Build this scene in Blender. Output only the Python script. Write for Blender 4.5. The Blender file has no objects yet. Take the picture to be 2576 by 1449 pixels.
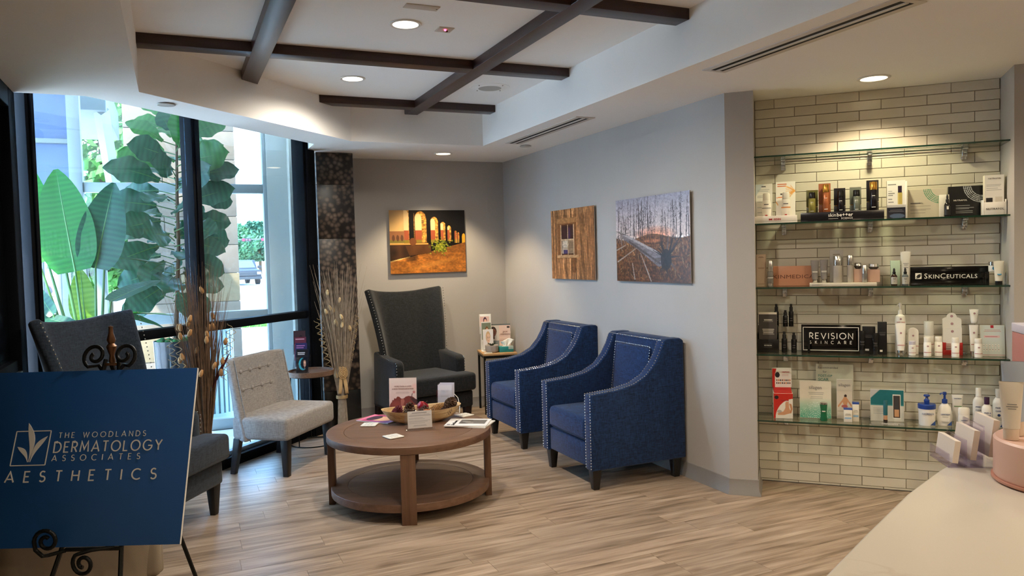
import bpy, bmesh, math, random
import numpy as np
from mathutils import Vector, Matrix
random.seed(7)
SC = bpy.context.scene
COL = SC.collection
PI = math.pi
Q = 2 ** -0.5
R_ = math.radians

# ---------------------------------------------------------------- camera
def make_camera():
    yaw, pitch, roll, f = R_(23.686), R_(2.388), R_(1.514), 1929.0
    fw = Vector((math.sin(yaw) * math.cos(pitch), math.cos(yaw) * math.cos(pitch), -math.sin(pitch)))
    r = Vector((math.cos(yaw), -math.sin(yaw), 0))
    u = r.cross(fw)
    r2 = r * math.cos(roll) - u * math.sin(roll)
    u2 = u * math.cos(roll) + r * math.sin(roll)
    cd = bpy.data.cameras.new('camera')
    cd.sensor_fit = 'HORIZONTAL'; cd.sensor_width = 36.0
    cd.lens = f / 2576 * 36.0
    cd.clip_start = 0.05; cd.clip_end = 600
    co = bpy.data.objects.new('camera', cd); COL.objects.link(co)
    m = Matrix((r2, u2, -fw)).transposed().to_4x4()
    m.translation = (0, 0, 1.55)
    co.matrix_world = m
    SC.camera = co
make_camera()

# ---------------------------------------------------------------- colour management
SC.view_settings.view_transform = 'Standard'
SC.view_settings.look = 'None'
SC.view_settings.gamma = 1.0
SC.view_settings.use_curve_mapping = False
SC.view_settings.exposure = 1.5
SC.cycles.max_bounces = 8
SC.cycles.diffuse_bounces = 6
SC.cycles.transparent_max_bounces = 24
SC.cycles.sample_clamp_indirect = 6.0
SC.cycles.caustics_reflective = False
SC.cycles.caustics_refractive = False

def lin(c):
    return c / 12.92 if c <= 0.04045 else ((c + 0.055) / 1.055) ** 2.4
def hexc(h):
    h = h.lstrip('#')
    return tuple(lin(int(h[i:i + 2], 16) / 255) for i in (0, 2, 4))

# ---------------------------------------------------------------- sky
def make_world():
    w = bpy.data.worlds.new('sky'); SC.world = w; w.use_nodes = True
    nt = w.node_tree; nt.nodes.clear()
    out = nt.nodes.new('ShaderNodeOutputWorld'); bg = nt.nodes.new('ShaderNodeBackground')
    tc = nt.nodes.new('ShaderNodeTexCoord')
    sep = nt.nodes.new('ShaderNodeSeparateXYZ'); nt.links.new(tc.outputs['Generated'], sep.inputs[0])
    grad = nt.nodes.new('ShaderNodeValToRGB')
    cr = grad.color_ramp
    cr.elements[0].position = 0.0; cr.elements[0].color = (0.40, 0.72, 1.05, 1)
    cr.elements[1].position = 0.75; cr.elements[1].color = (0.17, 0.48, 1.05, 1)
    e = cr.elements.new(0.22); e.color = (0.22, 0.62, 1.15, 1)
    nt.links.new(sep.outputs['Z'], grad.inputs[0])
    no = nt.nodes.new('ShaderNodeTexNoise'); no.inputs['Scale'].default_value = 3.2
    no.inputs['Detail'].default_value = 6; no.inputs['Roughness'].default_value = 0.6
    mp = nt.nodes.new('ShaderNodeMapping'); mp.inputs['Scale'].default_value = (1, 1, 3.0)
    nt.links.new(tc.outputs['Generated'], mp.inputs[0]); nt.links.new(mp.outputs[0], no.inputs['Vector'])
    rp = nt.nodes.new('ShaderNodeValToRGB')
    rp.color_ramp.elements[0].position = 0.44; rp.color_ramp.elements[1].position = 0.66
    nt.links.new(no.outputs['Fac'], rp.inputs[0])
    mx = nt.nodes.new('ShaderNodeMixRGB'); mx.inputs[2].default_value = (0.85, 0.98, 1.1, 1)
    nt.links.new(rp.outputs[0], mx.inputs[0]); nt.links.new(grad.outputs[0], mx.inputs[1])
    nt.links.new(mx.outputs[0], bg.inputs['Color'])
    bg.inputs['Strength'].default_value = 4.2
    nt.links.new(bg.outputs[0], out.inputs['Surface'])
make_world()

def make_sun():
    d = bpy.data.lights.new('sun', 'SUN'); d.energy = 8.0; d.angle = R_(1.0); d.color = (1.0, 0.93, 0.82)
    o = bpy.data.objects.new('sun', d); COL.objects.link(o)
    o.rotation_euler = (R_(38), 0, R_(-52)); o.location = (0, 20, 30)
make_sun()

# ---------------------------------------------------------------- materials
MATS = {}
def mat(name, col, rough=0.55, metal=0.0, var=0.0, vscale=8.0, bump=0.0, bscale=60.0, spec=0.5, emit=0.0, stretch=None, sheen=0.0, coat=0.0, alpha=None):
    if name in MATS: return MATS[name]
    m = bpy.data.materials.new(name); m.use_nodes = True
    nt = m.node_tree; b = nt.nodes['Principled BSDF']
    c = hexc(col) if isinstance(col, str) else col
    b.inputs['Base Color'].default_value = (*c, 1)
    b.inputs['Roughness'].default_value = rough
    b.inputs['Metallic'].default_value = metal
    b.inputs['Specular IOR Level'].default_value = spec
    if sheen: b.inputs['Sheen Weight'].default_value = sheen
    if coat:
        b.inputs['Coat Weight'].default_value = coat; b.inputs['Coat Roughness'].default_value = 0.08
    if emit:
        b.inputs['Emission Color'].default_value = (*c, 1); b.inputs['Emission Strength'].default_value = emit
    if var or bump:
        tc = nt.nodes.new('ShaderNodeTexCoord'); mp = nt.nodes.new('ShaderNodeMapping')
        nt.links.new(tc.outputs['Object'], mp.inputs[0])
        if stretch: mp.inputs['Scale'].default_value = stretch
    if var:
        n = nt.nodes.new('ShaderNodeTexNoise'); n.inputs['Scale'].default_value = vscale; n.inputs['Detail'].default_value = 5
        nt.links.new(mp.outputs[0], n.inputs['Vector'])
        r = nt.nodes.new('ShaderNodeValToRGB')
        r.color_ramp.elements[0].position = 0.3; r.color_ramp.elements[1].position = 0.7
        r.color_ramp.elements[0].color = (*[max(0, x * (1 - var)) for x in c], 1)
        r.color_ramp.elements[1].color = (*[min(1, x * (1 + var)) for x in c], 1)
        nt.links.new(n.outputs['Fac'], r.inputs[0]); nt.links.new(r.outputs[0], b.inputs['Base Color'])
    if bump:
        n2 = nt.nodes.new('ShaderNodeTexNoise'); n2.inputs['Scale'].default_value = bscale; n2.inputs['Detail'].default_value = 4
        nt.links.new(mp.outputs[0], n2.inputs['Vector'])
        bp = nt.nodes.new('ShaderNodeBump'); bp.inputs['Strength'].default_value = bump; bp.inputs['Distance'].default_value = 0.01
        nt.links.new(n2.outputs['Fac'], bp.inputs['Height']); nt.links.new(bp.outputs[0], b.inputs['Normal'])
    MATS[name] = m
    return m

def clear_mat(name, tint, refl=0.06, rough=0.02):
    """thin clear sheet: light passes straight through, a little mirror reflection"""
    if name in MATS: return MATS[name]
    m = bpy.data.materials.new(name); m.use_nodes = True
    nt = m.node_tree; nt.nodes.clear()
    out = nt.nodes.new('ShaderNodeOutputMaterial')
    tr = nt.nodes.new('ShaderNodeBsdfTransparent'); tr.inputs[0].default_value = (*tint, 1)
    gl = nt.nodes.new('ShaderNodeBsdfGlossy'); gl.inputs['Roughness'].default_value = rough
    gl.inputs[0].default_value = (1, 1, 1, 1)
    lw = nt.nodes.new('ShaderNodeLayerWeight'); lw.inputs['Blend'].default_value = 0.5
    pw = nt.nodes.new('ShaderNodeMath'); pw.operation = 'POWER'; pw.inputs[1].default_value = 4.0
    nt.links.new(lw.outputs['Facing'], pw.inputs[0])
    mu = nt.nodes.new('ShaderNodeMath'); mu.operation = 'MULTIPLY_ADD'; mu.inputs[1].default_value = 0.8 * (1 - refl); mu.inputs[2].default_value = refl
    mu.use_clamp = True
    nt.links.new(pw.outputs[0], mu.inputs[0])
    mx = nt.nodes.new('ShaderNodeMixShader')
    nt.links.new(mu.outputs[0], mx.inputs[0]); nt.links.new(tr.outputs[0], mx.inputs[1]); nt.links.new(gl.outputs[0], mx.inputs[2])
    nt.links.new(mx.outputs[0], out.inputs['Surface'])
    MATS[name] = m
    return m

def weave_mat(name, c1, c2, scale=220.0, rough=0.9, stretch=(1, 1, 1), sheen=0.15, bump=0.35):
    """woven upholstery: fine two-tone thread noise with relief"""
    if name in MATS: return MATS[name]
    m = bpy.data.materials.new(name); m.use_nodes = True
    nt = m.node_tree; b = nt.nodes['Principled BSDF']
    b.inputs['Roughness'].default_value = rough; b.inputs['Sheen Weight'].default_value = sheen
    b.inputs['Specular IOR Level'].default_value = 0.2
    tc = nt.nodes.new('ShaderNodeTexCoord')
    outs = []
    for st in ((stretch[0], stretch[1], stretch[2] * 0.12), (stretch[0] * 0.12, stretch[1] * 0.12, stretch[2])):
        mp = nt.nodes.new('ShaderNodeMapping'); mp.inputs['Scale'].default_value = st
        nt.links.new(tc.outputs['Object'], mp.inputs[0])
        n = nt.nodes.new('ShaderNodeTexNoise'); n.inputs['Scale'].default_value = scale; n.inputs['Detail'].default_value = 3
        nt.links.new(mp.outputs[0], n.inputs['Vector']); outs.append(n)
    ad = nt.nodes.new('ShaderNodeMath'); ad.operation = 'ADD'
    nt.links.new(outs[0].outputs['Fac'], ad.inputs[0]); nt.links.new(outs[1].outputs['Fac'], ad.inputs[1])
    r = nt.nodes.new('ShaderNodeValToRGB'); ml = nt.nodes.new('ShaderNodeMath'); ml.operation = 'MULTIPLY'; ml.inputs[1].default_value = 0.5
    nt.links.new(ad.outputs[0], ml.inputs[0]); nt.links.new(ml.outputs[0], r.inputs[0])
    r.color_ramp.elements[0].position = 0.36; r.color_ramp.elements[1].position = 0.64
    r.color_ramp.elements[0].color = (*hexc(c1), 1); r.color_ramp.elements[1].color = (*hexc(c2), 1)
    nt.links.new(r.outputs[0], b.inputs['Base Color'])
    bp = nt.nodes.new('ShaderNodeBump'); bp.inputs['Strength'].default_value = bump; bp.inputs['Distance'].default_value = 0.002
    nt.links.new(ml.outputs[0], bp.inputs['Height']); nt.links.new(bp.outputs[0], b.inputs['Normal'])
    MATS[name] = m
    return m

def wood_mat(name, c1, c2, c3, axis=0, scale=3.0, rough=0.5, obj_random=0.0, knots=False, bump=0.1, coat=0.0):
    """grain stretched along one local axis; every board takes its own offset and tone"""
    if name in MATS: return MATS[name]
    m = bpy.data.materials.new(name); m.use_nodes = True
    nt = m.node_tree; b = nt.nodes['Principled BSDF']; b.inputs['Roughness'].default_value = rough
    if coat: b.inputs['Coat Weight'].default_value = coat; b.inputs['Coat Roughness'].default_value = 0.2
    tc = nt.nodes.new('ShaderNodeTexCoord'); oi = nt.nodes.new('ShaderNodeObjectInfo')
    off = nt.nodes.new('ShaderNodeVectorMath'); off.operation = 'SCALE'; off.inputs[0].default_value = (37, 19, 11)
    nt.links.new(oi.outputs['Random'], off.inputs['Scale'])
    add = nt.nodes.new('ShaderNodeVectorMath'); add.operation = 'ADD'
    nt.links.new(tc.outputs['Object'], add.inputs[0]); nt.links.new(off.outputs[0], add.inputs[1])
    def noise(st, sc, det=6, rg=0.6, dist=0.0):
        mp = nt.nodes.new('ShaderNodeMapping'); mp.inputs['Scale'].default_value = st
        nt.links.new(add.outputs[0], mp.inputs[0])
        n = nt.nodes.new('ShaderNodeTexNoise'); n.inputs['Scale'].default_value = sc; n.inputs['Detail'].default_value = det
        n.inputs['Roughness'].default_value = rg; n.inputs['Distortion'].default_value = dist
        nt.links.new(mp.outputs[0], n.inputs['Vector']); return n
    st = [12.0, 12.0, 12.0]; st[axis] = 0.7
    g = noise(st, scale, 7, 0.62, 0.5)
    st2 = [4.0, 4.0, 4.0]; st2[axis] = 0.5
    g2 = noise(st2, scale * 1.3, 3, 0.5, 0.8)
    r = nt.nodes.new('ShaderNodeValToRGB')
    r.color_ramp.elements[0].position = 0.30; r.color_ramp.elements[0].color = (*hexc(c1), 1)
    r.color_ramp.elements[1].position = 0.72; r.color_ramp.elements[1].color = (*hexc(c3), 1)
    e = r.color_ramp.elements.new(0.50); e.color = (*hexc(c2), 1)
    mxf = nt.nodes.new('ShaderNodeMixRGB'); mxf.inputs[0].default_value = 0.42
    nt.links.new(g.outputs['Fac'], mxf.inputs[1]); nt.links.new(g2.outputs['Fac'], mxf.inputs[2])
    nt.links.new(mxf.outputs[0], r.inputs[0])
    last = r.outputs[0]
    if knots:
        st3 = [3.2, 3.2, 3.2]; st3[axis] = 1.1
        k = noise(st3, 1.6, 2, 0.5, 0.3)
        kr = nt.nodes.new('ShaderNodeValToRGB'); kr.color_ramp.elements[0].position = 0.66; kr.color_ramp.elements[1].position = 0.76
        nt.links.new(k.outputs['Fac'], kr.inputs[0])
        km = nt.nodes.new('ShaderNodeMixRGB'); km.blend_type = 'MULTIPLY'; km.inputs[2].default_value = (0.52, 0.46, 0.42, 1)
        nt.links.new(kr.outputs[0], km.inputs[0]); nt.links.new(last, km.inputs[1]); last = km.outputs[0]
    if obj_random:
        mr = nt.nodes.new('ShaderNodeMapRange'); mr.inputs['To Min'].default_value = 1 - obj_random; mr.inputs['To Max'].default_value = 1 + obj_random
        nt.links.new(oi.outputs['Random'], mr.inputs['Value'])
        sc_ = nt.nodes.new('ShaderNodeVectorMath'); sc_.operation = 'SCALE'
        nt.links.new(last, sc_.inputs[0]); nt.links.new(mr.outputs[0], sc_.inputs['Scale']); last = sc_.outputs[0]
    nt.links.new(last, b.inputs['Base Color'])
    if bump:
        bp = nt.nodes.new('ShaderNodeBump'); bp.inputs['Strength'].default_value = bump; bp.inputs['Distance'].default_value = 0.004
        nt.links.new(g.outputs['Fac'], bp.inputs['Height']); nt.links.new(bp.outputs[0], b.inputs['Normal'])
    MATS[name] = m
    return m

def print_mat():
    if 'print' in MATS: return MATS['print']
    m = bpy.data.materials.new('print'); m.use_nodes = True
    nt = m.node_tree; b = nt.nodes['Principled BSDF']; b.inputs['Roughness'].default_value = 0.35
    a = nt.nodes.new('ShaderNodeVertexColor'); a.layer_name = 'ink'
    nt.links.new(a.outputs['Color'], b.inputs['Base Color'])
    MATS['print'] = m
    return m

# ---------------------------------------------------------------- mesh helpers
class MB:
    """collects shapes; build() links them as ONE mesh object"""
    def __init__(s): s.v = []; s.f = []; s.mi = []; s.cur = 0
    def add(s, vs, fs, mtx=None):
        o = len(s.v)
        if mtx is not None: vs = [mtx @ Vector(p) for p in vs]
        s.v += [tuple(p) for p in vs]; s.f += [tuple(i + o for i in f) for f in fs]; s.mi += [s.cur] * len(fs)
        return s
    def box(s, a, b, mtx=None):
        x0, y0, z0 = a; x1, y1, z1 = b
        vs = [(x0, y0, z0), (x1, y0, z0), (x1, y1, z0), (x0, y1, z0), (x0, y0, z1), (x1, y0, z1), (x1, y1, z1), (x0, y1, z1)]
        return s.add(vs, [(0, 3, 2, 1), (4, 5, 6, 7), (0, 1, 5, 4), (1, 2, 6, 5), (2, 3, 7, 6), (3, 0, 4, 7)], mtx)
    def taper(s, a, b, k, mtx=None, shift=(0, 0)):
        """box from a to b whose bottom is scaled by k about its centre"""
        x0, y0, z0 = a; x1, y1, z1 = b; cx, cy = (x0 + x1) / 2, (y0 + y1) / 2
        B = [(cx + (x - cx) * k + shift[0], cy + (y - cy) * k + shift[1], z0) for x, y in ((x0, y0), (x1, y0), (x1, y1), (x0, y1))]
        T = [(x0, y0, z1), (x1, y0, z1), (x1, y1, z1), (x0, y1, z1)]
        return s.add(B + T, [(0, 3, 2, 1), (4, 5, 6, 7), (0, 1, 5, 4), (1, 2, 6, 5), (2, 3, 7, 6), (3, 0, 4, 7)], mtx)
    def prism(s, poly, z0, z1, mtx=None, axis='z'):
        n = len(poly)
        if axis == 'z': A = [(x, y, z0) for x, y in poly]; B = [(x, y, z1) for x, y in poly]
        elif axis == 'x': A = [(z0, x, y) for x, y in poly]; B = [(z1, x, y) for x, y in poly]
        else: A = [(x, z0, y) for x, y in poly]; B = [(x, z1, y) for x, y in poly]
        fs = [tuple(range(n))[::-1], tuple(range(n, 2 * n))] + [(i, (i + 1) % n, n + (i + 1) % n, n + i) for i in range(n)]
        return s.add(A + B, fs, mtx)
    def lathe(s, prof, n=24, mtx=None, cap=True, sx=1.0, sy=1.0):
        vs = []; fs = []
        for r, z in prof:
            for k in range(n):
                a = 2 * PI * k / n; vs.append((r * math.cos(a) * sx, r * math.sin(a) * sy, z))
        m = len(prof)
        for i in range(m - 1):
            for k in range(n):
                k2 = (k + 1) % n; fs.append((i * n + k, i * n + k2, (i + 1) * n + k2, (i + 1) * n + k))
        if cap:
            fs.append(tuple(range(n))[::-1]); fs.append(tuple((m - 1) * n + k for k in range(n)))
        return s.add(vs, fs, mtx)
    def cyl(s, p0, p1, r0, r1=None, n=12):
        return s.tube([p0, p1], [r0, r0 if r1 is None else r1], n)
    def tube(s, pts, rad, n=8, cap=True):
        pts = [Vector(p) for p in pts]; m = len(pts)
        if not isinstance(rad, (list, tuple)): rad = [rad] * m
        vs = []; fs = []; up = None
        for i in range(m):
            t = (pts[min(i + 1, m - 1)] - pts[max(i - 1, 0)])
            if t.length < 1e-9: t = Vector((0, 0, 1))
            t.normalize()
            if up is None: up = Vector((0, 0, 1)) if abs(t.z) < 0.9 else Vector((1, 0, 0))
            a = t.cross(up)
            if a.length < 1e-6: a = t.cross(Vector((0.3, 1, 0.2)))
            a.normalize(); b = a.cross(t).normalized(); up = b
            for k in range(n):
                an = 2 * PI * k / n
                vs.append(pts[i] + (a * math.cos(an) + b * math.sin(an)) * rad[i])
        for i in range(m - 1):
            for k in range(n):
                k2 = (k + 1) % n; fs.append((i * n + k2, i * n + k, (i + 1) * n + k, (i + 1) * n + k2))
        if cap: fs.append(tuple(range(n))); fs.append(tuple((m - 1) * n + k for k in range(n))[::-1])
        return s.add(vs, fs)
    def grid(s, fn, nu, nv, mtx=None):
        vs = [fn(i / nu, j / nv) for j in range(nv + 1) for i in range(nu + 1)]
        fs = [(j * (nu + 1) + i, j * (nu + 1) + i + 1, (j + 1) * (nu + 1) + i + 1, (j + 1) * (nu + 1) + i) for j in range(nv) for i in range(nu)]
        return s.add(vs, fs, mtx)
    def ball(s, c, r, n=8, m=5, sc=(1, 1, 1)):
        prof = [(math.sin(PI * j / m), -math.cos(PI * j / m)) for j in range(m + 1)]
        prof[0] = (0.02, -1); prof[-1] = (0.02, 1)
        return s.lathe([(a * r, b * r) for a, b in prof], n, Matrix.Translation(c) @ Matrix.Diagonal((*sc, 1)))
    def mesh(s, name, mats):
        me = bpy.data.meshes.new(name); me.from_pydata(s.v, [], s.f)
        for m in (mats if isinstance(mats, (list, tuple)) else [mats]): me.materials.append(m)
        if any(s.mi): me.polygons.foreach_set('material_index', s.mi)
        me.update(); return me
    def build(s, name, mats, parent=None, bevel=0.0, seg=2, smooth=False, sub=0, solid=0.0, angle=35):
        o = bpy.data.objects.new(name, s.mesh(name, mats)); COL.objects.link(o)
        finish(o, parent, bevel, seg, smooth, sub, solid, angle)
        return o

def finish(o, parent=None, bevel=0.0, seg=2, smooth=False, sub=0, solid=0.0, angle=35):
    if parent is not None: o.parent = parent
    if solid:
        md = o.modifiers.new('thickness', 'SOLIDIFY'); md.thickness = solid; md.offset = 0
    if bevel:
        md = o.modifiers.new('edge', 'BEVEL'); md.width = bevel; md.segments = seg; md.limit_method = 'ANGLE'; md.angle_limit = R_(angle)
        md.harden_normals = False
    if sub:
        md = o.modifiers.new('smooth', 'SUBSURF'); md.levels = sub; md.render_levels = sub
    if smooth or bevel or sub:
        me = o.data
        me.polygons.foreach_set('use_smooth', [True] * len(me.polygons))
        if not sub:
            me.set_sharp_from_angle(angle=R_(40)) if not bevel else None

def fix_normals(o):
    bm = bmesh.new(); bm.from_mesh(o.data); bmesh.ops.recalc_face_normals(bm, faces=bm.faces); bm.to_mesh(o.data); bm.free()

def tag(o, label, cat, group=None, kind=None):
    o['label'] = label; o['category'] = cat
    if group: o['group'] = group
    if kind: o['kind'] = kind
    return o
def thing(name, label, cat, loc=(0, 0, 0), rz=0.0, group=None):
    o = bpy.data.objects.new(name, None); COL.objects.link(o)
    o.empty_display_size = 0.1
    o.location = loc; o.rotation_euler = (0, 0, rz)
    return tag(o, label, cat, group)
def struct(o, label, cat='structure'):
    return tag(o, label, cat, kind='structure')
def copy_tree(o, parent=None):
    c = o.copy(); COL.objects.link(c); c.parent = parent
    for ch in [k for k in COL.objects if k.parent == o]: copy_tree(ch, c)
    return c
def rotm(loc=(0, 0, 0), rx=0, ry=0, rz=0):
    return Matrix.Translation(loc) @ Matrix.Rotation(rz, 4, 'Z') @ Matrix.Rotation(ry, 4, 'Y') @ Matrix.Rotation(rx, 4, 'X')

# ---------------------------------------------------------------- lettering
FONT = {}
def text_mesh(txt, size, depth=0.0006, align='CENTER', spacing=1.0, bold=0.0):
    key = (txt, size, depth, align, spacing, bold)
    if key in FONT: return FONT[key]
    cu = bpy.data.curves.new('lettering', 'FONT'); cu.body = txt; cu.size = size
    cu.align_x = align; cu.extrude = depth; cu.space_character = spacing; cu.resolution_u = 2; cu.offset = bold * size
    ob = bpy.data.objects.new('lettering', cu); COL.objects.link(ob)
    dg = bpy.context.evaluated_depsgraph_get()
    me = bpy.data.meshes.new_from_object(ob.evaluated_get(dg))
    COL.objects.unlink(ob); bpy.data.objects.remove(ob); bpy.data.curves.remove(cu)
    me.materials.clear(); me.name = 'lettering'
    FONT[key] = me
    return me
def text(parent, txt, size, loc, m, rx=PI / 2, rz=0.0, align='CENTER', spacing=1.0, bold=0.0, name='lettering', width=None, ry=0.0):
    """lettering standing on a front (local -Y) face of its parent"""
    me = text_mesh(txt, size, align=align, spacing=spacing, bold=bold).copy()
    me.materials.append(m)
    o = bpy.data.objects.new(name, me); COL.objects.link(o); o.parent = parent
    o.location = loc; o.rotation_euler = (rx, ry, rz)
    if width:
        xs = [v.co.x for v in me.vertices]; w = max(xs) - min(xs)
        if w > 0: o.scale = (width / w, 1, 1)
    return o
# single-stroke capitals on a unit-high body: polylines per letter, advance width
def arc(cx, cy, rx, ry, a0, a1, n=14):
    return [(cx + rx * math.cos(R_(a0 + (a1 - a0) * k / n)), cy + ry * math.sin(R_(a0 + (a1 - a0) * k / n))) for k in range(n + 1)]
STROKE = {
 'A': ([[(0, 0), (.42, 1), (.84, 0)], [(.13, .3), (.71, .3)]], .84), 'D': ([[(0, 0), (0, 1), (.3, 1)] + arc(.3, .5, .46, .5, 90, -90) + [(0, 0)]], .76),
 'E': ([[(.5, 1), (0, 1), (0, 0), (.5, 0)], [(0, .52), (.42, .52)]], .5), 'H': ([[(0, 0), (0, 1)], [(.66, 0), (.66, 1)], [(0, .52), (.66, .52)]], .66),
 'I': ([[(0, 0), (0, 1)]], .02), 'L': ([[(0, 1), (0, 0), (.46, 0)]], .46), 'M': ([[(0, 0), (.1, 1), (.46, .25), (.82, 1), (.92, 0)]], .92),
 'N': ([[(0, 0), (0, 1), (.68, 0), (.68, 1)]], .68), 'O': ([arc(.5, .5, .5, .5, 90, 450, 28)], 1.0),
 'R': ([[(0, 0), (0, 1), (.26, 1)] + arc(.26, .73, .28, .27, 90, -90) + [(0, .46)], [(.26, .46), (.56, 0)]], .56),
 'S': ([arc(.26, .75, .24, .25, 40, 270, 12) + arc(.26, .26, .26, .26, 90, -150, 12)], .52), 'T': ([[(0, 1), (.6, 1)], [(.3, 1), (.3, 0)]], .6),
 'W': ([[(0, 1), (.28, 0), (.56, .92), (.84, 0), (1.12, 1)]], 1.12), 'Y': ([[(0, 1), (.36, .45), (.72, 1)], [(.36, .45), (.36, 0)]], .72),
 'C': ([arc(.5, .5, .5, .5, 50, 310, 22)], .84), 'G': ([arc(.5, .5, .5, .5, 45, 340, 22) + [(.97, .46), (.56, .46)]], .98),
 'K': ([[(0, 0), (0, 1)], [(.56, 1), (0, .45)], [(.18, .6), (.6, 0)]], .6), 'V': ([[(0, 1), (.4, 0), (.8, 1)]], .8),
 ' ': ([], .45)}
def ribbon(mb, pts, w, y0, y1, mtx):
    """flat stroke of width w along 2-D points, extruded in local y"""
    P = [Vector((p[0], p[1])) for p in pts]; n = len(P); L = []; Rr = []
    closed = (P[0] - P[-1]).length < 1e-6
    for i in range(n):
        if closed: a, b = P[(i - 1) % (n - 1)], P[(i + 1) % (n - 1)]; pr, nx = P[i] - a, b - P[i]
        else: pr = P[i] - P[i - 1] if i else P[1] - P[0]; nx = P[i + 1] - P[i] if i < n - 1 else P[i] - P[i - 1]
        pr = pr.normalized(); nx = nx.normalized(); t = pr + nx
        if t.length < 1e-6: t = nx.copy()
        t.normalize(); nrm = Vector((-t.y, t.x)); k = min(2.2, 1 / max(0.3, nrm.dot(Vector((-nx.y, nx.x)))))
        L.append(P[i] + nrm * w / 2 * k); Rr.append(P[i] - nrm * w / 2 * k)
    vs = []
    for i in range(n): vs += [(L[i].x, y0, L[i].y), (Rr[i].x, y0, Rr[i].y), (L[i].x, y1, L[i].y), (Rr[i].x, y1, Rr[i].y)]
    fs = []
    for i in range(n - 1):
        a, b = 4 * i, 4 * i + 4
        fs += [(a, b, b + 1, a + 1), (a, a + 2, b + 2, b), (a + 1, b + 1, b + 3, a + 3), (a + 2, a + 3, b + 3, b + 2)]
    mb.add(vs, fs, mtx)
def stroke_text(parent, txt, h, x0, x1, z, m, w=0.11, y=-0.002, name='lettering', split=False, sx=1.0):
    """capitals drawn with one stroke width, spread so that the line fills x0..x1"""
    adv = [STROKE[c][1] * sx for c in txt]; tot = sum(adv) * h; gap = (x1 - x0 - tot) / max(1, len(txt) - 1)
    mb = MB(); x = x0
    for c, a in zip(txt, adv):
        if split: mb = MB()
        for pl in STROKE[c][0]: ribbon(mb, [(x + px * h * sx, z + py * h) for px, py in pl], w * h, y - 0.0006, y + 0.0006, None)
        if split and mb.v: mb.build('letter', m, parent)
        x += a * h + gap
    return None if split else mb.build(name, m, parent)

# ---------------------------------------------------------------- printed pictures (ink colour per point of a fine sheet)
class Cv:
    def __init__(s, nx, ny, col=(255, 255, 255)):
        s.nx, s.ny = nx, ny; s.a = np.zeros((ny, nx, 3)); s.a[:] = np.array(col) / 255
        s.X, s.Y = np.meshgrid((np.arange(nx) + .5) / nx, (np.arange(ny) + .5) / ny)   # Y runs downwards
        s.rng = np.random.default_rng(nx * 7 + ny)
    def put(s, mask, col, k=1.0):
        m = np.clip(mask, 0, 1)[..., None] * k; s.a = s.a * (1 - m) + np.array(col) / 255 * m; return s
    def rect(s, x0, y0, x1, y1, col, k=1.0): return s.put(((s.X >= x0) & (s.X <= x1) & (s.Y >= y0) & (s.Y <= y1)).astype(float), col, k)
    def ell(s, cx, cy, rx, ry, col, k=1.0, rot=0.0, soft=0.0):
        c, n = math.cos(rot), math.sin(rot); dx, dy = s.X - cx, s.Y - cy
        d = ((dx * c + dy * n) / rx) ** 2 + ((-dx * n + dy * c) / ry) ** 2
        return s.put((d <= 1).astype(float) if not soft else np.clip((1 - d) / soft, 0, 1), col, k)
    def poly(s, pts, col, k=1.0):
        ins = np.zeros(s.X.shape, bool); n = len(pts)
        for i in range(n):
            x0, y0 = pts[i]; x1, y1 = pts[(i + 1) % n]
            if y0 == y1: continue
            c = ((y0 > s.Y) != (y1 > s.Y)) & (s.X < (x1 - x0) * (s.Y - y0) / (y1 - y0) + x0); ins ^= c
        return s.put(ins.astype(float), col, k)
    def line(s, x0, y0, x1, y1, w, col, k=1.0, w1=None):
        dx, dy = x1 - x0, y1 - y0; L = dx * dx + dy * dy + 1e-12
        t = np.clip(((s.X - x0) * dx + (s.Y - y0) * dy) / L, 0, 1)
        d = np.hypot(s.X - x0 - t * dx, s.Y - y0 - t * dy); ww = w + ((w if w1 is None else w1) - w) * t
        return s.put((d <= ww).astype(float), col, k)
    def grad(s, c0, c1, y0=0, y1=1, mask=None):
        t = np.clip((s.Y - y0) / (y1 - y0), 0, 1)[..., None]; g = (np.array(c0) * (1 - t) + np.array(c1) * t) / 255
        m = np.ones(s.X.shape) if mask is None else mask; s.a = s.a * (1 - m[..., None]) + g * m[..., None]; return s
    def noise(s, fx, fy, amp, mask=None):
        gx, gy = max(2, int(fx)), max(2, int(fy)); g = s.rng.random((gy + 2, gx + 2))
        u, v = s.X * gx, s.Y * gy; i, j = u.astype(int), v.astype(int); a, b = u - i, v - j
        n = (g[j, i] * (1 - a) + g[j, i + 1] * a) * (1 - b) + (g[j + 1, i] * (1 - a) + g[j + 1, i + 1] * a) * b
        m = 1.0 if mask is None else mask; s.a = np.clip(s.a * (1 + ((n - .5) * 2 * amp * m)[..., None]), 0, 1); return s
    def lines(s, x0, x1, ys, h, col, k=1.0, rag=0.25, centre=False):
        for y in ys:
            d = s.rng.random() * rag * (x1 - x0); a, b = (x0 + d / 2, x1 - d / 2) if centre else (x0, x1 - d)
            s.rect(a, y, b, y + h, col, k)
        return s
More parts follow.
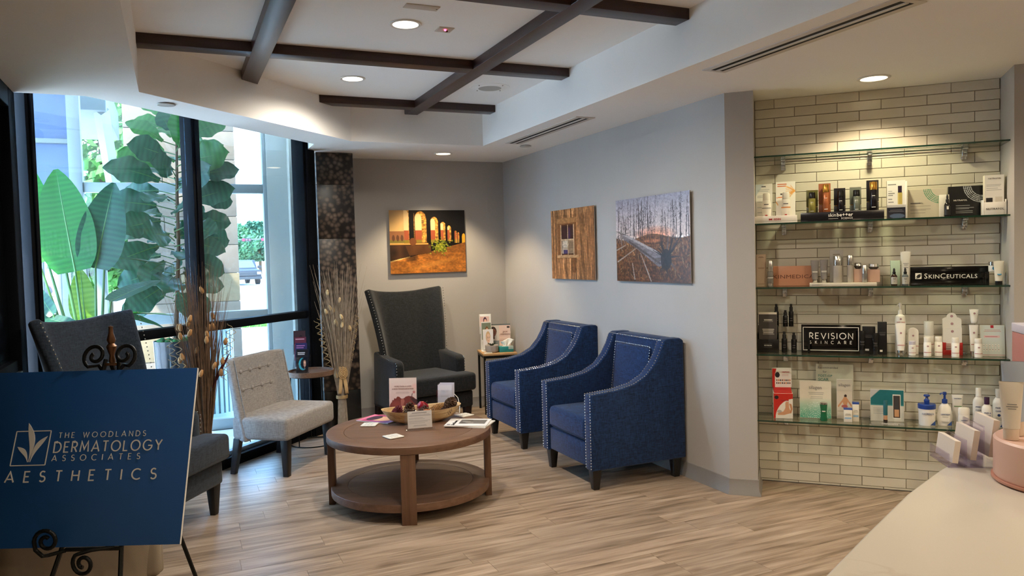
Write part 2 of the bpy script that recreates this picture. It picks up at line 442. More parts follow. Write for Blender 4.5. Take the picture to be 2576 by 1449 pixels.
def sheet(cv, name, w, h, parent, loc=(0, 0, 0), rot=(0, 0, 0), y=0.0):
    """printed face, w x h, in local XZ with its lower middle at loc, looking along local -Y"""
    nx, ny = cv.nx, cv.ny
    a = np.where(cv.a <= 0.04045, cv.a / 12.92, ((cv.a + 0.055) / 1.055) ** 2.4)
    xs = (np.arange(nx) / (nx - 1) - .5) * w; zs = (1 - np.arange(ny) / (ny - 1)) * h
    XX, ZZ = np.meshgrid(xs, zs)
    V = np.stack([XX, np.full_like(XX, y), ZZ], -1).reshape(-1, 3)
    i = np.arange(nx - 1)[None, :] + np.arange(ny - 1)[:, None] * nx
    F = np.stack([i, i + nx, i + nx + 1, i + 1], -1).reshape(-1, 4)
    me = bpy.data.meshes.new(name)
    me.vertices.add(len(V)); me.vertices.foreach_set('co', V.astype(np.float32).ravel())
    me.loops.add(F.size); me.loops.foreach_set('vertex_index', F.astype(np.int32).ravel())
    me.polygons.add(len(F)); me.polygons.foreach_set('loop_start', np.arange(0, F.size, 4, dtype=np.int32))
    me.update(calc_edges=True)
    at = me.color_attributes.new('ink', 'FLOAT_COLOR', 'POINT')
    at.data.foreach_set('color', np.concatenate([a.reshape(-1, 3), np.ones((nx * ny, 1))], 1).astype(np.float32).ravel())
    me.materials.append(print_mat())
    o = bpy.data.objects.new(name, me); COL.objects.link(o); o.parent = parent; o.location = loc; o.rotation_euler = rot
    return o

# ================================================================ ROOM SHELL
ZS, ZC = 2.53, 2.83          # soffit height, coffer height
paint = mat('grey wall paint', 'b0aba5', 0.75, var=0.03, vscale=2.0, bump=0.03, bscale=260)
white = mat('white ceiling paint', 'f3f1ed', 0.8, var=0.015, vscale=1.5, bump=0.02, bscale=220)
base_m = mat('grey cove base', '8b8784', 0.5, var=0.03)
dark_al = mat('dark bronze aluminium', '0a0d13', 0.6, metal=0.0, spec=0.08)
pale_al = mat('pale silver aluminium', '8a9597', 0.45, metal=0.2)
glass = clear_mat('window glass', (0.945, 0.985, 1.0), 0.035)
glass2 = clear_mat('outer window glass', (0.975, 0.99, 1.0), 0.025)

# floor: slab with every plank laid on it
fl = MB().box((-0.95, -3.1, -0.12), (5.7, 7.5, -0.007)).build('floor', mat('floor bed', '3a312a', 0.8))
struct(fl, 'grey brown wood plank floor of the waiting lounge', 'floor')
plank_m = wood_mat('grey brown vinyl plank', '54432f', 'a18c78', 'c6b39f', axis=0, scale=2.6, rough=0.33, obj_random=0.10, knots=True, bump=0.05)
def clip(poly, n, d):
    out = []
    for i in range(len(poly)):
        a, b = poly[i], poly[(i + 1) % len(poly)]
        da, db = n[0] * a[0] + n[1] * a[1] - d, n[0] * b[0] + n[1] * b[1] - d
        if da <= 0: out.append(a)
        if (da < 0) != (db < 0) and da != db:
            t = da / (da - db); out.append((a[0] + t * (b[0] - a[0]), a[1] + t * (b[1] - a[1])))
    return out
PW, PL, GAP = 0.152, 1.22, 0.0007
full = MB().box((GAP, GAP, -0.006), (PL - GAP, PW - GAP, 0)).mesh('plank', plank_m)
rnd = random.Random(5)
row = 0; y = 0.86
while y < 7.41:
    x = -0.777 - rnd.random() * PL
    while x < 4.9:
        ysplit = y + PW / 2
        ps = [(x + GAP, y + GAP), (x + PL - GAP, y + GAP), (x + PL - GAP, y + PW - GAP), (x + GAP, y + PW - GAP)]
        for n, d in (((-1, 0), 0.777), ((0, 1), 7.41), ((-Q, Q), 4.13)) + ((((1, 0), 3.18),) if y > 4.1 else (((Q, Q), 5.347),)):
            ps = clip(ps, n, d)
            if len(ps) < 3: break
        if len(ps) >= 3:
            if len(ps) == 4 and abs(ps[0][0] - x - GAP) < 1e-6 and abs(ps[2][0] - x - PL + GAP) < 1e-6:
                o = bpy.data.objects.new('plank', full); o.location = (x, y, 0)
            else:
                me = MB().prism([(a - x, b - y) for a, b in ps], -0.006, 0).mesh('plank', plank_m)
                o = bpy.data.objects.new('plank', me); o.location = (x, y, 0)
            COL.objects.link(o); o.parent = fl
        x += PL
    y += PW; row += 1

# walls
def P45(t, D): return ((D + t) * Q, (D - t) * Q)            # t along the tiled wall to the right, D away from the lounge corner
w = MB().prism([(3.18, 7.55), (3.18, 3.877), P45(-0.322, 4.995), P45(-0.338, 5.36), (3.75, 4.25), (3.75, 7.55)], 0, 2.6)
struct(w.build('wall_right', paint), 'grey wall with the two picture panels and the blunt 45 degree end', 'wall')
struct(MB().box((1.45, 7.41, 0), (3.3, 7.55, 2.6)).build('wall_back', paint), 'short grey back wall behind the black wing chair', 'wall')
w = MB().prism([P45(1.056, 4.995), P45(2.4, 4.995), P45(2.4, 5.6), P45(1.066, 5.6)], 0, 2.6)
struct(w.build('wall_front', paint), 'grey brown wall end to the right of the shelf niche', 'wall')
struct(MB().box((-0.95, -3.1, 0), (5.7, -3.0, 2.9)).build('wall_rear', paint), 'plain wall behind the viewer', 'wall')
struct(MB().box((5.6, -3.0, 0), (5.7, 2.2, 2.9)).build('wall_side', paint), 'plain wall beyond the reception counter', 'wall')
struct(MB().box((-0.92, -3.0, 0), (-0.777, 2.6, 2.9)).build('wall_left', paint), 'plain wall left of the viewer', 'wall')
# cove base: swept profile along the walls
def cove(name, pts, label):
    prof = [(0, 0), (0.02, 0.0), (0.018, 0.012), (0.008, 0.03), (0.006, 0.1), (0.0, 0.102)]
    P = [Vector(p) for p in pts]; n = len(P); vs = []; fs = []
    for i in range(n):
        d0 = (P[i] - P[i - 1]).normalized() if i else (P[1] - P[0]).normalized()
        d1 = (P[i + 1] - P[i]).normalized() if i < n - 1 else d0
        nn = (Vector((-d0.y, d0.x)) + Vector((-d1.y, d1.x))).normalized()
        k = 1 / max(0.4, nn.dot(Vector((-d1.y, d1.x))))
        vs += [(P[i].x + nn.x * o_ * k, P[i].y + nn.y * o_ * k, z_) for o_, z_ in prof]
    m = len(prof)
    for i in range(n - 1):
        for j in range(m - 1): fs.append((i * m + j, i * m + j + 1, (i + 1) * m + j + 1, (i + 1) * m + j))
    o = MB().add(vs, fs).build(name, base_m, smooth=True); fix_normals(o)
    return struct(o, label, 'baseboard')
cove('baseboard_right', [P45(-0.33, 5.3), P45(-0.322, 4.995), (3.18, 3.877), (3.18, 7.40)], 'grey cove base along the picture wall and its blunt end')
cove('baseboard_back', [(3.178, 7.41), (1.535, 7.41)], 'dark grey cove base under the arches picture')

# ceiling
c = MB()
c.box((2.54, -3.0, ZS), (5.6, 7.6, ZC + 0.02))
c.box((-0.92, -3.0, ZS), (-0.144, 5.035, ZC + 0.02))
c.box((-0.144, -3.0, ZS), (2.54, 0.72, ZC + 0.02))
c.prism([(-0.144, 4.836), (1.375, 6.345), (2.54, 6.345), (2.54, 7.6), (1.107, 7.6), (1.107, 6.572), (-0.43, 5.035), (-0.144, 5.035)], ZS, ZC + 0.02)
struct(c.build('ceiling', white), 'white dropped soffit running round the coffered ceiling', 'ceiling')
struct(MB().prism([(-0.95, -3.1), (5.7, -3.1), (5.7, 7.6), (1.25, 7.6), (1.25, 7.25), (-0.95, 5.05)], ZC, 2.92).build('ceiling_coffer', white), 'raised white ceiling field inside the coffer', 'ceiling')
beam_m = wood_mat('dark walnut beam', '1f1110', '321c18', '442720', axis=0, scale=5, rough=0.38, bump=0.03)
beam_m2 = wood_mat('dark walnut beam lengthwise', '1f1110', '321c18', '442720', axis=1, scale=5, rough=0.38, bump=0.03)
BZ = 2.772
for k, (y0, x0, x1, lab) in enumerate(((6.04, 1.07, 2.54, 'short dark wooden ceiling beam nearest the back wall'),
                                   (4.71, -0.144, 2.54, 'dark wooden cross beam through the middle of the coffer'),
                                   (3.365, -0.144, 2.54, 'dark wooden cross beam at the top edge of the picture'),
                                   (2.02, -0.144, 2.54, 'dark wooden cross beam above the viewer'))):
    pl_ = [(x0, y0), (x1, y0), (x1, y0 + 0.12), (x0 + (0.12 if k == 0 else 0), y0 + 0.12)]
    o = MB().prism(pl_, BZ, ZC + 0.004).build('ceiling_beam', beam_m, bevel=0.003)
    struct(o, lab, 'ceiling beam'); o['group'] = 'ceiling beams'
for x0, y1, lab in ((1.832, 6.345, 'long dark wooden beam running towards the corner, right of the downlights'),
                    (0.458, 0, 'long dark beam with a pale daylight sheen, left of the downlights')):
    pl_ = [(x0, 0.72), (x0 + 0.114, 0.72), (x0 + 0.114, y1 or x0 + 0.114 + 4.98), (x0, y1 or x0 + 4.98)]
    o = MB().prism(pl_, BZ - 0.001, ZC + 0.004).build('ceiling_beam', beam_m2, bevel=0.003)
    struct(o, lab, 'ceiling beam'); o['group'] = 'ceiling beams'

# granite pillar
def granite_mat():
    m = bpy.data.materials.new('brown granite'); m.use_nodes = True
    nt = m.node_tree; b = nt.nodes['Principled BSDF']; b.inputs['Roughness'].default_value = 0.38
    tc = nt.nodes.new('ShaderNodeTexCoord')
    v = nt.nodes.new('ShaderNodeTexVoronoi'); v.inputs['Scale'].default_value = 24; v.inputs['Randomness'].default_value = 1.0
    nt.links.new(tc.outputs['Object'], v.inputs['Vector'])
    r = nt.nodes.new('ShaderNodeValToRGB'); cr = r.color_ramp
    cr.elements[0].position = 0.1; cr.elements[0].color = (*hexc('8a7768'), 1)
    cr.elements[1].position = 0.62; cr.elements[1].color = (*hexc('1c191a'), 1)
    e = cr.elements.new(0.42); e.color = (*hexc('5d4d42'), 1)
    nt.links.new(v.outputs['Distance'], r.inputs[0])
    n = nt.nodes.new('ShaderNodeTexNoise'); n.inputs['Scale'].default_value = 9; nt.links.new(tc.outputs['Object'], n.inputs['Vector'])
    mx = nt.nodes.new('ShaderNodeMixRGB'); mx.blend_type = 'MULTIPLY'; mx.inputs[0].default_value = 0.8
    nt.links.new(r.outputs[0], mx.inputs[1]); nt.links.new(n.outputs['Fac'], mx.inputs[2])
    nt.links.new(mx.outputs[0], b.inputs['Base Color'])
    MATS['brown granite'] = m; return m
gm = granite_mat()
pil = bpy.data.objects.new('granite_pillar', None); COL.objects.link(pil); pil.location = (1.365, 7.25, 0)
struct(pil, 'square pillar clad in polished brown granite slabs on a black base', 'pillar')
MB().box((-0.16, -0.19, 0), (0.165, 0.2, 2.6)).build('core', mat('pillar core', '141212', 0.7), pil)
for z0, z1 in ((0.0, 0.355), (0.357, 1.06), (1.062, 1.75), (1.752, 2.24), (2.242, 2.528)):
    MB().box((-0.165, -0.2, z0), (0.168, 0.16, z1)).build('slab', gm if z0 > 0 else mat('black granite', '17181a', 0.25, var=0.2, vscale=60), pil, bevel=0.002)

# ---------------------------------------------------------------- inner window wall (45 degrees)
win = bpy.data.objects.new('window_1', None); COL.objects.link(win); win.rotation_euler = (0, 0, PI / 4)
struct(win, 'dark framed floor to ceiling window wall at an angle', 'window')
S0, S1 = 3.085, 5.765
for a, b, d0, d1 in ((4.325, 4.402, 4.115, 4.225), (5.60, 5.765, 4.10, 4.225), (3.075, 3.13, 4.115, 4.225)):
    MB().box((a, d0, 0), (b, d1, 2.8)).build('post', dark_al, win, bevel=0.004)
    MB().box((a + 0.022, d0 - 0.012, 0), (b - 0.022, d0, 2.8)).build('post_cap', dark_al, win, bevel=0.003)
for a, b in ((3.13, 4.325), (4.402, 5.60)):
    MB().box((a, 4.12, 1.055), (b, 4.222, 1.118)).build('rail', dark_al, win, bevel=0.003)
    MB().box((a, 4.125, 0.0), (b, 4.222, 0.075)).build('bottom_rail', dark_al, win, bevel=0.003)
    MB().box((a, 4.185, 0.0), (b, 4.24, 0.105)).build('glazing_bead', pale_al, win, bevel=0.003)
    MB().box((a, 4.12, 2.72), (b, 4.222, 2.8)).build('head_rail', dark_al, win, bevel=0.003)
    MB().box((a, 4.178, 1.118), (b, 4.184, 2.72)).build('pane', glass, win)
    MB().box((a, 4.178, 0.075), (b, 4.184, 1.055)).build('pane', glass, win)

# dark storefront door wall at the far left
dr = bpy.data.objects.new('door_1', None); COL.objects.link(dr)
struct(dr, 'black framed door wall at the far left edge', 'door')
blackglass = mat('black door glass', '05070b', 0.12, spec=0.4)
MB().box((-0.86, 4.86, 0), (-0.777, 5.035, 2.528)).build('jamb', dark_al, dr, bevel=0.004)
MB().box((-0.86, 2.6, 2.42), (-0.777, 4.86, 2.528)).build('header', dark_al, dr, bevel=0.004)
MB().box((-0.86, 2.6, 0), (-0.777, 2.7, 2.42)).build('jamb', dark_al, dr, bevel=0.004)
MB().box((-0.86, 2.7, 0.0), (-0.80, 4.86, 0.12)).build('bottom_rail', dark_al, dr, bevel=0.003)
MB().box((-0.86, 2.7, 0.98), (-0.795, 4.86, 1.06)).build('mid_rail', dark_al, dr, bevel=0.003)
MB().box((-0.85, 2.7, 0.12), (-0.83, 4.86, 2.42)).build('panel', blackglass, dr)
MB().box((-0.797, 4.74, 0.965), (-0.776, 4.86, 1.0)).build('glint_plate', mat('brushed steel', '9a9a96', 0.3, metal=0.9), dr, bevel=0.003)  # small steel plate stands for the light reflection on the door rail

# ---------------------------------------------------------------- entrance vestibule beyond the window
conc = mat('pale vestibule tile', 'd9dbd9', 0.35, var=0.05, vscale=5)
vf = MB().prism([(-1.7, 7.9), (-1.7, 4.3), (-0.777, 5.16), (1.15, 7.08), (1.15, 7.9)], -0.14, -0.01).build('floor_vestibule', mat('grey tile joint', '7d7f7e', 0.8))
struct(vf, 'pale tiled floor of the entrance vestibule behind the window', 'floor')
for i in range(6):
    for j in range(6):
        x0, y0 = -1.6 + i * 0.46, 5.0 + j * 0.46
        ps = [(x0, y0), (x0 + .452, y0), (x0 + .452, y0 + .452), (x0, y0 + .452)]
        for n, d in (((Q, -Q), -4.26), ((1, 0), 1.14), ((0, 1), 7.6)):
            ps = clip(ps, n, d)
            if len(ps) < 3: break
        if len(ps) >= 3: MB().prism(ps, -0.01, 0.0).build('tile', conc, vf)
struct(MB().box((0.832, 7.60, 0), (1.6, 7.74, 3.3)).build('wall_vestibule', mat('pale vestibule plaster', 'aeb4b0', 0.8)), 'pale plaster wall strip between the outer glazing and the dark mullion', 'wall')
struct(MB().box((1.02, 7.44, 0), (1.15, 7.60, 3.3)).build('trim_1', mat('rough concrete edge', 'a5a8a0', 0.9, var=0.15, vscale=14, bump=0.4, bscale=30)), 'rough concrete strip beside the last mullion', 'trim')
lw_ = bpy.data.objects.new('added_side_window', None); COL.objects.link(lw_); lw_.location = (-1.75, 4.1, 0)  # unseen side, glazed to let more daylight into the room
struct(lw_, 'added pale framed glazing on the unseen left side of the vestibule, for daylight', 'window')
for y0 in (0.0, 1.2, 2.4, 3.55): MB().box((0, y0, 0), (.09, y0 + .06, 3.3)).build('mullion', pale_al, lw_, bevel=.004)
for y0 in (0.06, 1.26, 2.46):
    y1 = y0 + 1.14 if y0 < 2 else 3.55
    MB().box((0, y0, 0), (.09, y1, .1)).build('sill', pale_al, lw_, bevel=.004); MB().box((0, y0, 2.2), (.09, y1, 2.28)).build('transom', pale_al, lw_, bevel=.004); MB().box((0, y0, 3.22), (.09, y1, 3.3)).build('head', pale_al, lw_, bevel=.004)
    MB().box((.04, y0, .1), (.046, y1, 2.2)).build('pane', glass2, lw_); MB().box((.04, y0, 2.28), (.046, y1, 3.22)).build('pane', glass2, lw_)
struct(MB().prism([(-1.75, 7.75), (-1.75, 4.1), (-0.95, 4.1), (-0.93, 5.05), (1.2, 7.2), (1.7, 7.75)], 3.3, 3.4).build('ceiling_vestibule', white), 'white ceiling of the entrance vestibule', 'ceiling')
struct(MB().prism([(-1.75, 5.0), (-0.93, 5.0), (1.25, 7.18), (1.25, 7.24), (-0.95, 5.09), (-1.75, 5.09)], 2.8, 3.3).build('wall_bulkhead', white), 'white bulkhead above the angled window', 'wall')
ow = bpy.data.objects.new('window_2', None); COL.objects.link(ow); ow.location = (0, 7.62, 0)
struct(ow, 'pale framed outer glazing of the entrance vestibule', 'window')
def bar(x0, x1, z0, z1, nm, y0=0.0, y1=0.1): MB().box((x0, y0, z0), (x1, y1, z1)).build(nm, pale_al, ow, bevel=0.004)
bar(0.795, 0.832, 0, 3.3, 'jamb'); bar(-1.65, -1.6, 0, 3.3, 'jamb')
bar(-0.80, -0.70, 0, 3.3, 'mullion', -0.03, 0.11)
bar(-1.14, -1.03, 0, 1.95, 'mullion'); bar(-0.65, -0.55, 0, 1.95, 'mullion'); bar(-0.955, -0.90, 0, 1.95, 'mullion')
for x0, x1 in ((-0.70, 0.795),):
    bar(x0, x1, 2.205, 2.29, 'transom'); bar(x0, x1, 1.015, 1.105, 'rail'); bar(x0, x1, 0, 0.1, 'sill'); bar(x0, x1, 3.2, 3.3, 'head')
    MB().box((x0, 0.04, 2.285), (x1, 0.046, 3.2)).build('pane', glass2, ow)
    MB().box((x0, 0.04, 1.105), (x1, 0.046, 2.205)).build('pane', glass2, ow)
    MB().box((x0, 0.04, 0.1), (x1, 0.046, 1.015)).build('pane', glass2, ow)
bar(-1.6, -0.8, 1.95, 2.25, 'transom'); bar(-1.6, -0.8, 2.62, 2.66, 'transom'); bar(-1.6, -0.8, 0, 0.1, 'sill')
spand = mat('blue grey spandrel glass', '566c92', 0.25, spec=0.6)
MB().box((-1.6, 0.04, 2.25), (-0.8, 0.05, 2.62)).build('spandrel', spand, ow); MB().box((-1.6, 0.04, 2.66), (-0.8, 0.05, 3.3)).build('spandrel', spand, ow)
MB().box((-1.6, 0.04, 0.1), (-0.8, 0.046, 1.95)).build('pane', glass2, ow)

# ================================================================ OUTSIDE
gnd = MB().prism([(-60, -30), (-1.85, -30), (-1.85, 7.8), (70, 7.8), (70, 140), (-60, 140)], -0.2, -0.03).build('ground', mat('pale concrete paving', 'd2cfc8', 0.85, var=0.05, vscale=0.6))
struct(gnd, 'pale sunlit concrete drive outside the entrance', 'ground')
struct(MB().box((-1.8, 7.55, 3.4), (6, 7.75, 7.5)).build('wall_facade', mat('facade stucco', 'c9bda9', 0.9)), 'building front above the entrance', 'wall')
# stone pier, block by block
stone = []
for k, h in enumerate(('6f6050', '6a5d50', '756348', '6d6052')):
    stone.append(mat('limestone %d' % k, h, 0.9, var=0.10, vscale=3.5, bump=0.5, bscale=14))
pier = bpy.data.objects.new('stone_pier', None); COL.objects.link(pier); pier.location = (0.115, 10.5, 0)
struct(pier, 'tan limestone block pier outside the entrance', 'stone pier')
MB().box((-0.6, 0.03, -0.02), (0.62, 0.9, 5.0)).build('core', mat('mortar', 'a39885', 0.95), pier)
rr = random.Random(3); z = -0.02; r = 0
while z < 4.9:
    h = 0.362; xs = [-0.63, -0.63 + (0.42 if r % 2 else 0.78), 0.652] if r % 3 else [-0.63, -0.05, 0.652]
    for a, b in zip(xs, xs[1:]):
        MB().box((a + 0.004, 0, z + 0.004), (b - 0.004, 0.92, z + h - 0.004)).build('stone_block', rr.choice(stone), pier, bevel=0.006)
    z += h; r += 1
# steel canopy with bracket at the left
can = thing('entrance_canopy', 'pale metal entrance canopy with a slanting bracket outside', 'canopy', (-0.75, 8.2, 0))
MB().box((-0.7, 0.0, 3.02), (0.22, 1.9, 3.34)).build('roof_box', mat('pale canopy steel', '66767b', 0.5), can, bevel=0.01)
MB().box((-0.55, 0.3, 2.25), (-0.15, 0.4, 3.02)).build('panel', mat('grey green canopy panel', '4d5c60', 0.5), can)
MB().tube([(0.17, 0.1, 3.05), (0.17, 1.8, 2.2)], 0.07, 4).build('bracket', mat('pale bracket steel', '8a918c', 0.5), can)
MB().box((-0.28, 0.05, 0), (-0.16, 0.2, 3.02)).build('post', mat('pale bracket steel', 'cdd3cc'), can, bevel=0.01)
MB().box((-0.6, 0.05, 0), (-0.5, 0.2, 3.02)).build('post', mat('pale bracket steel', 'cdd3cc'), can, bevel=0.01)
# grass strip and kerb
struct(MB().box((-8, 17.9, -0.03), (12, 22.0, 0.10)).build('lawn', mat('lawn soil', '5f8a3c', 0.95, var=0.2, vscale=3)), 'bed of the grass strip beyond the drive', 'lawn')
gb = MB(); rg = random.Random(9)
for k in range(9000):
    x, yy = rg.uniform(0.4, 3.2), rg.uniform(17.9, 22.0); hh = rg.uniform(0.03, 0.09); a = rg.uniform(0, PI); dx, dy = math.cos(a) * .02, math.sin(a) * .02
    gb.add([(x - dx, yy - dy, .1), (x + dx, yy + dy, .1), (x + rg.uniform(-.03, .03), yy, .1 + hh)], [(0, 1, 2)])
tag(gb.build('grass', mat('bright green grass', '5c9a3a', 0.9)), 'bright green grass on the strip beyond the drive', 'grass', kind='stuff')
struct(MB().box((-8, 17.7, -0.03), (12, 17.9, 0.12)).build('kerb', mat('grey kerb concrete', '9c9a94', 0.9, var=0.1), bevel=0.02), 'grey concrete kerb along the grass strip', 'kerb')
# trees
def blob_tree(name, label, loc, H, Rr, col1, n, seed, group=None, trunk=True, z0=0.25):
    t = thing(name, label, 'tree', loc, 0, group); rd = random.Random(seed)
    mb = MB()
    for k in range(n):
        u = rd.random(); a = rd.uniform(0, 2 * PI); rad = Rr * (0.35 + 0.65 * math.sin(PI * min(1, max(.05, u)))) * math.sqrt(rd.random())
        c0 = Vector((rad * math.cos(a), rad * math.sin(a), H * (z0 + (1 - z0) * u)))
        s = Rr * rd.uniform(0.05, 0.11)
        d = Vector((rd.gauss(0, 1), rd.gauss(0, 1), rd.gauss(0, 1))).normalized(); e = d.orthogonal().normalized(); g = d.cross(e)
        mb.add([c0 - e * s, c0 + g * s * .5, c0 + e * s, c0 - g * s * .5], [(0, 1, 2, 3)])
    o = mb.build('foliage', mat('leaf %s' % col1, col1, 0.8, var=0.35, vscale=0.8), t); o['kind'] = 'stuff'
    MB().tube([(0, 0, -0.05), (0.05, 0, H * .4), (0, 0.05, H * .75)], [Rr * .06, Rr * .045, Rr * .02], 7).build('trunk', mat('tree bark', '5d4b3a', 0.95, var=.2), t)
    return t
blob_tree('roadside_tree', 'tall leafy tree seen above the canopy on the left', (-1.6, 22, 0), 8.0, 2.2, '4f7f35', 5200, 1, z0=0.12)
for k, (x, yy, H, R2, cc) in enumerate(((7.0, 106, 6.6, 3.4, '3f6e48'), (11.3, 116, 7.4, 4.2, '356248'), (18.5, 106, 7.8, 4, '3f6e48'), (1.0, 116, 6.8, 3.4, '3a643a'), (-5, 104, 7.5, 4.0, '456f36'))):
    blob_tree('roadside_tree', ('round green tree behind the traffic lights', 'taller blue green tree at the right of the road view', 'tree hidden beside the window jamb', 'tree behind the stone pier', 'green tree over the parked cars at the left')[k], (x, yy, 0), H, R2, cc, 2600, 20 + k, 'trees across the road')
# traffic lights
def traffic_light(x, label):
    t = thing('traffic_light', label, 'traffic light', (x, 100, 0), 0, 'traffic lights over the road')
    MB().box((-0.55, -0.1, 4.2), (0.55, 0.1, 4.62)).build('housing', mat('signal housing', '22252a', 0.6), t, bevel=0.03)
    MB().cyl((-0.36, -0.11, 4.41), (-0.36, -0.15, 4.41), 0.16).build('red_lens', mat('red signal', (0.7, 0.01, 0.03), 0.4, emit=0.5), t)
    for xx in (0, 0.36): MB().cyl((xx, -0.11, 4.41), (xx, -0.14, 4.41), 0.14).build('dark_lens', mat('dark lens', '5a3a3c', 0.4), t)
    MB().box((-.05, .1, 4.35), (.05, .2, 4.47)).build('bracket', mat('signal pole', '4f5656', 0.6), t)
traffic_light(8.25, 'traffic signal showing red, beside the stone pier'); traffic_light(10.5, 'traffic signal showing red, at the right jamb of the window')
ms = thing('signal_mast', 'grey mast arm carrying the traffic signals across the road', 'mast', (15.0, 100.28, 0))
MB().tube([(-9, 0, 4.41), (-4, 0, 4.5), (0, 0, 4.7)], [.06, .08, .1], 8).build('mast_arm', mat('signal pole', '4f5656', .6), ms); MB().cyl((0, 0, 0), (0, 0, 4.8), .14).build('pole', mat('signal pole', '4f5656'), ms)
# pickup truck coming towards the viewer
tr = thing('pickup_truck', 'dark blue pickup truck facing the window, half hidden by the pier', 'truck', (4.7, 57, 0), 0.12)
tp = mat('navy truck paint', '0e1824', 0.55); chrome = mat('truck chrome', '2c3033', 0.5, metal=.3); tyre = mat('tyre rubber', '16171a', 0.85)
MB().prism([(0, .45), (0, 1.02), (1.3, 1.14), (2.0, 1.75), (3.6, 1.78), (3.9, 1.15), (5.4, 1.12), (5.4, .45)], -0.95, 0.95, axis='x').build('body', tp, tr, bevel=0.06)
MB().add([(-.82, 1.36, 1.2), (.82, 1.36, 1.2), (.72, 1.93, 1.71), (-.72, 1.93, 1.71)], [(0, 1, 2, 3)]).build('windscreen', mat('truck glass', '4a5c68', 0.1), tr, solid=0.02)
g = MB().box((-.6, -.03, .62), (.6, .03, .95)).build('grille', chrome, tr, bevel=.01)
for zz in (.7, .78, .86): MB().box((-.55, -.05, zz), (.55, -.02, zz + .03)).build('slat', mat('grille dark', '30343a', .5), g)
MB().box((-.95, -.12, .38), (.95, .05, .58)).build('bumper', chrome, tr, bevel=.03)
for s in (-1, 1):
    MB().box((s * .78 - .15, -.03, .72), (s * .78 + .15, .03, .92)).build('headlight', mat('headlight', '8d9598', .3), tr, bevel=.02)
    MB().box((s * 1.1 - .12, 1.35, 1.15), (s * 1.1 + .12, 1.45, 1.35)).build('mirror', tp, tr, bevel=.02)
    for yy in (.9, 4.4): MB().cyl((s * .72, yy, .38), (s * .98, yy, .38), .38, n=18).build('wheel', tyre, tr)
def car(loc, col, rz, label):
    t = thing('parked_car', label, 'car', loc, rz, 'cars parked across the drive')
    MB().prism([(-2.1, .3), (-2.1, .8), (-1.2, .9), (-.6, 1.4), (1.0, 1.42), (1.7, .95), (2.1, .85), (2.1, .3)], -.85, .85, axis='y').build('body', mat('car %s' % col, col, .3, coat=.5), t, bevel=.06)
    MB().prism([(-1.05, .92), (-.55, 1.34), (.95, 1.36), (1.5, .95)], -.87, .87, axis='y').build('windows', mat('car window', '3c4a55', .1), t)
    for xx in (-1.35, 1.35):
        for yy in (-.78, .78): MB().cyl((xx, yy - .1, .33), (xx, yy + .1, .33), .33, n=16).build('wheel', tyre, t)
car((-2.2, 44, 0), 'd8dcde', 0.1, 'silver car parked beyond the pier at the left'); car((-5.2, 49, 0), '8d3f46', 0.1, 'dark red car parked beside the silver one'); car((-8.2, 44, 0), 'c8ccd0', 0.1, 'pale car glimpsed at the far left mullions')
# outdoor litter bin
tb = thing('litter_bin', 'tall metal slatted litter bin outside the outer glazing', 'litter bin', (0.30, 8.22, -0.03))
MB().lathe([(.19, .02), (.185, .05), (.19, .9), (.185, .92)], 28).build('liner', mat('bin liner', '6f8f96', .6), tb, smooth=True)
for k in range(26):
    a = 2 * PI * k / 26; m = rotm(rz=a)
    MB().box((.2, -.014, .06), (.212, .014, .97), m).build('slat', mat('bin steel', 'b9d3d8', .4), tb)
for zz in (.06, .55, .93): MB().lathe([(.212, zz), (.222, zz), (.222, zz + .05), (.212, zz + .05), (.212, zz)], 28, cap=False).build('hoop', mat('bin steel', 'b9d3d8', .4), tb, smooth=True)

# ================================================================ LAMPS IN THE CEILING
lens_m = {}
def downlight(x, y, z, r, power, col, label, size=120, blend=0.6, glow=2.2, tilt=(0, 0), name='recessed_downlight'):
    t = thing(name, label, 'ceiling light', (x, y, z), 0, 'recessed downlights')
    MB().lathe([(r * .86, -0.001), (r * .86, -0.006), (r * 1.02, -0.007), (r * 1.08, -0.003), (r * 1.08, 0.0)], 32, cap=False).build('trim_ring', mat('downlight trim', 'd9d6d0', 0.35), t, smooth=True)
    key = (tuple(col), glow)
    if key not in lens_m: lens_m[key] = mat('downlight lens %d' % len(lens_m), col, 0.4, emit=glow)
    MB().lathe([(0.001, -0.0035), (r * .5, -0.0035), (r * .865, -0.0025)], 32, cap=False).build('lens', lens_m[key], t, smooth=True)
    d = bpy.data.lights.new('downlight_bulb', 'SPOT'); d.energy = power; d.color = col; d.spot_size = R_(size); d.spot_blend = blend; d.shadow_soft_size = r * .6
    o = bpy.data.objects.new('downlight_bulb', d); COL.objects.link(o); o.parent = t; o.location = (0, 0, -0.012); o.rotation_euler = (R_(tilt[0]), R_(tilt[1]), 0)
    return t
WARM = (1.0, 0.80, 0.52); NEUT = (1.0, 0.90, 0.76)
downlight(1.206, 4.10, ZC, .082, 48, NEUT, 'larger round downlight between the coffer beams, near the smoke sensor', 165)
downlight(1.201, 5.436, ZC, .082, 36, NEUT, 'round downlight in the coffer bay towards the window', 165)
downlight(2.353, 6.89, ZS, .080, 58, WARM, 'round downlight in the soffit above the arches picture', 102, 0.45)
downlight(3.769, 3.27, ZS, .085, 23, WARM, 'round downlight in the soffit over the shelf niche', 130, 0.5)
downlight(1.206, 2.75, ZC, .082, 48, NEUT, 'round downlight in the coffer bay above the viewer', 165)
downlight(1.206, 1.35, ZC, .082, 12, NEUT, 'round downlight in the coffer bay behind the viewer', 165)
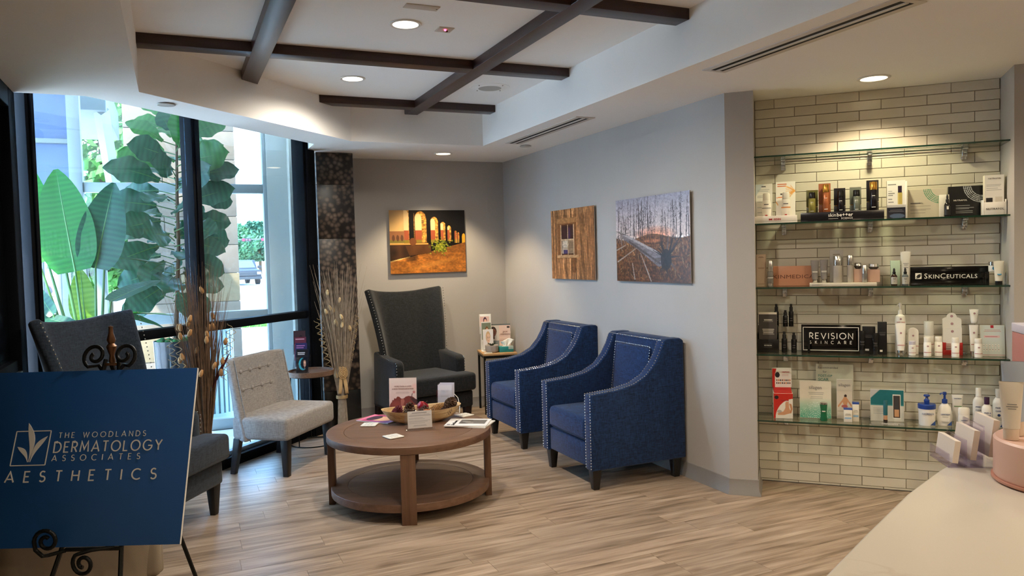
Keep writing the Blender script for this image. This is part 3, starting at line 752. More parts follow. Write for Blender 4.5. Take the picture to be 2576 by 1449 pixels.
for k, (x, y) in enumerate(((3.3, 1.6), (2.0, 0.1), (4.6, 0.6), (0.6, -1.2), (3.2, -1.4))):  # all out of view; the pair behind the viewer is added fill light
    downlight(x, y, ZS, .085, (20, 6, 55, 50, 80)[k], WARM, ('round downlight over the reception counter', 'round downlight just behind the counter edge', 'round downlight over the far end of the counter', 'added fill downlight behind the viewer on the left', 'added fill downlight behind the viewer on the right')[k], 165)

# slot diffusers in the soffit
vent_m = mat('diffuser white', 'cfc8bf', 0.5); slot_m = mat('diffuser slot', '0c0b0b', 0.8)
def diffuser(y0, y1, label):
    t = thing('slot_diffuser', label, 'air vent', (2.735, (y0 + y1) / 2, ZS), 0, 'slot diffusers')
    h = (y1 - y0) / 2
    MB().box((-.078, -h, -.005), (.078, h, 0)).build('frame', vent_m, t, bevel=.001)
    for xx in (-.026, .026): MB().box((xx - .013, -h + .03, -.0056), (xx + .013, h - .03, -.004)).build('slot', slot_m, t)
    MB().box((-.010, -h + .03, -.0085), (.010, h - .03, -.004)).build('blade', vent_m, t)
diffuser(4.84, 6.15, 'black slotted air diffuser in the soffit above the two pictures')
diffuser(2.18, 3.42, 'black slotted air diffuser at the top right of the ceiling')
# ceiling loudspeaker, plates, sprinklers
sp = thing('ceiling_speaker', 'round white loudspeaker grille in the coffer', 'speaker', (2.24, 5.426, ZC))
MB().lathe([(.001, -.008), (.09, -.008), (.095, -.004), (.15, -.003), (.152, 0)], 36, cap=False).build('ring', white, sp, smooth=True)
MB().lathe([(.001, -.0095), (.085, -.0095), (.088, -.008)], 32, cap=False).build('grille', mat('speaker mesh', 'bdb9b2', .8, bump=.6, bscale=400), sp)
for a in range(4): MB().ball((.125 * math.cos(a * PI / 2 + .5), .125 * math.sin(a * PI / 2 + .5), -.004), .005).build('screw', mat('screw', '6d6862', .5), sp)
pa = thing('ceiling_plate', 'blank rectangular access plate beside the downlight', 'ceiling plate', (1.206, 3.80, ZC))
MB().box((-.09, -.035, -.004), (.09, .035, 0)).build('cover', mat('plate beige', 'c7bcae', .6), pa, bevel=.002)
MB().cyl((.08, 0, -.004), (.08, 0, -.0055), .004).build('screw', mat('screw', '6d6862'), pa)
pb = thing('smoke_sensor', 'square ceiling sensor plate with a small red light', 'sensor', (1.44, 4.13, ZC))
MB().box((-.045, -.045, -.004), (.045, .045, 0)).build('cover', mat('plate beige', 'c7bcae', .6), pb, bevel=.002)
MB().ball((.0, -.012, -.005), .008).build('red_lamp', mat('red led', (1, .05, .12), .4, emit=4), pb)
MB().box((.008, -.0, -.012), (.02, .012, -.004)).build('sensor_eye', mat('sensor eye', '241f1d', .3), pb)
for x, y, lab in ((-0.007, 5.142, 'flat round sprinkler cover in the soffit by the window'), (2.903, 6.235, 'small round sprinkler cover beside the slot diffuser')):
    s_ = thing('sprinkler_cover', lab, 'sprinkler', (x, y, ZS), 0, 'sprinkler covers')
    MB().lathe([(.001, -.010), (.05, -.010), (.053, -.007), (.053, -.005)], 24, cap=False).build('disc', mat('sprinkler white', 'bfbab4', .5), s_, smooth=True)
    MB().lathe([(.045, -.006), (.045, 0)], 24, cap=False).build('collar', mat('screw', '6d6862'), s_, smooth=True)

# ================================================================ TILED SHELF NICHE
DT = 5.351
TL, TR = -0.336, 1.062
tile_m = None
def glazed_tile():
    m = bpy.data.materials.new('cream glazed tile'); m.use_nodes = True
    nt = m.node_tree; b = nt.nodes['Principled BSDF']; b.inputs['Roughness'].default_value = 0.22
    oi = nt.nodes.new('ShaderNodeObjectInfo'); tc = nt.nodes.new('ShaderNodeTexCoord')
    n = nt.nodes.new('ShaderNodeTexNoise'); n.inputs['Scale'].default_value = 7; nt.links.new(tc.outputs['Object'], n.inputs['Vector'])
    ad = nt.nodes.new('ShaderNodeMath'); ad.operation = 'ADD'; nt.links.new(oi.outputs['Random'], ad.inputs[0]); nt.links.new(n.outputs['Fac'], ad.inputs[1])
    r = nt.nodes.new('ShaderNodeValToRGB'); r.color_ramp.elements[0].position = 0.3; r.color_ramp.elements[1].position = 1.0
    hf = nt.nodes.new('ShaderNodeMath'); hf.operation = 'MULTIPLY'; hf.inputs[1].default_value = 0.66; nt.links.new(ad.outputs[0], hf.inputs[0]); nt.links.new(hf.outputs[0], r.inputs[0])
    r.color_ramp.elements[0].color = (*hexc('cfc9ba'), 1); r.color_ramp.elements[1].color = (*hexc('ded9cd'), 1)
    nt.links.new(r.outputs[0], b.inputs['Base Color'])
    bp = nt.nodes.new('ShaderNodeBump'); bp.inputs['Strength'].default_value = 0.12; bp.inputs['Distance'].default_value = 0.004
    nt.links.new(n.outputs['Fac'], bp.inputs['Height']); nt.links.new(bp.outputs[0], b.inputs['Normal'])
    MATS['cream glazed tile'] = m; return m
tile_m = glazed_tile()
wn = MB().box((TL - 0.02, 0.009, 0), (TR + 0.02, 0.12, 2.6)).build('wall_niche', mat('tile grout', '8e8270', 0.9))
wn.location = (*P45(0, DT), 0); wn.rotation_euler = (0, 0, -PI / 4)
struct(wn, 'wall of cream glazed brick tiles behind the glass shelves', 'wall')
TW, TH = 0.2543, 0.06135
tile_mesh = {}
rt = random.Random(11)
def tile_obj(x0, x1, z0, z1):
    w_, h_ = round(x1 - x0, 3), round(z1 - z0, 3)
    if w_ < 0.012: return
    if (w_, h_) not in tile_mesh:
        bm = bmesh.new(); bmesh.ops.create_cube(bm, size=1)
        for v in bm.verts: v.co = Vector((v.co.x * (w_ - .0028), v.co.y * .010, v.co.z * (h_ - .0028)))
        bmesh.ops.bevel(bm, geom=[e for e in bm.edges if all(v.co.y < 0 for v in e.verts)], offset=.0018, segments=1, affect='EDGES')
        me = bpy.data.meshes.new('tile'); bm.to_mesh(me); bm.free(); me.materials.append(tile_m); tile_mesh[(w_, h_)] = me
    o = bpy.data.objects.new('tile', tile_mesh[(w_, h_)]); COL.objects.link(o); o.parent = wn
    o.location = ((x0 + x1) / 2, 0.006 + rt.uniform(-.0006, .0006), (z0 + z1) / 2)
    o.rotation_euler = (rt.uniform(-.006, .006), 0, rt.uniform(-.002, .002))
row = 0; zt = ZS
while zt > 0.005:
    zb = max(0.0, zt - TH); x = (-0.214 if row % 2 == 0 else -0.089) - 2 * TW
    while x < TR:
        a, b = max(TL, x), min(TR, x + TW)
        if b > a: tile_obj(a, b, zb, zt)
        x += TW
    zt -= TH; row += 1

shelf_top = clear_mat('shelf glass', (0.93, 0.985, 0.95), 0.05, 0.01)
edge_m = mat('green glass edge', '12382a', 0.12, spec=0.8)
chrome = mat('chrome', 'c9ced2', 0.15, metal=1.0)
SHZ = {1: 2.135, 2: 1.713, 3: 1.310, 4: 0.885, 5: 0.463}
SLAB = ('topmost empty glass shelf on chrome brackets', 'glass shelf second from the top, carrying the black and white product trays', 'middle glass shelf with the pink plaque',
        'glass shelf second from the floor, with the black framed sign', 'lowest glass shelf with the red box and the white lotion bottles')
for k, z in SHZ.items():
    s_ = thing('glass_shelf', SLAB[k - 1], 'shelf', (*P45(0, DT), z), -PI / 4, 'glass shelves in the niche')
    mb = MB(); x0, x1, y0, y1 = TL + .004, TR - .004, -.262, -.012
    V = [(x0, y0, -.010), (x1, y0, -.010), (x1, y1, -.010), (x0, y1, -.010), (x0, y0, 0), (x1, y0, 0), (x1, y1, 0), (x0, y1, 0)]
    mb.add(V, [(0, 3, 2, 1), (4, 5, 6, 7)]); mb.cur = 1
    mb.add(V, [(0, 1, 5, 4), (1, 2, 6, 5), (2, 3, 7, 6), (3, 0, 4, 7)])
    mb.build('glass_plate', [shelf_top, edge_m], s_)
    for t in (-.16, .35, .867):
        br = MB().box((t - .014, -.085, -.020), (t + .014, -.002, -.0105)).box((t - .014, -.016, -.075), (t + .014, -.002, -.020)).build('bracket', chrome, s_, bevel=.002)
        MB().box((t - .014, -.05, -.062), (t + .014, -.016, -.02), rotm((0, 0, 0))).build('bracket_clamp', chrome, br, bevel=.003)
        MB().box((t - .012, -.045, .0005), (t + .012, -.002, .007)).build('bracket_lip', chrome, br, bevel=.001)

# ---------------------------------------------------------------- product builders (front = local -Y)
M_white = mat('white plastic', 'eeebe4', 0.35); M_black = mat('black gloss plastic', '0b0b0d', 0.25); M_ink = mat('black ink', '15151a', 0.6)
M_grey = mat('grey ink', '77757a', 0.7); M_wink = mat('white ink', 'f1efe9', 0.6, ); M_red = mat('red ink', 'b5222c', 0.5)
M_silver = mat('silver metal', 'c8c6c2', 0.18, metal=0.95); M_gold = mat('gold metal', 'd9a44e', 0.2, metal=0.95)
acry = clear_mat('clear acrylic', (0.95, 0.955, 0.965), 0.06, 0.02)
def put(name, label, cat, t, dep, sh, group=None, rz=0.0, dz=0.0):
    d2 = 0.275 - dep                                        # dep counts from the shelf's front edge
    t *= (DT - d2) / (DT - dep)
    return thing(name, label, cat, (*P45(t, DT - d2), SHZ[sh] + 0.0005 + dz), -PI / 4 + rz, group)
def marks(th, w, rows, m=None, y=-.001, x=0.0, h=.0028):
    """printed text lines: (height, relative width) pairs joined as one flat print"""
    mb = MB()
    for z, f in rows: mb.box((x - w * f / 2, y - .0003, z), (x + w * f / 2, y, z + h))
    o = mb.build('print_lines', m or M_grey, th); o['kind'] = 'stuff'; return o
def carton(th, w, d, h, m, name='carton_body', lid=None):
    b = MB().box((-w / 2, -d / 2, 0), (w / 2, d / 2, h)).build(name, m, th, bevel=.0012)
    if lid: MB().box((-w / 2 - .0006, -d / 2 - .0006, h * .86), (w / 2 + .0006, d / 2 + .0006, h + .0008)).build('lid', lid, th, bevel=.0012)
    return b
def arcband(th, r, z0, z1, m, sx=1, sy=1, a0=200, a1=340, name='label'):
    mb = MB(); n = 14
    mb.grid(lambda u, v: (r * math.cos(R_(a0 + (a1 - a0) * u)) * sx, r * math.sin(R_(a0 + (a1 - a0) * u)) * sy, z0 + (z1 - z0) * v), n, 1)
    return mb.build(name, m, th, smooth=True)
def bottle(th, w, h, m, cap_m, cap=.25, sy=1.0, neck=.55, capw=.62, shoulder=.08, n=24):
    """round or oval bottle with a separate cap; cap is a share of the height"""
    r = w / 2; hb = h * (1 - cap)
    MB().lathe([(r * .92, 0), (r, h * .015), (r, hb * (1 - shoulder)), (r * .9, hb * (1 - shoulder * .35)), (r * max(neck, capw) , hb)], n, sy=sy).build('bottle_body', m, th, smooth=True)
    MB().lathe([(r * capw, hb + .0004), (r * capw, h * .985), (r * capw * .93, h)], n, sy=min(1, sy / capw) if sy < 1 else 1).build('cap', cap_m, th, smooth=True)
def pump(th, w, h, m, pump_m, body=.66, sy=1.0):
    r = w / 2; hb = h * body
    MB().lathe([(r * .9, 0), (r, .006), (r, hb * .86), (r * .88, hb * .95), (r * .4, hb)], 24, sy=sy).build('bottle_body', m, th, smooth=True)
    p = MB().lathe([(r * .42, hb), (r * .42, hb + h * .07), (r * .16, hb + h * .09), (r * .16, h * .95)], 16).build('pump_collar', pump_m, th, smooth=True)
    MB().lathe([(r * .3, h * .93), (r * .34, h * .95), (r * .3, h)], 16).build('pump_head', pump_m, p, smooth=True)
    MB().tube([(0, 0, h * .965), (-r * .5, -r * .2, h * .965), (-r * .72, -r * .3, h * .94)], [r * .13, r * .12, r * .1], 8).build('nozzle', pump_m, p, smooth=True)
def squeeze(th, w, h, m, cap_m, cap=.14, up=False):
    """squeeze tube standing on its cap: round at the cap, flat crimp at the top"""
    mb = MB(); n = 24; k = 8; r0 = w * .36
    vs = []
    for j in range(k + 1):
        v = j / k; z = h * cap + (h - h * cap) * v; a = r0 + (w / 2 - r0) * v; b = r0 * .95 * (1 - v) ** .7 + .0015
        vs += [(a * math.cos(2 * PI * i / n), b * math.sin(2 * PI * i / n), z) for i in range(n)]
    fs = [(j * n + i, j * n + (i + 1) % n, (j + 1) * n + (i + 1) % n, (j + 1) * n + i) for j in range(k) for i in range(n)]
    mb.add(vs, fs + [tuple(range(n))[::-1], tuple(k * n + i for i in range(n))]); mb.build('tube_body', m, th, smooth=True)
    MB().lathe([(r0 * .86, 0), (r0 * .9, h * .01), (r0 * .92, h * cap * .97), (r0 * .8, h * cap)], n).build('cap', cap_m, th, smooth=True)
    MB().box((-w / 2, -.0016, h * .965), (w / 2, .0016, h)).build('crimp', m, th)
def dropper(th, w, h, glass_m, label_m):
    r = w / 2
    MB().lathe([(r * .92, 0), (r, .003), (r, h * .52), (r * .8, h * .6), (r * .36, h * .66)], 20).build('bottle_body', glass_m, th, smooth=True)
    arcband(th, r * 1.012, h * .08, h * .48, label_m)
    c_ = MB().lathe([(r * .52, h * .655), (r * .52, h * .78), (r * .46, h * .79)], 18).build('collar', M_black, th, smooth=True)
    MB().lathe([(r * .34, h * .785), (r * .36, h * .9), (r * .24, h * .98), (r * .1, h)], 16).build('rubber_bulb', mat('rubber bulb', '1c1b1e', .7), c_, smooth=True)
def jar(th, w, h, m, lid_m, lid=.4):
    r = w / 2
    MB().lathe([(r * .9, 0), (r, .004), (r, h * (1 - lid) - .002), (r * .9, h * (1 - lid))], 26).build('jar_body', m, th, smooth=True)
    MB().lathe([(r * 1.02, h * (1 - lid) + .0004), (r * 1.03, h * .97), (r * .97, h)], 26).build('lid', lid_m, th, smooth=True)
def stand(th, w, h, tilt, cv, thick=.003, m=None, name='panel', foot=.05):
    """upright printed panel leaning back on a foot"""
    p = MB().box((-w / 2, 0, 0), (w / 2, thick, h)).build(name, m or M_white, th, bevel=.0008)
    p.rotation_euler = (-tilt, 0, 0); p.location = (0, 0, .001)
    if cv is not None: sheet(cv, 'printed_face', w * .985, h * .985, p, (0, -.0006, h * .006))
    if foot: MB().prism([(thick + .001, 0), (foot, 0), (math.sin(tilt) * h * .6 + thick, h * .55)], -.012, .012, axis='x').build('easel_foot', m or M_white, th)
    return p

# ================================================================ PRODUCTS ON THE SHELVES
def face(cv, cx, cy, s, skin, hair, side=1, hair_low=False):
    """a plain portrait print: hair, head, neck, features"""
    d = tuple(int(c * .72) for c in skin)
    cv.ell(cx, cy - s * .12, s * .62, s * .78, hair)
    if hair_low: cv.rect(cx - s * .6, cy - .1 * s, cx + s * .6, cy + s * .9, hair)
    cv.rect(cx - s * .22, cy + s * .4, cx + s * .22, cy + s * 1.15, d)
    cv.ell(cx + side * s * .06, cy + s * .08, s * .47, s * .66, skin); cv.ell(cx - side * s * .3, cy + s * .1, s * .2, s * .5, d, .35, soft=1)
    for e in (-1, 1):
        cv.ell(cx + side * s * .1 + e * s * .19, cy + s * .0, s * .09, s * .035, (40, 28, 24)); cv.rect(cx + side * s * .1 + e * s * .19 - s * .11, cy - s * .12, cx + side * s * .1 + e * s * .19 + s * .11, cy - s * .08, tuple(int(c * .5) for c in d))
    cv.line(cx + side * s * .12, cy + s * .02, cx + side * s * .17, cy + s * .24, s * .025, d); cv.ell(cx + side * s * .1, cy + s * .42, s * .14, s * .045, (170, 80, 80))
    return cv
# ---- second shelf: sun care tray
th = put('display_tray', 'low white product tray with a dark red logo at the left end of the shelf', 'tray', -.208, .105, 2)
MB().box((-.129, -.06, 0), (.129, .055, .006)).box((-.129, -.06, .006), (.129, -.054, .046)).box((-.129, .05, .006), (.129, .055, .02)).box((-.129, -.0, .006), (.129, .05, .03)).build('tray_body', M_white, th, bevel=.0012)
text(th, 'ISDIN', .017, (.012, -.0606, .018), M_red, bold=.02)
MB().prism([(-.038, .018), (-.018, .022), (-.018, .026), (-.038, .030)], -.0612, -.0602, axis='y').prism([(-.018, .018), (-.034, .022), (-.034, .026), (-.018, .030)], -.0612, -.0602, axis='y').build('logo', M_red, th)
cv = Cv(28, 70, (242, 240, 236)); cv.poly([(0, .0), (.5, 0), (0, .35)], (200, 214, 224), .8); cv.rect(.36, .06, .62, .09, (60, 60, 66)); cv.lines(.1, .9, [.16, .2, .33, .37, .5, .66, .8], .012, (150, 160, 170), .8, .4)
th = put('product_card', 'white upright card with a pale blue corner at the far left', 'card', -.276, .15, 2, dz=.03)
stand(th, .103, .228, .08, cv)
cv = Cv(34, 76, (246, 243, 238)); cv.rect(.1, .05, .55, .075, (214, 110, 60)); cv.rect(.1, .1, .5, .125, (214, 110, 60))
for a in range(40): cv.line(.98, .26, .98 + .5 * math.cos(a * .7 + 2), .26 + .16 * math.sin(a * 1.3), .008, (240, 170, 84), .7)
cv.line(.05, .43, .5, .41, .012, (226, 130, 60)); cv.line(.1, .62, .02, .55, .02, (240, 170, 84)); cv.rect(.25, .32, .4, .35, (60, 60, 60))
th = put('product_card', 'white upright card with an orange sun splash', 'card', -.145, .15, 2, dz=.03)
stand(th, .118, .236, .08, cv)
for t, band, lab in ((-.262, '9a9ca0', 'white flask shaped sunscreen bottle with grey print, leftmost on the tray'), (-.144, 'd9843f', 'white flask shaped sunscreen bottle with an orange band')):
    th = put('sunscreen_bottle', lab, 'bottle', t, .13, 2, 'sunscreen bottles on the white tray', dz=.0305)
    h, r = .165, .029
    MB().lathe([(r * .7, 0), (r * .86, .004), (r * .97, h * .3), (r, h * .45), (r * .93, h * .62), (r * .78, h * .73), (r * .76, h * .74)], 22, sy=.6).build('bottle_body', M_white, th, smooth=True)
    MB().lathe([(r * .77, h * .743), (r * .74, h * .95), (r * .62, h)], 22, sy=.6).build('cap', mat('off white cap', 'e6e2da', .3), th, smooth=True)
    arcband(th, r * 1.01, h * .40, h * .44, mat('band ' + band, band, .5), sy=.6, name='colour_band'); arcband(th, r * .985, h * .54, h * .58, M_grey, sy=.6, a0=240, a1=300, name='logo')
    arcband(th, r * .94, h * .12, h * .16, M_red, sy=.6, a0=255, a1=285, name='emblem')
# ---- black tray with five boxed serums
th = put('display_tray', 'long low black display tray with white lettering', 'tray', .182, .105, 2)
MB().box((-.235, -.06, 0), (.235, .075, .006)).box((-.235, -.06, .006), (.235, -.055, .056)).box((-.235, -.0, .006), (.235, .075, .028)).build('tray_body', mat('black tray', '111019', .25), th, bevel=.001)
text(th, 'skin', .030, (-.030, -.0606, .026), M_wink, align='RIGHT'); text(th, 'be++er', .030, (-.028, -.0606, .026), M_wink, align='LEFT', bold=.012)
text(th, 'SCIENCE', .015, (.062, -.0606, .009), M_wink, align='RIGHT', spacing=1.15); MB().box((-.075, -.0608, .0135), (-.02, -.0602, .015)).build('logo_line', M_wink, th)
SER = ((.012, .068, .200, '5d5a2b', '8f8a4a', M_black, .041, .187, 'olive'), (.085, .070, .237, 'a05a35', 'b26a44', M_gold, .041, .231, 'copper'), (.171, .066, .204, '16121a', '1a161d', M_black, .039, .188, 'short black'),
       (.261, .064, .205, '6a6e64', '757b70', M_black, .040, .188, 'grey green'), (.356, .067, .242, '17131a', '18141b', M_gold, .045, .232, 'tall black'))
for t, w, h, bc, kc, cap, bw, bh, nm in SER:
    th = put('serum_box', '%s box with a cut-out window on the black tray' % nm, 'box', t, .158, 2, 'serum boxes on the black tray', dz=.0285)
    bm_ = mat('carton ' + nm, bc, .3); h0 = h - .028
    for nm_, a, b in (('lower_half', 0, h0 * .38), ('upper_half', h0 * .40, h0)): MB().box((-w / 2, -.016, a), (w / 2, .02, b)).build(nm_, bm_, th, bevel=.001)
    MB().box((-w / 2 + .003, -.013, h0 * .37), (w / 2 - .003, .017, h0 * .41)).build('gold_gap', M_gold, th)
    MB().box((-w / 2, -.016, h0), (w / 2, .02, h0 + .0012)).build('gold_top', mat('rose gold foil', 'e2b79a', .25, metal=.8), th)
    th = put('serum_bottle', '%s serum bottle standing in front of its box' % nm, 'bottle', t + (.008 if nm != 'olive' else 0), .119, 2, 'serum bottles on the black tray', dz=.0285)
    bottle(th, bw, bh - .030, mat('serum ' + nm, kc, .2, metal=.35), cap, cap=.24, neck=.8, capw=.94, shoulder=.04)
    arcband(th, bw / 2 * 1.012, bh * .2, bh * .215, M_wink, a0=240, a1=300, name='print_line'); arcband(th, bw / 2 * 1.012, bh * .5, bh * .512, M_wink, a0=245, a1=290, name='print_line')
# ---- leaflet dispenser, two big boxes, dropper, leaflet stand
cv = Cv(52, 80, (240, 238, 232)); cv.rect(.06, .1, .5, .125, (120, 120, 122)); cv.lines(.08, .45, [.27, .33, .38, .48, .55], .02, (110, 110, 112), .8, .5); cv.ell(.62, .16, .001, .001, (0, 0, 0))
cv.rect(.60, .15, .80, .32, (44, 30, 54)); cv.rect(.58, .32, .82, .63, (196, 176, 96)); cv.rect(.58, .32, .64, .63, (222, 204, 140)); cv.rect(0, .70, 1, 1, (40, 44, 62)); cv.lines(.1, .9, [.76, .8], .014, (190, 190, 200), .8, .3, True); cv.ell(.55, .92, .4, .06, (130, 160, 200), .8)
th = put('leaflet_dispenser', 'white leaflet box showing a gold bottle over a dark foot', 'leaflet box', .488, .13, 2)
MB().box((-.05, -.01, 0), (.05, .03, .232)).build('leaflet_stack', mat('leaflet paper', 'e4dcc8', .7), th); sheet(cv, 'printed_face', .1, .232, th, (0, -.0112, .0005))
MB().box((-.052, -.016, 0), (.052, -.0125, .085)).build('front_pocket', acry, th); MB().box((.05, -.016, 0), (.06, .034, .225)).build('side_wall', M_white, th, bevel=.001)
cv = Cv(64, 56, (202, 194, 178))
for r_ in (.42, .38, .34, .30, .26): cv.put(((np.hypot((cv.X - .86) * 1.15, cv.Y + .02) < r_ * 1.25) & (np.hypot((cv.X - .86) * 1.15, cv.Y + .02) > r_ * 1.25 - .022)).astype(float), (58, 142, 108))
cv.lines(.07, .6, [.58, .68, .72, .8], .018, (140, 132, 122), .8, .4); cv.rect(.07, .46, .33, .50, (110, 104, 98))
th = put('supplement_box', 'wide beige box with green concentric arcs', 'box', .645, .20, 2); carton(th, .205, .03, .176, mat('beige carton', 'cfc6b2', .6)); sheet(cv, 'printed_face', .203, .174, th, (0, -.0155, .001))
text(th, 'NUTRAFOL', .012, (-.088, -.0162, .088), M_grey, align='LEFT', spacing=1.1)
cv = Cv(72, 56, (10, 11, 16))
for r_ in (.44, .40, .36, .32, .28): cv.put(((np.hypot((cv.X - .82) * 1.2, cv.Y + .0) < r_ * 1.25) & (np.hypot((cv.X - .82) * 1.2, cv.Y) > r_ * 1.25 - .02)).astype(float), (196, 200, 206))
cv.lines(.18, .62, [.62, .7, .74, .8, .86], .016, (190, 192, 196), .8, .5)
th = put('supplement_box', 'wide black box with white concentric arcs', 'box', .862, .20, 2); carton(th, .218, .03, .182, mat('black carton', '0c0d12', .35)); sheet(cv, 'printed_face', .216, .18, th, (0, -.0155, .001))
text(th, 'NUTRAFOL', .013, (-.082, -.0162, .094), M_wink, align='LEFT', spacing=1.1, bold=.01)
th = put('small_carton', 'narrow white carton between the beige and black boxes', 'box', .742, .155, 2); carton(th, .05, .03, .134, mat('white carton', 'e9e4d8', .6)); marks(th, .04, [(.01, .3)], y=-.0152)
th = put('dropper_bottle', 'black dropper bottle with a white ring mark in front of the black box', 'bottle', .767, .10, 2); dropper(th, .034, .131, M_black, mat('black label', '131318', .5)); arcband(th, .0175, .044, .062, M_wink, a0=252, a1=288, name='ring_mark')
th = put('leaflet_holder', 'white leaflet holder with a slanted box at the right end of the shelf', 'leaflet holder', 1.012, .105, 2)
MB().box((-.052, -.005, .02), (.045, .045, .232)).build('leaflet_stack', mat('leaflet paper', 'e4dcc8', .7), th)
cv = Cv(44, 84, (240, 237, 230)); cv.lines(.1, .9, [.26, .3, .36, .4], .012, (150, 150, 150), .8, .3); cv.rect(.06, .62, .42, 1, (36, 34, 38)); cv.ell(.25, .84, .1, .05, (220, 220, 220)); cv.ell(.25, .84, .06, .03, (36, 34, 38)); cv.rect(.55, .6, .9, 1, (214, 208, 196)); cv.ell(.72, .82, .09, .04, (170, 190, 170))
sheet(cv, 'printed_face', .096, .21, th, (-.0035, -.0062, .021)); text(th, 'NUTRAFOL', .012, (-.003, -.0068, .208), M_grey, spacing=1.1)
MB().box((-.058, -.022, 0), (.05, -.018, .075)).box((.05, -.022, 0), (.054, .05, .09)).box((-.062, -.022, 0), (-.058, .05, .09)).box((-.058, -.018, 0), (.05, .05, .018)).build('pocket', M_white, th, bevel=.001)
text(th, 'NUTRAFOL', .016, (-.004, -.0226, .03), M_ink, spacing=1.15)
# ---- middle shelf
peach = mat('peach pink acrylic', 'd99c7c', .35); blush = mat('blush carton', 'd8b3a0', .6)
th = put('tall_carton', 'tall pale pink carton at the left end of the middle shelf', 'box', -.298, .14, 3); carton(th, .06, .05, .207, mat('pale pink carton', 'd9c3ad', .6)); marks(th, .05, [(.19, .5), (.185, .7), (.12, .8), (.115, .7), (.015, .8)], mat('tan ink', 'a58a72', .6), y=-.0255)
th = put('slim_bottle', 'slim mirror silver bottle beside the tall pink carton', 'bottle', -.244, .10, 3); bottle(th, .037, .167, mat('silver grey glass', '9c9a98', .25, metal=.6), M_silver, cap=.42, capw=.97, shoulder=.02); arcband(th, .019, .055, .058, M_wink, name='print_line'); arcband(th, .019, .005, .02, M_silver, a0=0, a1=360, name='foot_ring')
th = put('brand_plaque', 'glossy peach pink plaque with thin capital letters', 'sign', -.108, .18, 3)
MB().box((-.12, -.006, 0), (.12, .012, .128)).build('block', peach, th, bevel=.002); text(th, 'SKINMEDICA', .034, (-.006, -.0066, .048), mat('brown ink', '7a4a3a', .5), width=.27, spacing=1.05)
th = put('display_tray', 'low grey white tray with the pink plaque brand name', 'tray', .185, .105, 3)
MB().box((-.19, -.05, 0), (.19, .07, .020)).build('tray_body', mat('warm white tray', 'cfc8ba', .4), th, bevel=.0012); text(th, 'SKINMEDICA', .010, (-.178, -.0506, .006), M_grey, align='LEFT', spacing=1.1)
gt = mat('taupe grey tube', '85807e', .35)
for t, h, lab in ((.025, .141, 'taupe grey squeeze tube on the low tray, left one of two'), (.078, .144, 'taupe grey squeeze tube on the low tray, right one of two')):
    th = put('squeeze_tube', lab, 'tube', t, .12, 3, 'taupe tubes', dz=.0205); squeeze(th, .049, h, gt, M_silver, .16); marks(th, .03, [(h * .5, 1), (h * .46, 1)], M_wink, y=-.0175)
th = put('tall_carton', 'tall grey box with silver bars behind the chrome capped bottle', 'box', .150, .155, 3, dz=.0205); carton(th, .078, .04, .204, mat('grey carton', 'a8a39b', .5))
MB().box((-.02, -.0208, .172), (.02, -.02, .179)).box((-.02, -.0208, .05), (.02, -.02, .057)).build('silver_bars', M_silver, th)
th = put('serum_bottle', 'wide bottle with a mirror chrome cap on the low tray', 'bottle', .158, .104, 3, dz=.0205); bottle(th, .052, .167, mat('pale grey glass', 'b3ada6', .25), M_silver, cap=.36, capw=.97, shoulder=.02)
th = put('serum_bottle', 'slim pale bottle with a chrome upper third on the low tray', 'bottle', .230, .12, 3, dz=.0205); bottle(th, .038, .168, mat('pale grey glass', 'b3ada6'), M_silver, cap=.36, capw=.98, shoulder=.02)
th = put('serum_bottle', 'short brushed silver bottle between the two jars', 'bottle', .313, .098, 3, dz=.0205); bottle(th, .030, .106, mat('silver grey glass', '9c9a98'), M_silver, cap=.5, capw=.98, shoulder=.02)
for t, w, h, jh, lab in ((.273, .050, .082, .038, 'left'), (.361, .068, .078, .034, 'right')):
    th = put('jar_carton', 'small blush carton carrying the %s silver jar' % lab, 'box', t, .145, 3, 'blush cartons', dz=.0205); carton(th, w, .046, h, blush)
    th = put('cream_jar', 'silver lidded jar on top of the %s blush carton' % lab, 'jar', t, .145, 3, 'silver jars', dz=.0212 + h); r = w * .44
    MB().lathe([(r * .6, 0), (r * .95, jh * .3), (r, jh * .45)], 24).build('jar_body', mat('dark grey glass', '57524d', .2, metal=.4), th, smooth=True); MB().lathe([(r * 1.02, jh * .46), (r * .92, jh * .95), (r * .85, jh)], 24).build('lid', M_silver, th, smooth=True)
th = put('small_carton', 'pale mint carton behind the first brown dropper', 'box', .478, .165, 3); carton(th, .052, .036, .149, mat('mint carton', 'b3c9b4', .6))
brown = mat('brown glass', '2c1710', .15, spec=.6)
for t, lab in ((.478, 'brown dropper bottle in front of the mint carton'), (.539, 'clear grey dropper bottle in front of the white tube')):
    th = put('dropper_bottle', lab, 'bottle', t, .10, 3, 'dropper bottles on the middle shelf'); dropper(th, .036, .105, brown if t < .5 else mat('smoke glass', '5e6468', .1), mat('grey label', 'b9b6ae', .6)); marks(th, .02, [(.042, .9), (.036, .7), (.022, .4)], M_ink, y=-.0192, h=.0016)
th = put('squeeze_tube', 'tall white squeeze tube left of the black name sign', 'tube', .535, .165, 3); squeeze(th, .058, .205, mat('pearl white tube', 'd5d2cc', .35), M_white, .08); marks(th, .03, [(.13, 1), (.12, .7), (.105, .8)], y=-.018)
th = put('brand_sign', 'long black name block with white serif letters and a square leaf logo', 'sign', .762, .185, 3)
MB().box((-.208, -.01, 0), (.208, .015, .107)).build('block', mat('black acrylic', '07070a', .12), th, bevel=.0015)
def smallcaps(th, parts, y, z, m, x):
    for s_, sz in parts:
        o = text(th, s_, sz, (x, y, z), m, align='LEFT', spacing=1.08); x += max(v.co.x for v in o.data.vertices) + sz * .10
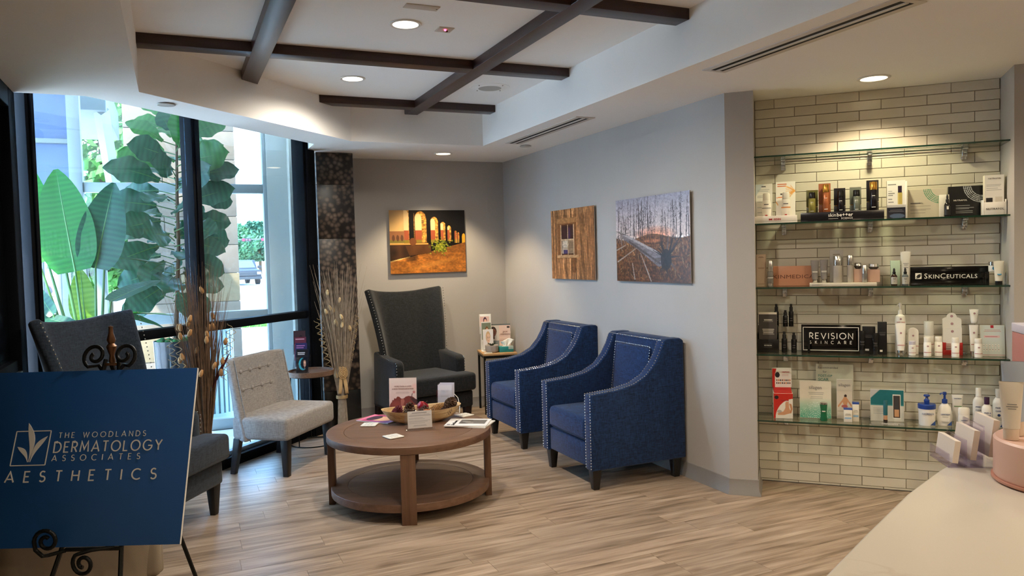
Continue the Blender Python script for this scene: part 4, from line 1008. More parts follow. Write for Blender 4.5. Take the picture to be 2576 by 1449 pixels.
smallcaps(th, (('S', .044), ('KIN', .035), ('C', .044), ('EUTICALS', .035)), -.0106, .036, M_wink, -.135)
MB().box((-.182, -.0108, .034), (-.148, -.0102, .070)).build('logo_square', M_wink, th)
ov = MB()
for a, b in (((-.180, .044), (-.150, .066)), ((-.178, .036), (-.149, .058))): ov.prism([(a[0], a[1]), (a[0] + .012, a[1] + .016), (b[0], b[1]), (a[0] + .02, a[1] + .006)], -.0113, -.0109, axis='y')
ov.build('logo_leaf', M_ink, th)
th = put('acrylic_riser', 'small clear acrylic riser at the right end of the middle shelf', 'riser', .996, .12, 3)
MB().box((-.042, -.03, .071), (.042, .03, .074)).box((-.042, -.03, 0), (-.039, .03, .071)).box((.039, -.03, 0), (.042, .03, .071)).build('riser_sheet', acry, th)
blue_r = mat('blue seal', '2f86b8', .5)
th = put('cream_jar', 'white jar with a silver lid and blue seal on the clear riser', 'jar', 1.002, .12, 3, dz=.0745); jar(th, .052, .058, M_white, M_silver, .36); MB().cyl((0, -.0268, .02), (0, -.0262, .02), .011, n=20).build('blue_seal', blue_r, th)
th = put('squeeze_tube', 'white squeeze tube with a black cap and blue seal at the niche edge', 'tube', 1.04, .062, 3); squeeze(th, .054, .138, mat('milky tube', 'd9d6c6', .4), M_black, .16); MB().cyl((0, -.0175, .062), (0, -.0169, .06), .011, n=20).build('blue_seal', blue_r, th)
# ---- fourth shelf: black skincare on the left
th = put('brochure_holder', 'black brochure holder with a dark grey leaflet at the left of the fourth shelf', 'brochure holder', -.262, .13, 4)
MB().box((-.062, -.028, 0), (.062, .04, .012)).box((-.064, -.028, .012), (.064, -.024, .085)).box((-.066, -.028, .0), (-.062, .045, .12)).box((.062, -.028, .0), (.066, .045, .12)).box((-.062, .035, .012), (.062, .04, .17)).build('pocket', mat('black holder', '0d0c0c', .35), th, bevel=.001)
cv = Cv(44, 92, (70, 66, 66)); cv.rect(0, 0, 1, .05, (214, 206, 196)); cv.rect(.24, .17, .78, .25, (150, 146, 142)); cv.rect(.26, .177, .76, .243, (60, 56, 56)); cv.rect(.3, .19, .72, .215, (200, 198, 192)); cv.lines(.2, .85, [.44, .48, .52, .56], .02, (216, 212, 206), .9, .15, True)
pn = MB().box((-.055, 0, 0), (.055, .012, .245)).build('leaflet', mat('leaflet paper', 'e4dcc8'), th); pn.location = (0, -.018, .013); sheet(cv, 'printed_face', .11, .245, pn, (0, -.0007, 0))
text(th, 'REVISION', .011, (0, -.0286, .042), M_wink, spacing=1.0); marks(th, .05, [(.055, 1.0), (.033, 1.0)], M_grey, y=-.0282, h=.001)
th = put('acrylic_riser', 'clear acrylic step holding the upper black pump bottles', 'riser', -.155, .205, 4)
MB().box((-.07, -.028, .157), (.07, .03, .16)).box((-.07, -.028, 0), (-.067, .03, .157)).box((.067, -.028, 0), (.07, .03, .157)).build('riser_sheet', acry, th)
def black_pump(t, dep, h, dz, lab, w=.03):
    th = put('pump_bottle', lab, 'bottle', t, dep, 4, 'black pump bottles', dz=dz)
    r = w / 2; MB().lathe([(r * .95, 0), (r, .002), (r, h * .64), (r * .9, h * .67)], 18).build('bottle_body', M_black, th, smooth=True)
    MB().lathe([(r * .72, h * .672), (r * .72, h * .86), (r * .5, h * .88), (r * .5, h)], 16).build('pump_cap', mat('black matte plastic', '17171a', .5), th, smooth=True)
    arcband(th, r * 1.012, h * .25, h * .27, M_grey, a0=240, a1=300, name='print_line'); arcband(th, r * 1.012, h * .36, h * .375, M_grey, a0=240, a1=300, name='print_line')
black_pump(-.206, .212, .145, .1605, 'black pump bottle on the clear step, leftmost'); black_pump(-.153, .195, .106, .1605, 'short black pump bottle on the clear step, in the middle'); black_pump(-.118, .212, .145, .1605, 'black pump bottle on the clear step, rightmost')
black_pump(-.163, .12, .134, 0, 'black pump bottle standing on the glass beside the brochure holder', .033); black_pump(-.105, .12, .129, 0, 'black pump bottle standing on the glass against the framed sign', .033)
th = put('brand_sign', 'black block sign with a thin white frame and white capitals', 'sign', .112, .15, 4)
MB().box((-.172, -.012, 0), (.172, .03, .178)).build('block', mat('black acrylic', '07070a'), th, bevel=.0015)
fr = MB()
for a, b in (((-.163, .015), (.163, .019)), ((-.163, .160), (.163, .164)), ((-.163, .015), (-.159, .164)), ((.159, .015), (.163, .164))): fr.box((a[0], -.0128, a[1]), (b[0], -.012, b[1]))
fr.build('frame_line', M_wink, th)
stroke_text(th, 'REVISION', .036, -.123, .128, .090, M_wink, .13, -.0126); stroke_text(th, 'SKINCARE', .018, -.123, .122, .058, M_wink, .14, -.0126)
th = put('slim_bottle', 'thin black pencil shaped bottle in front of the framed sign', 'bottle', -.016, .10, 4); bottle(th, .016, .10, M_black, M_black, cap=.4, capw=.9)
for t, dep, w, h, lab in ((.296, .10, .038, .146, 'glossy black squeeze tube right of the framed sign'), (.372, .08, .035, .136, 'glossy black squeeze tube between the two black cartons')):
    th = put('squeeze_tube', lab, 'tube', t, dep, 4, 'black tubes'); squeeze(th, w, h, M_black, mat('black matte plastic', '17171a'), .2); marks(th, w * .6, [(h * .55, 1), (h * .5, .8), (h * .42, 1)], M_grey, y=-w * .36, h=.0016)
for t, dep, w, h, lab in ((.330, .16, .072, .168, 'wide black carton behind the black tubes'), (.408, .12, .050, .201, 'tall black carton with a white sticker')):
    th = put('tall_carton', lab, 'box', t, dep, 4, 'black cartons'); carton(th, w, .036, h, mat('black carton', '0c0d12')); marks(th, w * .7, [(h * .68, 1), (h * .63, .9), (h * .6, .8)], M_grey, y=-.0183, h=.0016); MB().box((-w * .3, -.0188, .018), (0, -.018, .03)).build('sticker', M_wink, th)
# ---- fourth shelf: white sun care on the right
red_l = mat('dark red line', 'a8323c', .5)
def logo_dot(th, y, z, s=.006): MB().cyl((0, y, z), (0, y - .0005, z), s, n=12).build('logo', mat('mauve logo', 'b08a92', .6), th)
th = put('pump_bottle', 'tall white pump bottle behind the white tube', 'bottle', .502, .19, 4); pump(th, .06, .312, M_white, M_white, .78); logo_dot(th, -.0302, .215); marks(th, .045, [(.195, 1)], red_l, y=-.0295)
th = put('squeeze_tube', 'white squeeze tube with a silver cap and red line', 'tube', .511, .115, 4); squeeze(th, .057, .193, M_white, M_silver, .15); logo_dot(th, -.0165, .135); marks(th, .04, [(.06, 1)], red_l, y=-.0205)
th = put('powder_case', 'white pill shaped case with a red line', 'case', .573, .16, 4)
MB().prism([(-.03, 0.0), (.03, 0.0), (.03, .134)] + arc(0, .134, .03, .03, 0, 180, 14)[1:], -.014, .014, axis='y').build('case_body', M_white, th, bevel=.003); marks(th, .058, [(.05, 1)], red_l, y=-.0142); logo_dot(th, -.0142, .115)
def sunb(t, dep, w, h, lab, capm=None, sl=.0):
    th = put('lotion_bottle', lab, 'bottle', t, dep, 4, 'small white lotion bottles')
    bottle(th, w, h, M_white, capm or mat('frosted white cap', 'e2ded6', .35), cap=.26, neck=.9, capw=.9, shoulder=.05); arcband(th, w / 2 * 1.012, h * .2, h * .225, red_l, name='red_line'); arcband(th, w / 2 * 1.012, h * .5, h * .57, mat('mauve logo', 'b08a92', .6), a0=255, a1=285, name='logo')
sunb(.576, .10, .040, .088, 'small white bottle with a lilac cap before the pill shaped case', mat('lilac cap', 'c9c6d6', .4))
sunb(.661, .08, .042, .115, 'white lotion bottle in front of the frosted bottle'); sunb(.718, .10, .042, .117, 'white lotion bottle left of the red footed display'); sunb(.812, .07, .041, .114, 'white lotion bottle before the red footed display'); sunb(.933, .07, .042, .111, 'white lotion bottle left of the pale blue card')
th = put('pump_bottle', 'frosted clear topped white bottle', 'bottle', .657, .17, 4); bottle(th, .056, .202, M_white, mat('frosted clear cap', 'c9c7c0', .25), cap=.42, capw=.98, shoulder=.02); arcband(th, .0284, .062, .065, red_l, name='red_line')
th = put('sachet_display', 'stepped white sachet display with a red pocket and rounded top', 'display', .783, .165, 4)
for k in range(3):
    zt_ = .253 - k * .045; y0 = .03 - k * .012
    pts = [(-.05, .0), (.05, 0), (.05, zt_ - (.03 if k == 0 else 0)), (-.05, zt_ - (.03 if k == 0 else 0))] if k else [(-.05, 0), (.05, 0), (.05, .215), (.032, .225)] + arc(0, .222, .028, .03, 0, 180, 12) + [(-.032, .225), (-.05, .215)]
    MB().prism(pts, y0, y0 + .004, axis='y').build('header_card' if k == 0 else 'sachet', M_white, th); logo_dot(th, y0, zt_ - .022, .008)
MB().box((-.052, -.014, 0), (.052, -.01, .03)).box((-.052, -.014, .03), (-.036, -.01, .075)).box((.036, -.014, .03), (.052, -.01, .075)).box((-.052, -.01, 0), (-.049, .04, .075)).box((.049, -.01, 0), (.052, .04, .075)).build('red_pocket', mat('red card', 'b0201c', .5), th, bevel=.001)
for z in (.04, .052, .064): MB().box((-.035, .002, z), (.035, .0045, z + .002)).build('red_line', red_l, th)
th = put('squeeze_tube', 'upper white tube standing on a clear step behind', 'tube', .891, .185, 4, dz=.190); squeeze(th, .050, .084, M_white, M_white, .12); logo_dot(th, -.014, .06)
th = put('acrylic_riser', 'clear acrylic post under the upper white tube', 'riser', .891, .185, 4); MB().box((-.03, -.02, .186), (.03, .02, .189)).box((-.03, .017, 0), (.03, .02, .186)).build('riser_sheet', acry, th)
th = put('squeeze_tube', 'white tube with a silver cap right of the red footed display', 'tube', .899, .125, 4); squeeze(th, .047, .186, M_white, M_silver, .16); logo_dot(th, -.0135, .14); marks(th, .03, [(.07, 1)], red_l, y=-.0165)
cv = Cv(54, 72, (206, 214, 210)); cv.rect(.42, 0, .56, .1, (178, 34, 50)); cv.lines(.15, .85, [.15, .19], .018, (190, 110, 116), .8, .2, True); cv.rect(.15, .34, .8, .40, (226, 190, 192)); cv.lines(.2, .75, [.355], .02, (170, 40, 52), .9, .1)
for k in range(12): cv.ell(.14 + (k % 6) * .12, .66 + (k // 6) * .12, .035, .05, (232, 230, 224)); cv.ell(.14 + (k % 6) * .12, .66 + (k // 6) * .12, .02, .012, (120, 110, 110))
cv.rect(0, .95, 1, .965, (190, 90, 96))
th = put('leaflet_pad', 'pale blue leaflet pad with a red tab at the right end', 'leaflet', 1.000, .115, 4); stand(th, .125, .185, .12, cv, .012, mat('leaflet paper', 'e4dcc8'))
# ---- lowest shelf
th = put('sachet_box', 'red and white counter box with a raised back and feet picture', 'box', -.178, .15, 5, rz=.12)
red_c = mat('red carton', 'c92a26', .45)
MB().prism([(-.055, 0), (.065, 0), (.065, .18), (-.055, .16)], -.058, .058, axis='x').build('box_body', M_white, th, bevel=.001)
MB().prism([(.02, .185), (.062, .185), (.062, .30), (.05, .312), (.05, .185)], -.06, .06, axis='x').build('back_flap', M_white, th, bevel=.001)
for k in range(5): MB().box((-.054, -.05 + k * .02, .145 + k * .006), (.054, -.034 + k * .02, .170 + k * .006)).build('sachet', red_c, th, bevel=.001)
cv = Cv(64, 88, (238, 234, 228)); cv.put(((cv.X - 1.05) ** 2 / .9 + (cv.Y - 1.0) ** 2 / .62 > 1).astype(float), (200, 44, 36)); cv.ell(.16, .16, .11, .075, (40, 36, 40)); cv.lines(.42, .78, [.26], .02, (150, 70, 66), .9, .1)
cv.poly([(.62, .34), (.78, .32), (.80, .55), (.9, .78), (.55, .86), (.22, .86), (.2, .8), (.5, .72), (.6, .6)], (214, 160, 124)); cv.poly([(.8, .4), (.92, .42), (.98, .62), (.9, .8), (.84, .78), (.88, .62)], (200, 144, 108)); cv.ell(.3, .72, .12, .06, (150, 140, 140), .6); cv.rect(.72, .24, .78, .3, (190, 40, 40))
sheet(cv, 'printed_face', .116, .16, th, (0, -.0558, .0005)); text(th, 'Baby Foot', .011, (.006, -.0564, .112), M_red, bold=.01)
cv = Cv(56, 54, (240, 236, 232)); cv.put((cv.X < .14 + .25 * np.maximum(0, .35 - cv.Y)).astype(float), (204, 44, 38)); cv.ell(.27, .34, .12, .15, (36, 34, 40)); cv.rect(.55, .16, .9, .2, (170, 60, 60)); cv.lines(.5, .9, [.3, .36], .03, (220, 190, 190), .8, .2)
for k in range(16): cv.ell(.24 + (k % 8) * .095, .62 + (k // 8) * .15, .034, .05, ((120, 70, 50), (200, 120, 60), (60, 50, 56))[k % 3])
sheet(cv, 'back_flap_print', .118, .122, th, (0, .0195, .188)); text(th, 'Baby Foot', .010, (.02, .019, .285), M_red)
MB().box((-.0586, -.02, .05), (-.0581, .035, .085)).build('barcode_label', M_ink, th); MB().box((-.0590, -.014, .056), (-.0586, .029, .079)).build('barcode_field', M_wink, th)
cv = Cv(60, 88, (206, 204, 190)); cv.grad((206, 204, 190), (190, 192, 176)); cv.ell(.85, .4, .3, .4, (222, 220, 208), .5, soft=1)
th = put('information_sheet', 'tall pale sheet with handwriting style heading at the back of the lowest shelf', 'sheet', .131, .235, 5)
p = stand(th, .222, .336, .05, cv, foot=.03); text(p, 'Recommended', .020, (-.10, -.0016, .305), M_grey, align='LEFT'); text(p, 'for', .020, (-.07, -.0016, .279), M_grey, align='LEFT'); text(p, 'POST-OP', .021, (-.098, -.0016, .252), mat('teal ink', '5f8d86', .6), align='LEFT', bold=.012); text(p, 'SCAR', .026, (-.098, -.0016, .226), mat('teal ink', '5f8d86'), align='LEFT', bold=.012)
cv = Cv(60, 72, (226, 220, 204)); cv.grad((226, 220, 204), (70, 170, 140), .45, 1.05)
for k in range(34):
    a = PI * k / 33
    for j in range(9): cv.ell(.5 + math.cos(a) * (.06 + j * .055), 1.02 - math.sin(a) * (.05 + j * .05), .007 + j * .001, .006, (238, 244, 236), .9)
cv.lines(.25, .8, [.31, .35], .014, (130, 132, 126), .8, .2, True); cv.lines(.32, .75, [.42, .46], .01, (150, 152, 146), .7, .2, True)
th = put('product_card', 'cream to green easel card with a dotted fan', 'card', .020, .14, 5); p = stand(th, .188, .237, .16, cv); text(p, 'silagen', .032, (0, -.0016, .185), M_grey, width=.075)
th = put('gel_bottle', 'small glossy green bottle with a waist before the green card', 'bottle', .069, .085, 5); r = .022
MB().lathe([(r * .9, 0), (r, .004), (r * .86, .03), (r * .8, .055), (r * .98, .095), (r, .104)], 22).build('bottle_body', mat('green gloss', '0f6a45', .15, spec=.7), th, smooth=True); MB().lathe([(r * 1.0, .1045), (r * .98, .115), (r * .7, .117)], 22).build('cap', M_silver, th, smooth=True); arcband(th, r * .93, .06, .066, M_wink, a0=240, a1=300, name='print_line')
cv = Cv(36, 90, (214, 206, 192)); cv.rect(0, .0, 1, .3, (206, 200, 188)); cv.ell(.56, .42, .09, .04, (50, 36, 34)); cv.ell(.54, .55, .16, .11, (206, 152, 112)); cv.line(.42, .52, .12, .68, .03, (206, 152, 112)); cv.line(.68, .52, .92, .66, .03, (206, 152, 112)); cv.ell(.5, .68, .2, .04, (170, 60, 60), .7); cv.rect(.05, .8, .95, .81, (160, 140, 120))
th = put('product_card', 'narrow card with a seated bather seen from behind', 'card', .190, .165, 5); p = stand(th, .092, .250, .1, cv); text(p, 'silagen', .026, (0, -.0016, .205), M_grey, width=.068)
for t, dep, w, h, lab in ((.211, .095, .048, .083, 'short white carton with a blue lid'), (.255, .12, .037, .117, 'taller narrow white carton with a blue lid')):
    th = put('small_carton', lab, 'box', t, dep, 5, 'blue lidded cartons'); carton(th, w, .036, h, mat('white carton', 'e9e4d8')); MB().box((-w / 2 - .0005, -.0185, h * .93), (w / 2 + .0005, .0185, h + .001)).build('blue_top', mat('blue carton', '2f4fa0', .5), th); marks(th, w * .7, [(h * .6, .8), (h * .52, 1)], M_ink, y=-.0183, h=.0018); marks(th, w * .8, [(h * .25, 1)], mat('sky ink', '8fb8dc', .6), y=-.0183, h=h * .1)
cv = Cv(60, 62, (206, 206, 196)); cv.rect(0, 0, 1, .5, (30, 110, 118)); cv.poly([(0, 0), (.3, 0), (0, .28)], (190, 190, 190)); cv.rect(.0, .46, 1, .5, (60, 140, 146)); cv.lines(.08, .5, [.58, .63, .68, .74], .012, (150, 156, 152), .8, .3); cv.rect(.66, .14, .90, .90, (232, 230, 222)); cv.rect(.68, .17, .88, .87, (70, 52, 44)); cv.rect(.71, .2, .85, .62, (60, 62, 66)); cv.rect(.71, .62, .85, .84, (200, 152, 112))
th = put('makeup_display', 'white and teal upright card with a window for a brush', 'card', .431, .15, 5); stand(th, .188, .197, .06, cv, .012)
th = put('acrylic_tray', 'clear acrylic tray with frosted lettering under the teal card', 'tray', .445, .085, 5); MB().box((-.098, -.055, 0), (.098, .04, .006)).box((-.098, -.058, 0), (.098, -.055, .030)).build('tray_sheet', acry, th); text(th, 'colorescience', .016, (0, -.0588, .008), M_wink)
th = put('brush_stick', 'teal capped makeup brush stick standing on the clear tray', 'brush', .426, .09, 5, dz=.0065); MB().lathe([(.0115, 0), (.012, .002), (.012, .018)], 18).build('foot_cap', M_black, th, smooth=True); MB().lathe([(.0115, .0185), (.0115, .046)], 18).build('powder_window', mat('nude powder', 'cf9d78', .6), th, smooth=True); MB().lathe([(.0125, .0465), (.0125, .134), (.011, .137)], 18).build('cap', mat('teal cap', '24616b', .35), th, smooth=True)
navy = mat('navy plastic', '1d3f8f', .35); navy_i = mat('navy ink', '2b4a86', .6)
def van(th, w, d, h0, big, z=.6, txt='VANICREAM'):
    text(th, txt, w * .17, (0, -d / 2 - .0008, h0 * z), navy_i, width=w * .62); marks(th, w * .5, [(h0 * z - .010, .8), (h0 * z - .04, 1), (h0 * z - .046, .8)], M_grey, y=-d / 2 - .0006, h=.0015)
    MB().prism([(w * .42, .006), (w * .42, h0 * .3), (w * .12, .006)], -d / 2 - .0012, -d / 2 - .0004, axis='y').build('navy_corner', navy_i, th)
th = put('cream_tub', 'white tub with a blue lid and blue pump', 'tub', .651, .12, 5); r = .047
MB().lathe([(r * .92, 0), (r * .94, .005), (r, .10)], 28).build('tub_body', M_white, th, smooth=True); lid = MB().lathe([(r * 1.04, .1005), (r * 1.05, .124), (r * .98, .128)], 28).build('lid', navy, th, smooth=True)
MB().lathe([(.014, .128), (.016, .15), (.008, .158), (.006, .172)], 16).build('pump_neck', navy, lid, smooth=True); MB().lathe([(.016, .172), (.018, .178), (.014, .184)], 16).build('pump_head', navy, lid, smooth=True)
arcband(th, r * 1.0, .068, .082, navy_i, a0=225, a1=315, name='name_band').data.materials[0] = mat('pale label', 'dcdad6', .5); text(th, 'NICREAM', .014, (0, -.0495, .069), navy_i, width=.062); MB().prism([(.04, .006), (.04, .034), (.014, .006)], -.046, -.0445, axis='y').build('navy_corner', navy_i, th)
th = put('pump_bottle', 'oval white lotion bottle with a blue pump', 'bottle', .747, .12, 5)
MB().lathe([(.033, 0), (.036, .004), (.041, .04), (.041, .07), (.034, .108), (.018, .132), (.014, .135)], 28, sy=.55).build('bottle_body', M_white, th, smooth=True)
p = MB().lathe([(.015, .1355), (.015, .158), (.007, .162), (.006, .19)], 16).build('pump_collar', navy, th, smooth=True); MB().lathe([(.010, .186), (.011, .2), (.008, .203)], 14).build('pump_head', navy, p, smooth=True); MB().tube([(0, 0, .196), (-.02, -.008, .195), (-.026, -.01, .189)], [.005, .0045, .004], 8).build('nozzle', navy, p)
van(th, .08, .047, .11, 1)
th = put('squeeze_tube', 'white tube with a green line behind the deodorant', 'tube', .807, .17, 5); squeeze(th, .06, .182, M_white, M_white, .1); text(th, 'VANICREAM', .009, (0, -.0085, .155), navy_i, width=.04); marks(th, .04, [(.11, 1)], mat('green ink', '4f8f4a', .6), y=-.014, h=.004)
th = put('deodorant_stick', 'white flat oval deodorant stick', 'deodorant', .855, .08, 5); MB().lathe([(.028, 0), (.03, .004), (.03, .078)], 26, sy=.55).build('stick_body', M_white, th, smooth=True); MB().lathe([(.0308, .0785), (.031, .112), (.026, .121), (.02, .122)], 26, sy=.55).build('cap', mat('off white cap', 'e6e2da'), th, smooth=True); van(th, .056, .033, .072, 0)
def shampoo(t, dep, w, h, capm, lab):
    th = put('shampoo_bottle', lab, 'bottle', t, dep, 5, 'free and clear bottles'); r = w / 2
    MB().lathe([(r * .93, 0), (r, .005), (r, h * .62), (r * .88, h * .70), (r * .52, h * .77), (r * .45, h * .78)], 26, sy=.7).build('bottle_body', M_white, th, smooth=True); MB().lathe([(r * .5, h * .782), (r * .5, h * .98), (r * .46, h)], 20).build('cap', capm, th, smooth=True)
    y = -r * .7 - .0012; text(th, 'FREE &', w * .22, (0, y, h * .50), navy_i, width=w * .62); text(th, 'CLEAR', w * .22, (0, y, h * .42), navy_i, width=w * .62); MB().cyl((0, y + .0006, h * .33), (0, y, h * .33), w * .14, n=16).build('oval_mark', navy_i, th)
    MB().prism([(r * .9, .006), (r * .9, h * .2), (r * .2, .006)], y, y + .002, axis='y').build('navy_corner', navy_i, th); marks(th, w * .6, [(h * .26, 1), (h * .23, .8), (h * .2, .9)], M_grey, y=y + .001, h=.0015)
shampoo(.921, .14, .060, .231, M_white, 'large white shampoo bottle with a white cap'); shampoo(.977, .07, .055, .190, mat('plum cap', '3c1d3f', .35), 'white shampoo bottle with a plum cap in front'); shampoo(1.022, .14, .058, .229, mat('grey white cap', 'c9c6c0', .35), 'rightmost white shampoo bottle with a grey cap at the niche edge')

# ================================================================ UPHOLSTERED CHAIRS (front = local -Y)
navy_f = weave_mat('navy linen', '0b1a36', '1c3a68', 240); navy_d = navy_f
char_f = weave_mat('charcoal linen', '15171a', '2c2e31', 240); slate_f = weave_mat('slate blue linen', '1b222c', '333d49', 240)
grey_f = weave_mat('light grey linen', '827d7a', 'aaa5a1', 260); leg_b = mat('black stained wood', '14110f', 0.4); steel_n = mat('nickel nail', 'd3d2cc', 0.22, metal=0.9)
leg_br = mat('dark brown leg', '2a1a12', 0.45)
def nails(paths, name, th, r=.0052, gap=.019, m=None):
    """nailhead trim: domes set along 3-D paths; paths = [(points, outward)]"""
    mb = MB()
    for pts, nrm in paths:
        P = [Vector(p) for p in pts]; nn = Vector(nrm).normalized(); q_ = nn.to_track_quat('Z', 'Y').to_matrix().to_4x4(); d = 0.0; nxt = 0.0
        for a, b in zip(P, P[1:]):
            L = (b - a).length
            while nxt <= d + L + 1e-9:
                c = a + (b - a) * ((nxt - d) / L) if L else a
                mb.lathe([(r, 0), (r * .8, r * .45), (r * .02, r * .7)], 6, Matrix.Translation(c) @ q_, cap=False); nxt += gap
            d += L
    o = mb.build(name, m or steel_n, th, smooth=True); o['kind'] = 'stuff'; return o
SIDE = [(-.37, .135), (-.37, .635), (-.17, .650), (-.04, .675), (.06, .725), (.13, .800), (.175, .875), (.205, .950), (.235, .962), (.335, .962), (.365, .945), (.372, .135)]
def blue_chair(label, loc, rz):
    t = thing('armchair', label, 'armchair', loc, rz, 'navy armchairs along the picture wall')
    for s in (-1, 1):
        MB().prism(SIDE, s * .275, s * .365, axis='x').build('arm', navy_f, t, bevel=.011, seg=3)
    bk = MB().prism([(.14, .30), (.215, .945), (.235, .958), (.335, .958), (.362, .945), (.366, .16), (.25, .16)], -.276, .276, axis='x').build('backrest', navy_f, t, bevel=.012, seg=3)
    MB().prism([(.128, .44), (.188, .885), (.22, .885), (.17, .44)], -.215, .215, axis='x').build('back_panel', navy_f, bk, bevel=.012, seg=3)
    MB().box((-.275, -.352, .145), (.275, .3, .305)).build('seat_rail', navy_f, t, bevel=.01)
    c_ = MB().box((-.272, -.368, .310), (.272, .17, .468)).build('seat_cushion', navy_f, t, bevel=.04, seg=4)
    MB().tube([(-.255, -.35, .452), (.255, -.35, .452)], .0045, 6).tube([(-.255, -.362, .335), (.255, -.362, .335)], .0045, 6).build('piping', mat('navy piping', '12264c', .8), c_)
    for sx, sy in ((-1, -1), (1, -1), (-1, 1), (1, 1)):
        MB().taper((sx * .31 - .034, sy * .318 - .034, 0), (sx * .31 + .034, sy * .318 + .034, .147), .62).build('leg', leg_b, t, bevel=.004)
    P = []
    for s in (-1, 1):
        for e in (.286, .354):
            P.append(([(s * e, -.3705, .15), (s * e, -.3705, .628)], (0, -1, .1)))
        top = [(y, z) for y, z in SIDE[1:8]]
        for e in (.288, .352):
            P.append(([(s * e, y, z + .0008) for y, z in top], (0, -.5, 1)))
        P.append(([(s * .225, .124, .44), (s * .225, .1845, .895)], (0, -1, 0)))
    P.append(([(-.34, .204, .951), (.34, .204, .951)], (0, -1, .6))); P.append(([(-.225, .186, .897), (.225, .186, .897)], (0, -1, 0)))
    nails(P, 'nailhead_trim', t)
    return t
blue_chair('navy armchair with nailhead trim nearest the viewer, beside the wall end', (2.795, 4.675, 0), -PI / 2)
blue_chair('navy armchair with nailhead trim further back, next to the small corner table', (2.83, 5.875, 0), -PI / 2)

def shell(w0, w1, z0, ztop, dip, yb0, yb1, wing, wexp=2.0, inner=.5, nu=16, nv=12):
    def fn(u, v):
        s = 2 * u - 1; zt = ztop + dip * s * s
        z = z0 + (zt - z0) * v; w = w0 + (w1 - w0) * v ** 1.4
        k = max(0, (abs(s) - inner) / (1 - inner)) ** wexp
        return (s * w, yb0 + (yb1 - yb0) * v - wing(v) * k, z)
    return fn, nu, nv
def wing_chair(label, loc, rz, fab, leg_m=leg_b, group='tall wing chairs'):
    t = thing('wing_chair', label, 'armchair', loc, rz, group)
    fn, nu, nv = shell(.30, .395, .34, 1.235, .04, .245, .375, lambda v: .16 + .05 * math.sin(PI * min(1, v)) - .05 * v, 2.0, .52)
    bk = MB().grid(fn, nu, nv).build('backrest', fab, t, solid=.062, smooth=True)
    md = bk.modifiers.new('edge', 'BEVEL'); md.width = .018; md.segments = 3; md.limit_method = 'ANGLE'; md.angle_limit = R_(50)
    for s in (-1, 1):
        MB().prism([(-.20, .20), (-.205, .615), (-.17, .645), (.05, .665), (.24, .70), (.26, .20)], s * .272, s * .362, axis='x').build('arm', fab, t, bevel=.022, seg=3)
    MB().box((-.345, -.355, .185), (.345, .30, .335)).build('seat_base', fab, t, bevel=.02, seg=3)
    MB().box((-.28, .235, .2), (.28, .30, .45)).build('lower_back', fab, t, bevel=.02)
    cu = MB().prism([(-.355, -.41), (.355, -.41), (.355, -.225), (.268, -.215), (.268, .17), (-.268, .17), (-.268, -.215), (-.355, -.225)], .34, .50).build('seat_cushion', fab, t, bevel=.032, seg=4)
    MB().tube([(-.335, -.395, .487), (.335, -.395, .487)], .005, 6).tube([(-.335, -.405, .37), (.335, -.405, .37)], .005, 6).build('piping', mat('dark piping', '0d0e10', .8), cu)
    for sx, sy in ((-1, -1), (1, -1), (-1, 1), (1, 1)):
        MB().taper((sx * .30 - .036, sy * .29 - .03 - .02, 0), (sx * .30 + .036, sy * .29 + .03 - .02, .19), .6, shift=(0, .05 if sy > 0 else 0)).build('leg', leg_m, t, bevel=.004)
    P = []
    for s in (0.0, 1.0):
        pts = [Vector(fn(s, v / 16)) + Vector(((-.004 if s == 0 else .004), -.033, 0)) for v in range(5, 17)]
        P.append((pts, (0, -1, 0)))
        sx = -1 if s == 0 else 1
        P.append(([(sx * .352, -.2065, .22), (sx * .352, -.2075, .61)], (0, -1, 0)))
        P.append(([(sx * .352, -.19, .628), (sx * .352, .05, .664), (sx * .352, .16, .685)], (0, 0, 1)))
    nails(P, 'nailhead_trim', t, .0055, .026)
    return t
wing_chair('black wing chair with a tall flared back and nailheads under the arches picture', (2.05, 6.83, 0), R_(12), char_f, leg_br)
wing_chair('slate wing chair seen from the side behind the blue sign board', (-.262, 4.975, 0), R_(56), slate_f)

def slipper_chair(label, loc, rz, fab, w=.36, group=None, buttons=True, name='slipper_chair'):
    t = thing(name, label, 'chair', loc, rz, group)
    fn, nu, nv = shell(w - .01, w - .015, .25, .845, .0, .17, .235, lambda v: .13 - .055 * v, 2.2, .6)
    bk = MB().grid(fn, nu, nv).build('backrest', fab, t, solid=.06, smooth=True)
    md = bk.modifiers.new('edge', 'BEVEL'); md.width = .02; md.segments = 3; md.limit_method = 'ANGLE'; md.angle_limit = R_(50)
    MB().box((-w, -.285, .265), (w, .17, .43)).build('seat', fab, t, bevel=.03, seg=4)
    if buttons:
        for zz, vv in ((.60, .59), (.74, .82)):
            for s in (-.54, -.19, .19, .54):
                p = fn((s + 1) / 2, vv); MB().ball((p[0], p[1] - .033, p[2]), .016, 10, 6, (1, .6, 1)).build('button', fab, bk, smooth=True)
            MB().tube([Vector(fn(u / 12, vv)) + Vector((0, -.031, 0)) for u in range(2, 11)], .003, 5).build('tuft_seam', fab, bk)
    for s in (0.02, .98):
        MB().tube([Vector(fn(s, v / 10)) + Vector((0, -.034, 0)) for v in range(0, 11)], .005, 6).build('piping', fab, bk)
    for sx in (-1, 1):
        MB().taper((sx * (w - .05) - .03, -.27, 0), (sx * (w - .05) + .03, -.21, .27), .72).build('leg', leg_b, t, bevel=.004)
        MB().taper((sx * (w - .05) - .026, .12, 0), (sx * (w - .05) + .026, .175, .27), .75, shift=(0, .05)).build('leg', leg_b, t, bevel=.004)
    return t
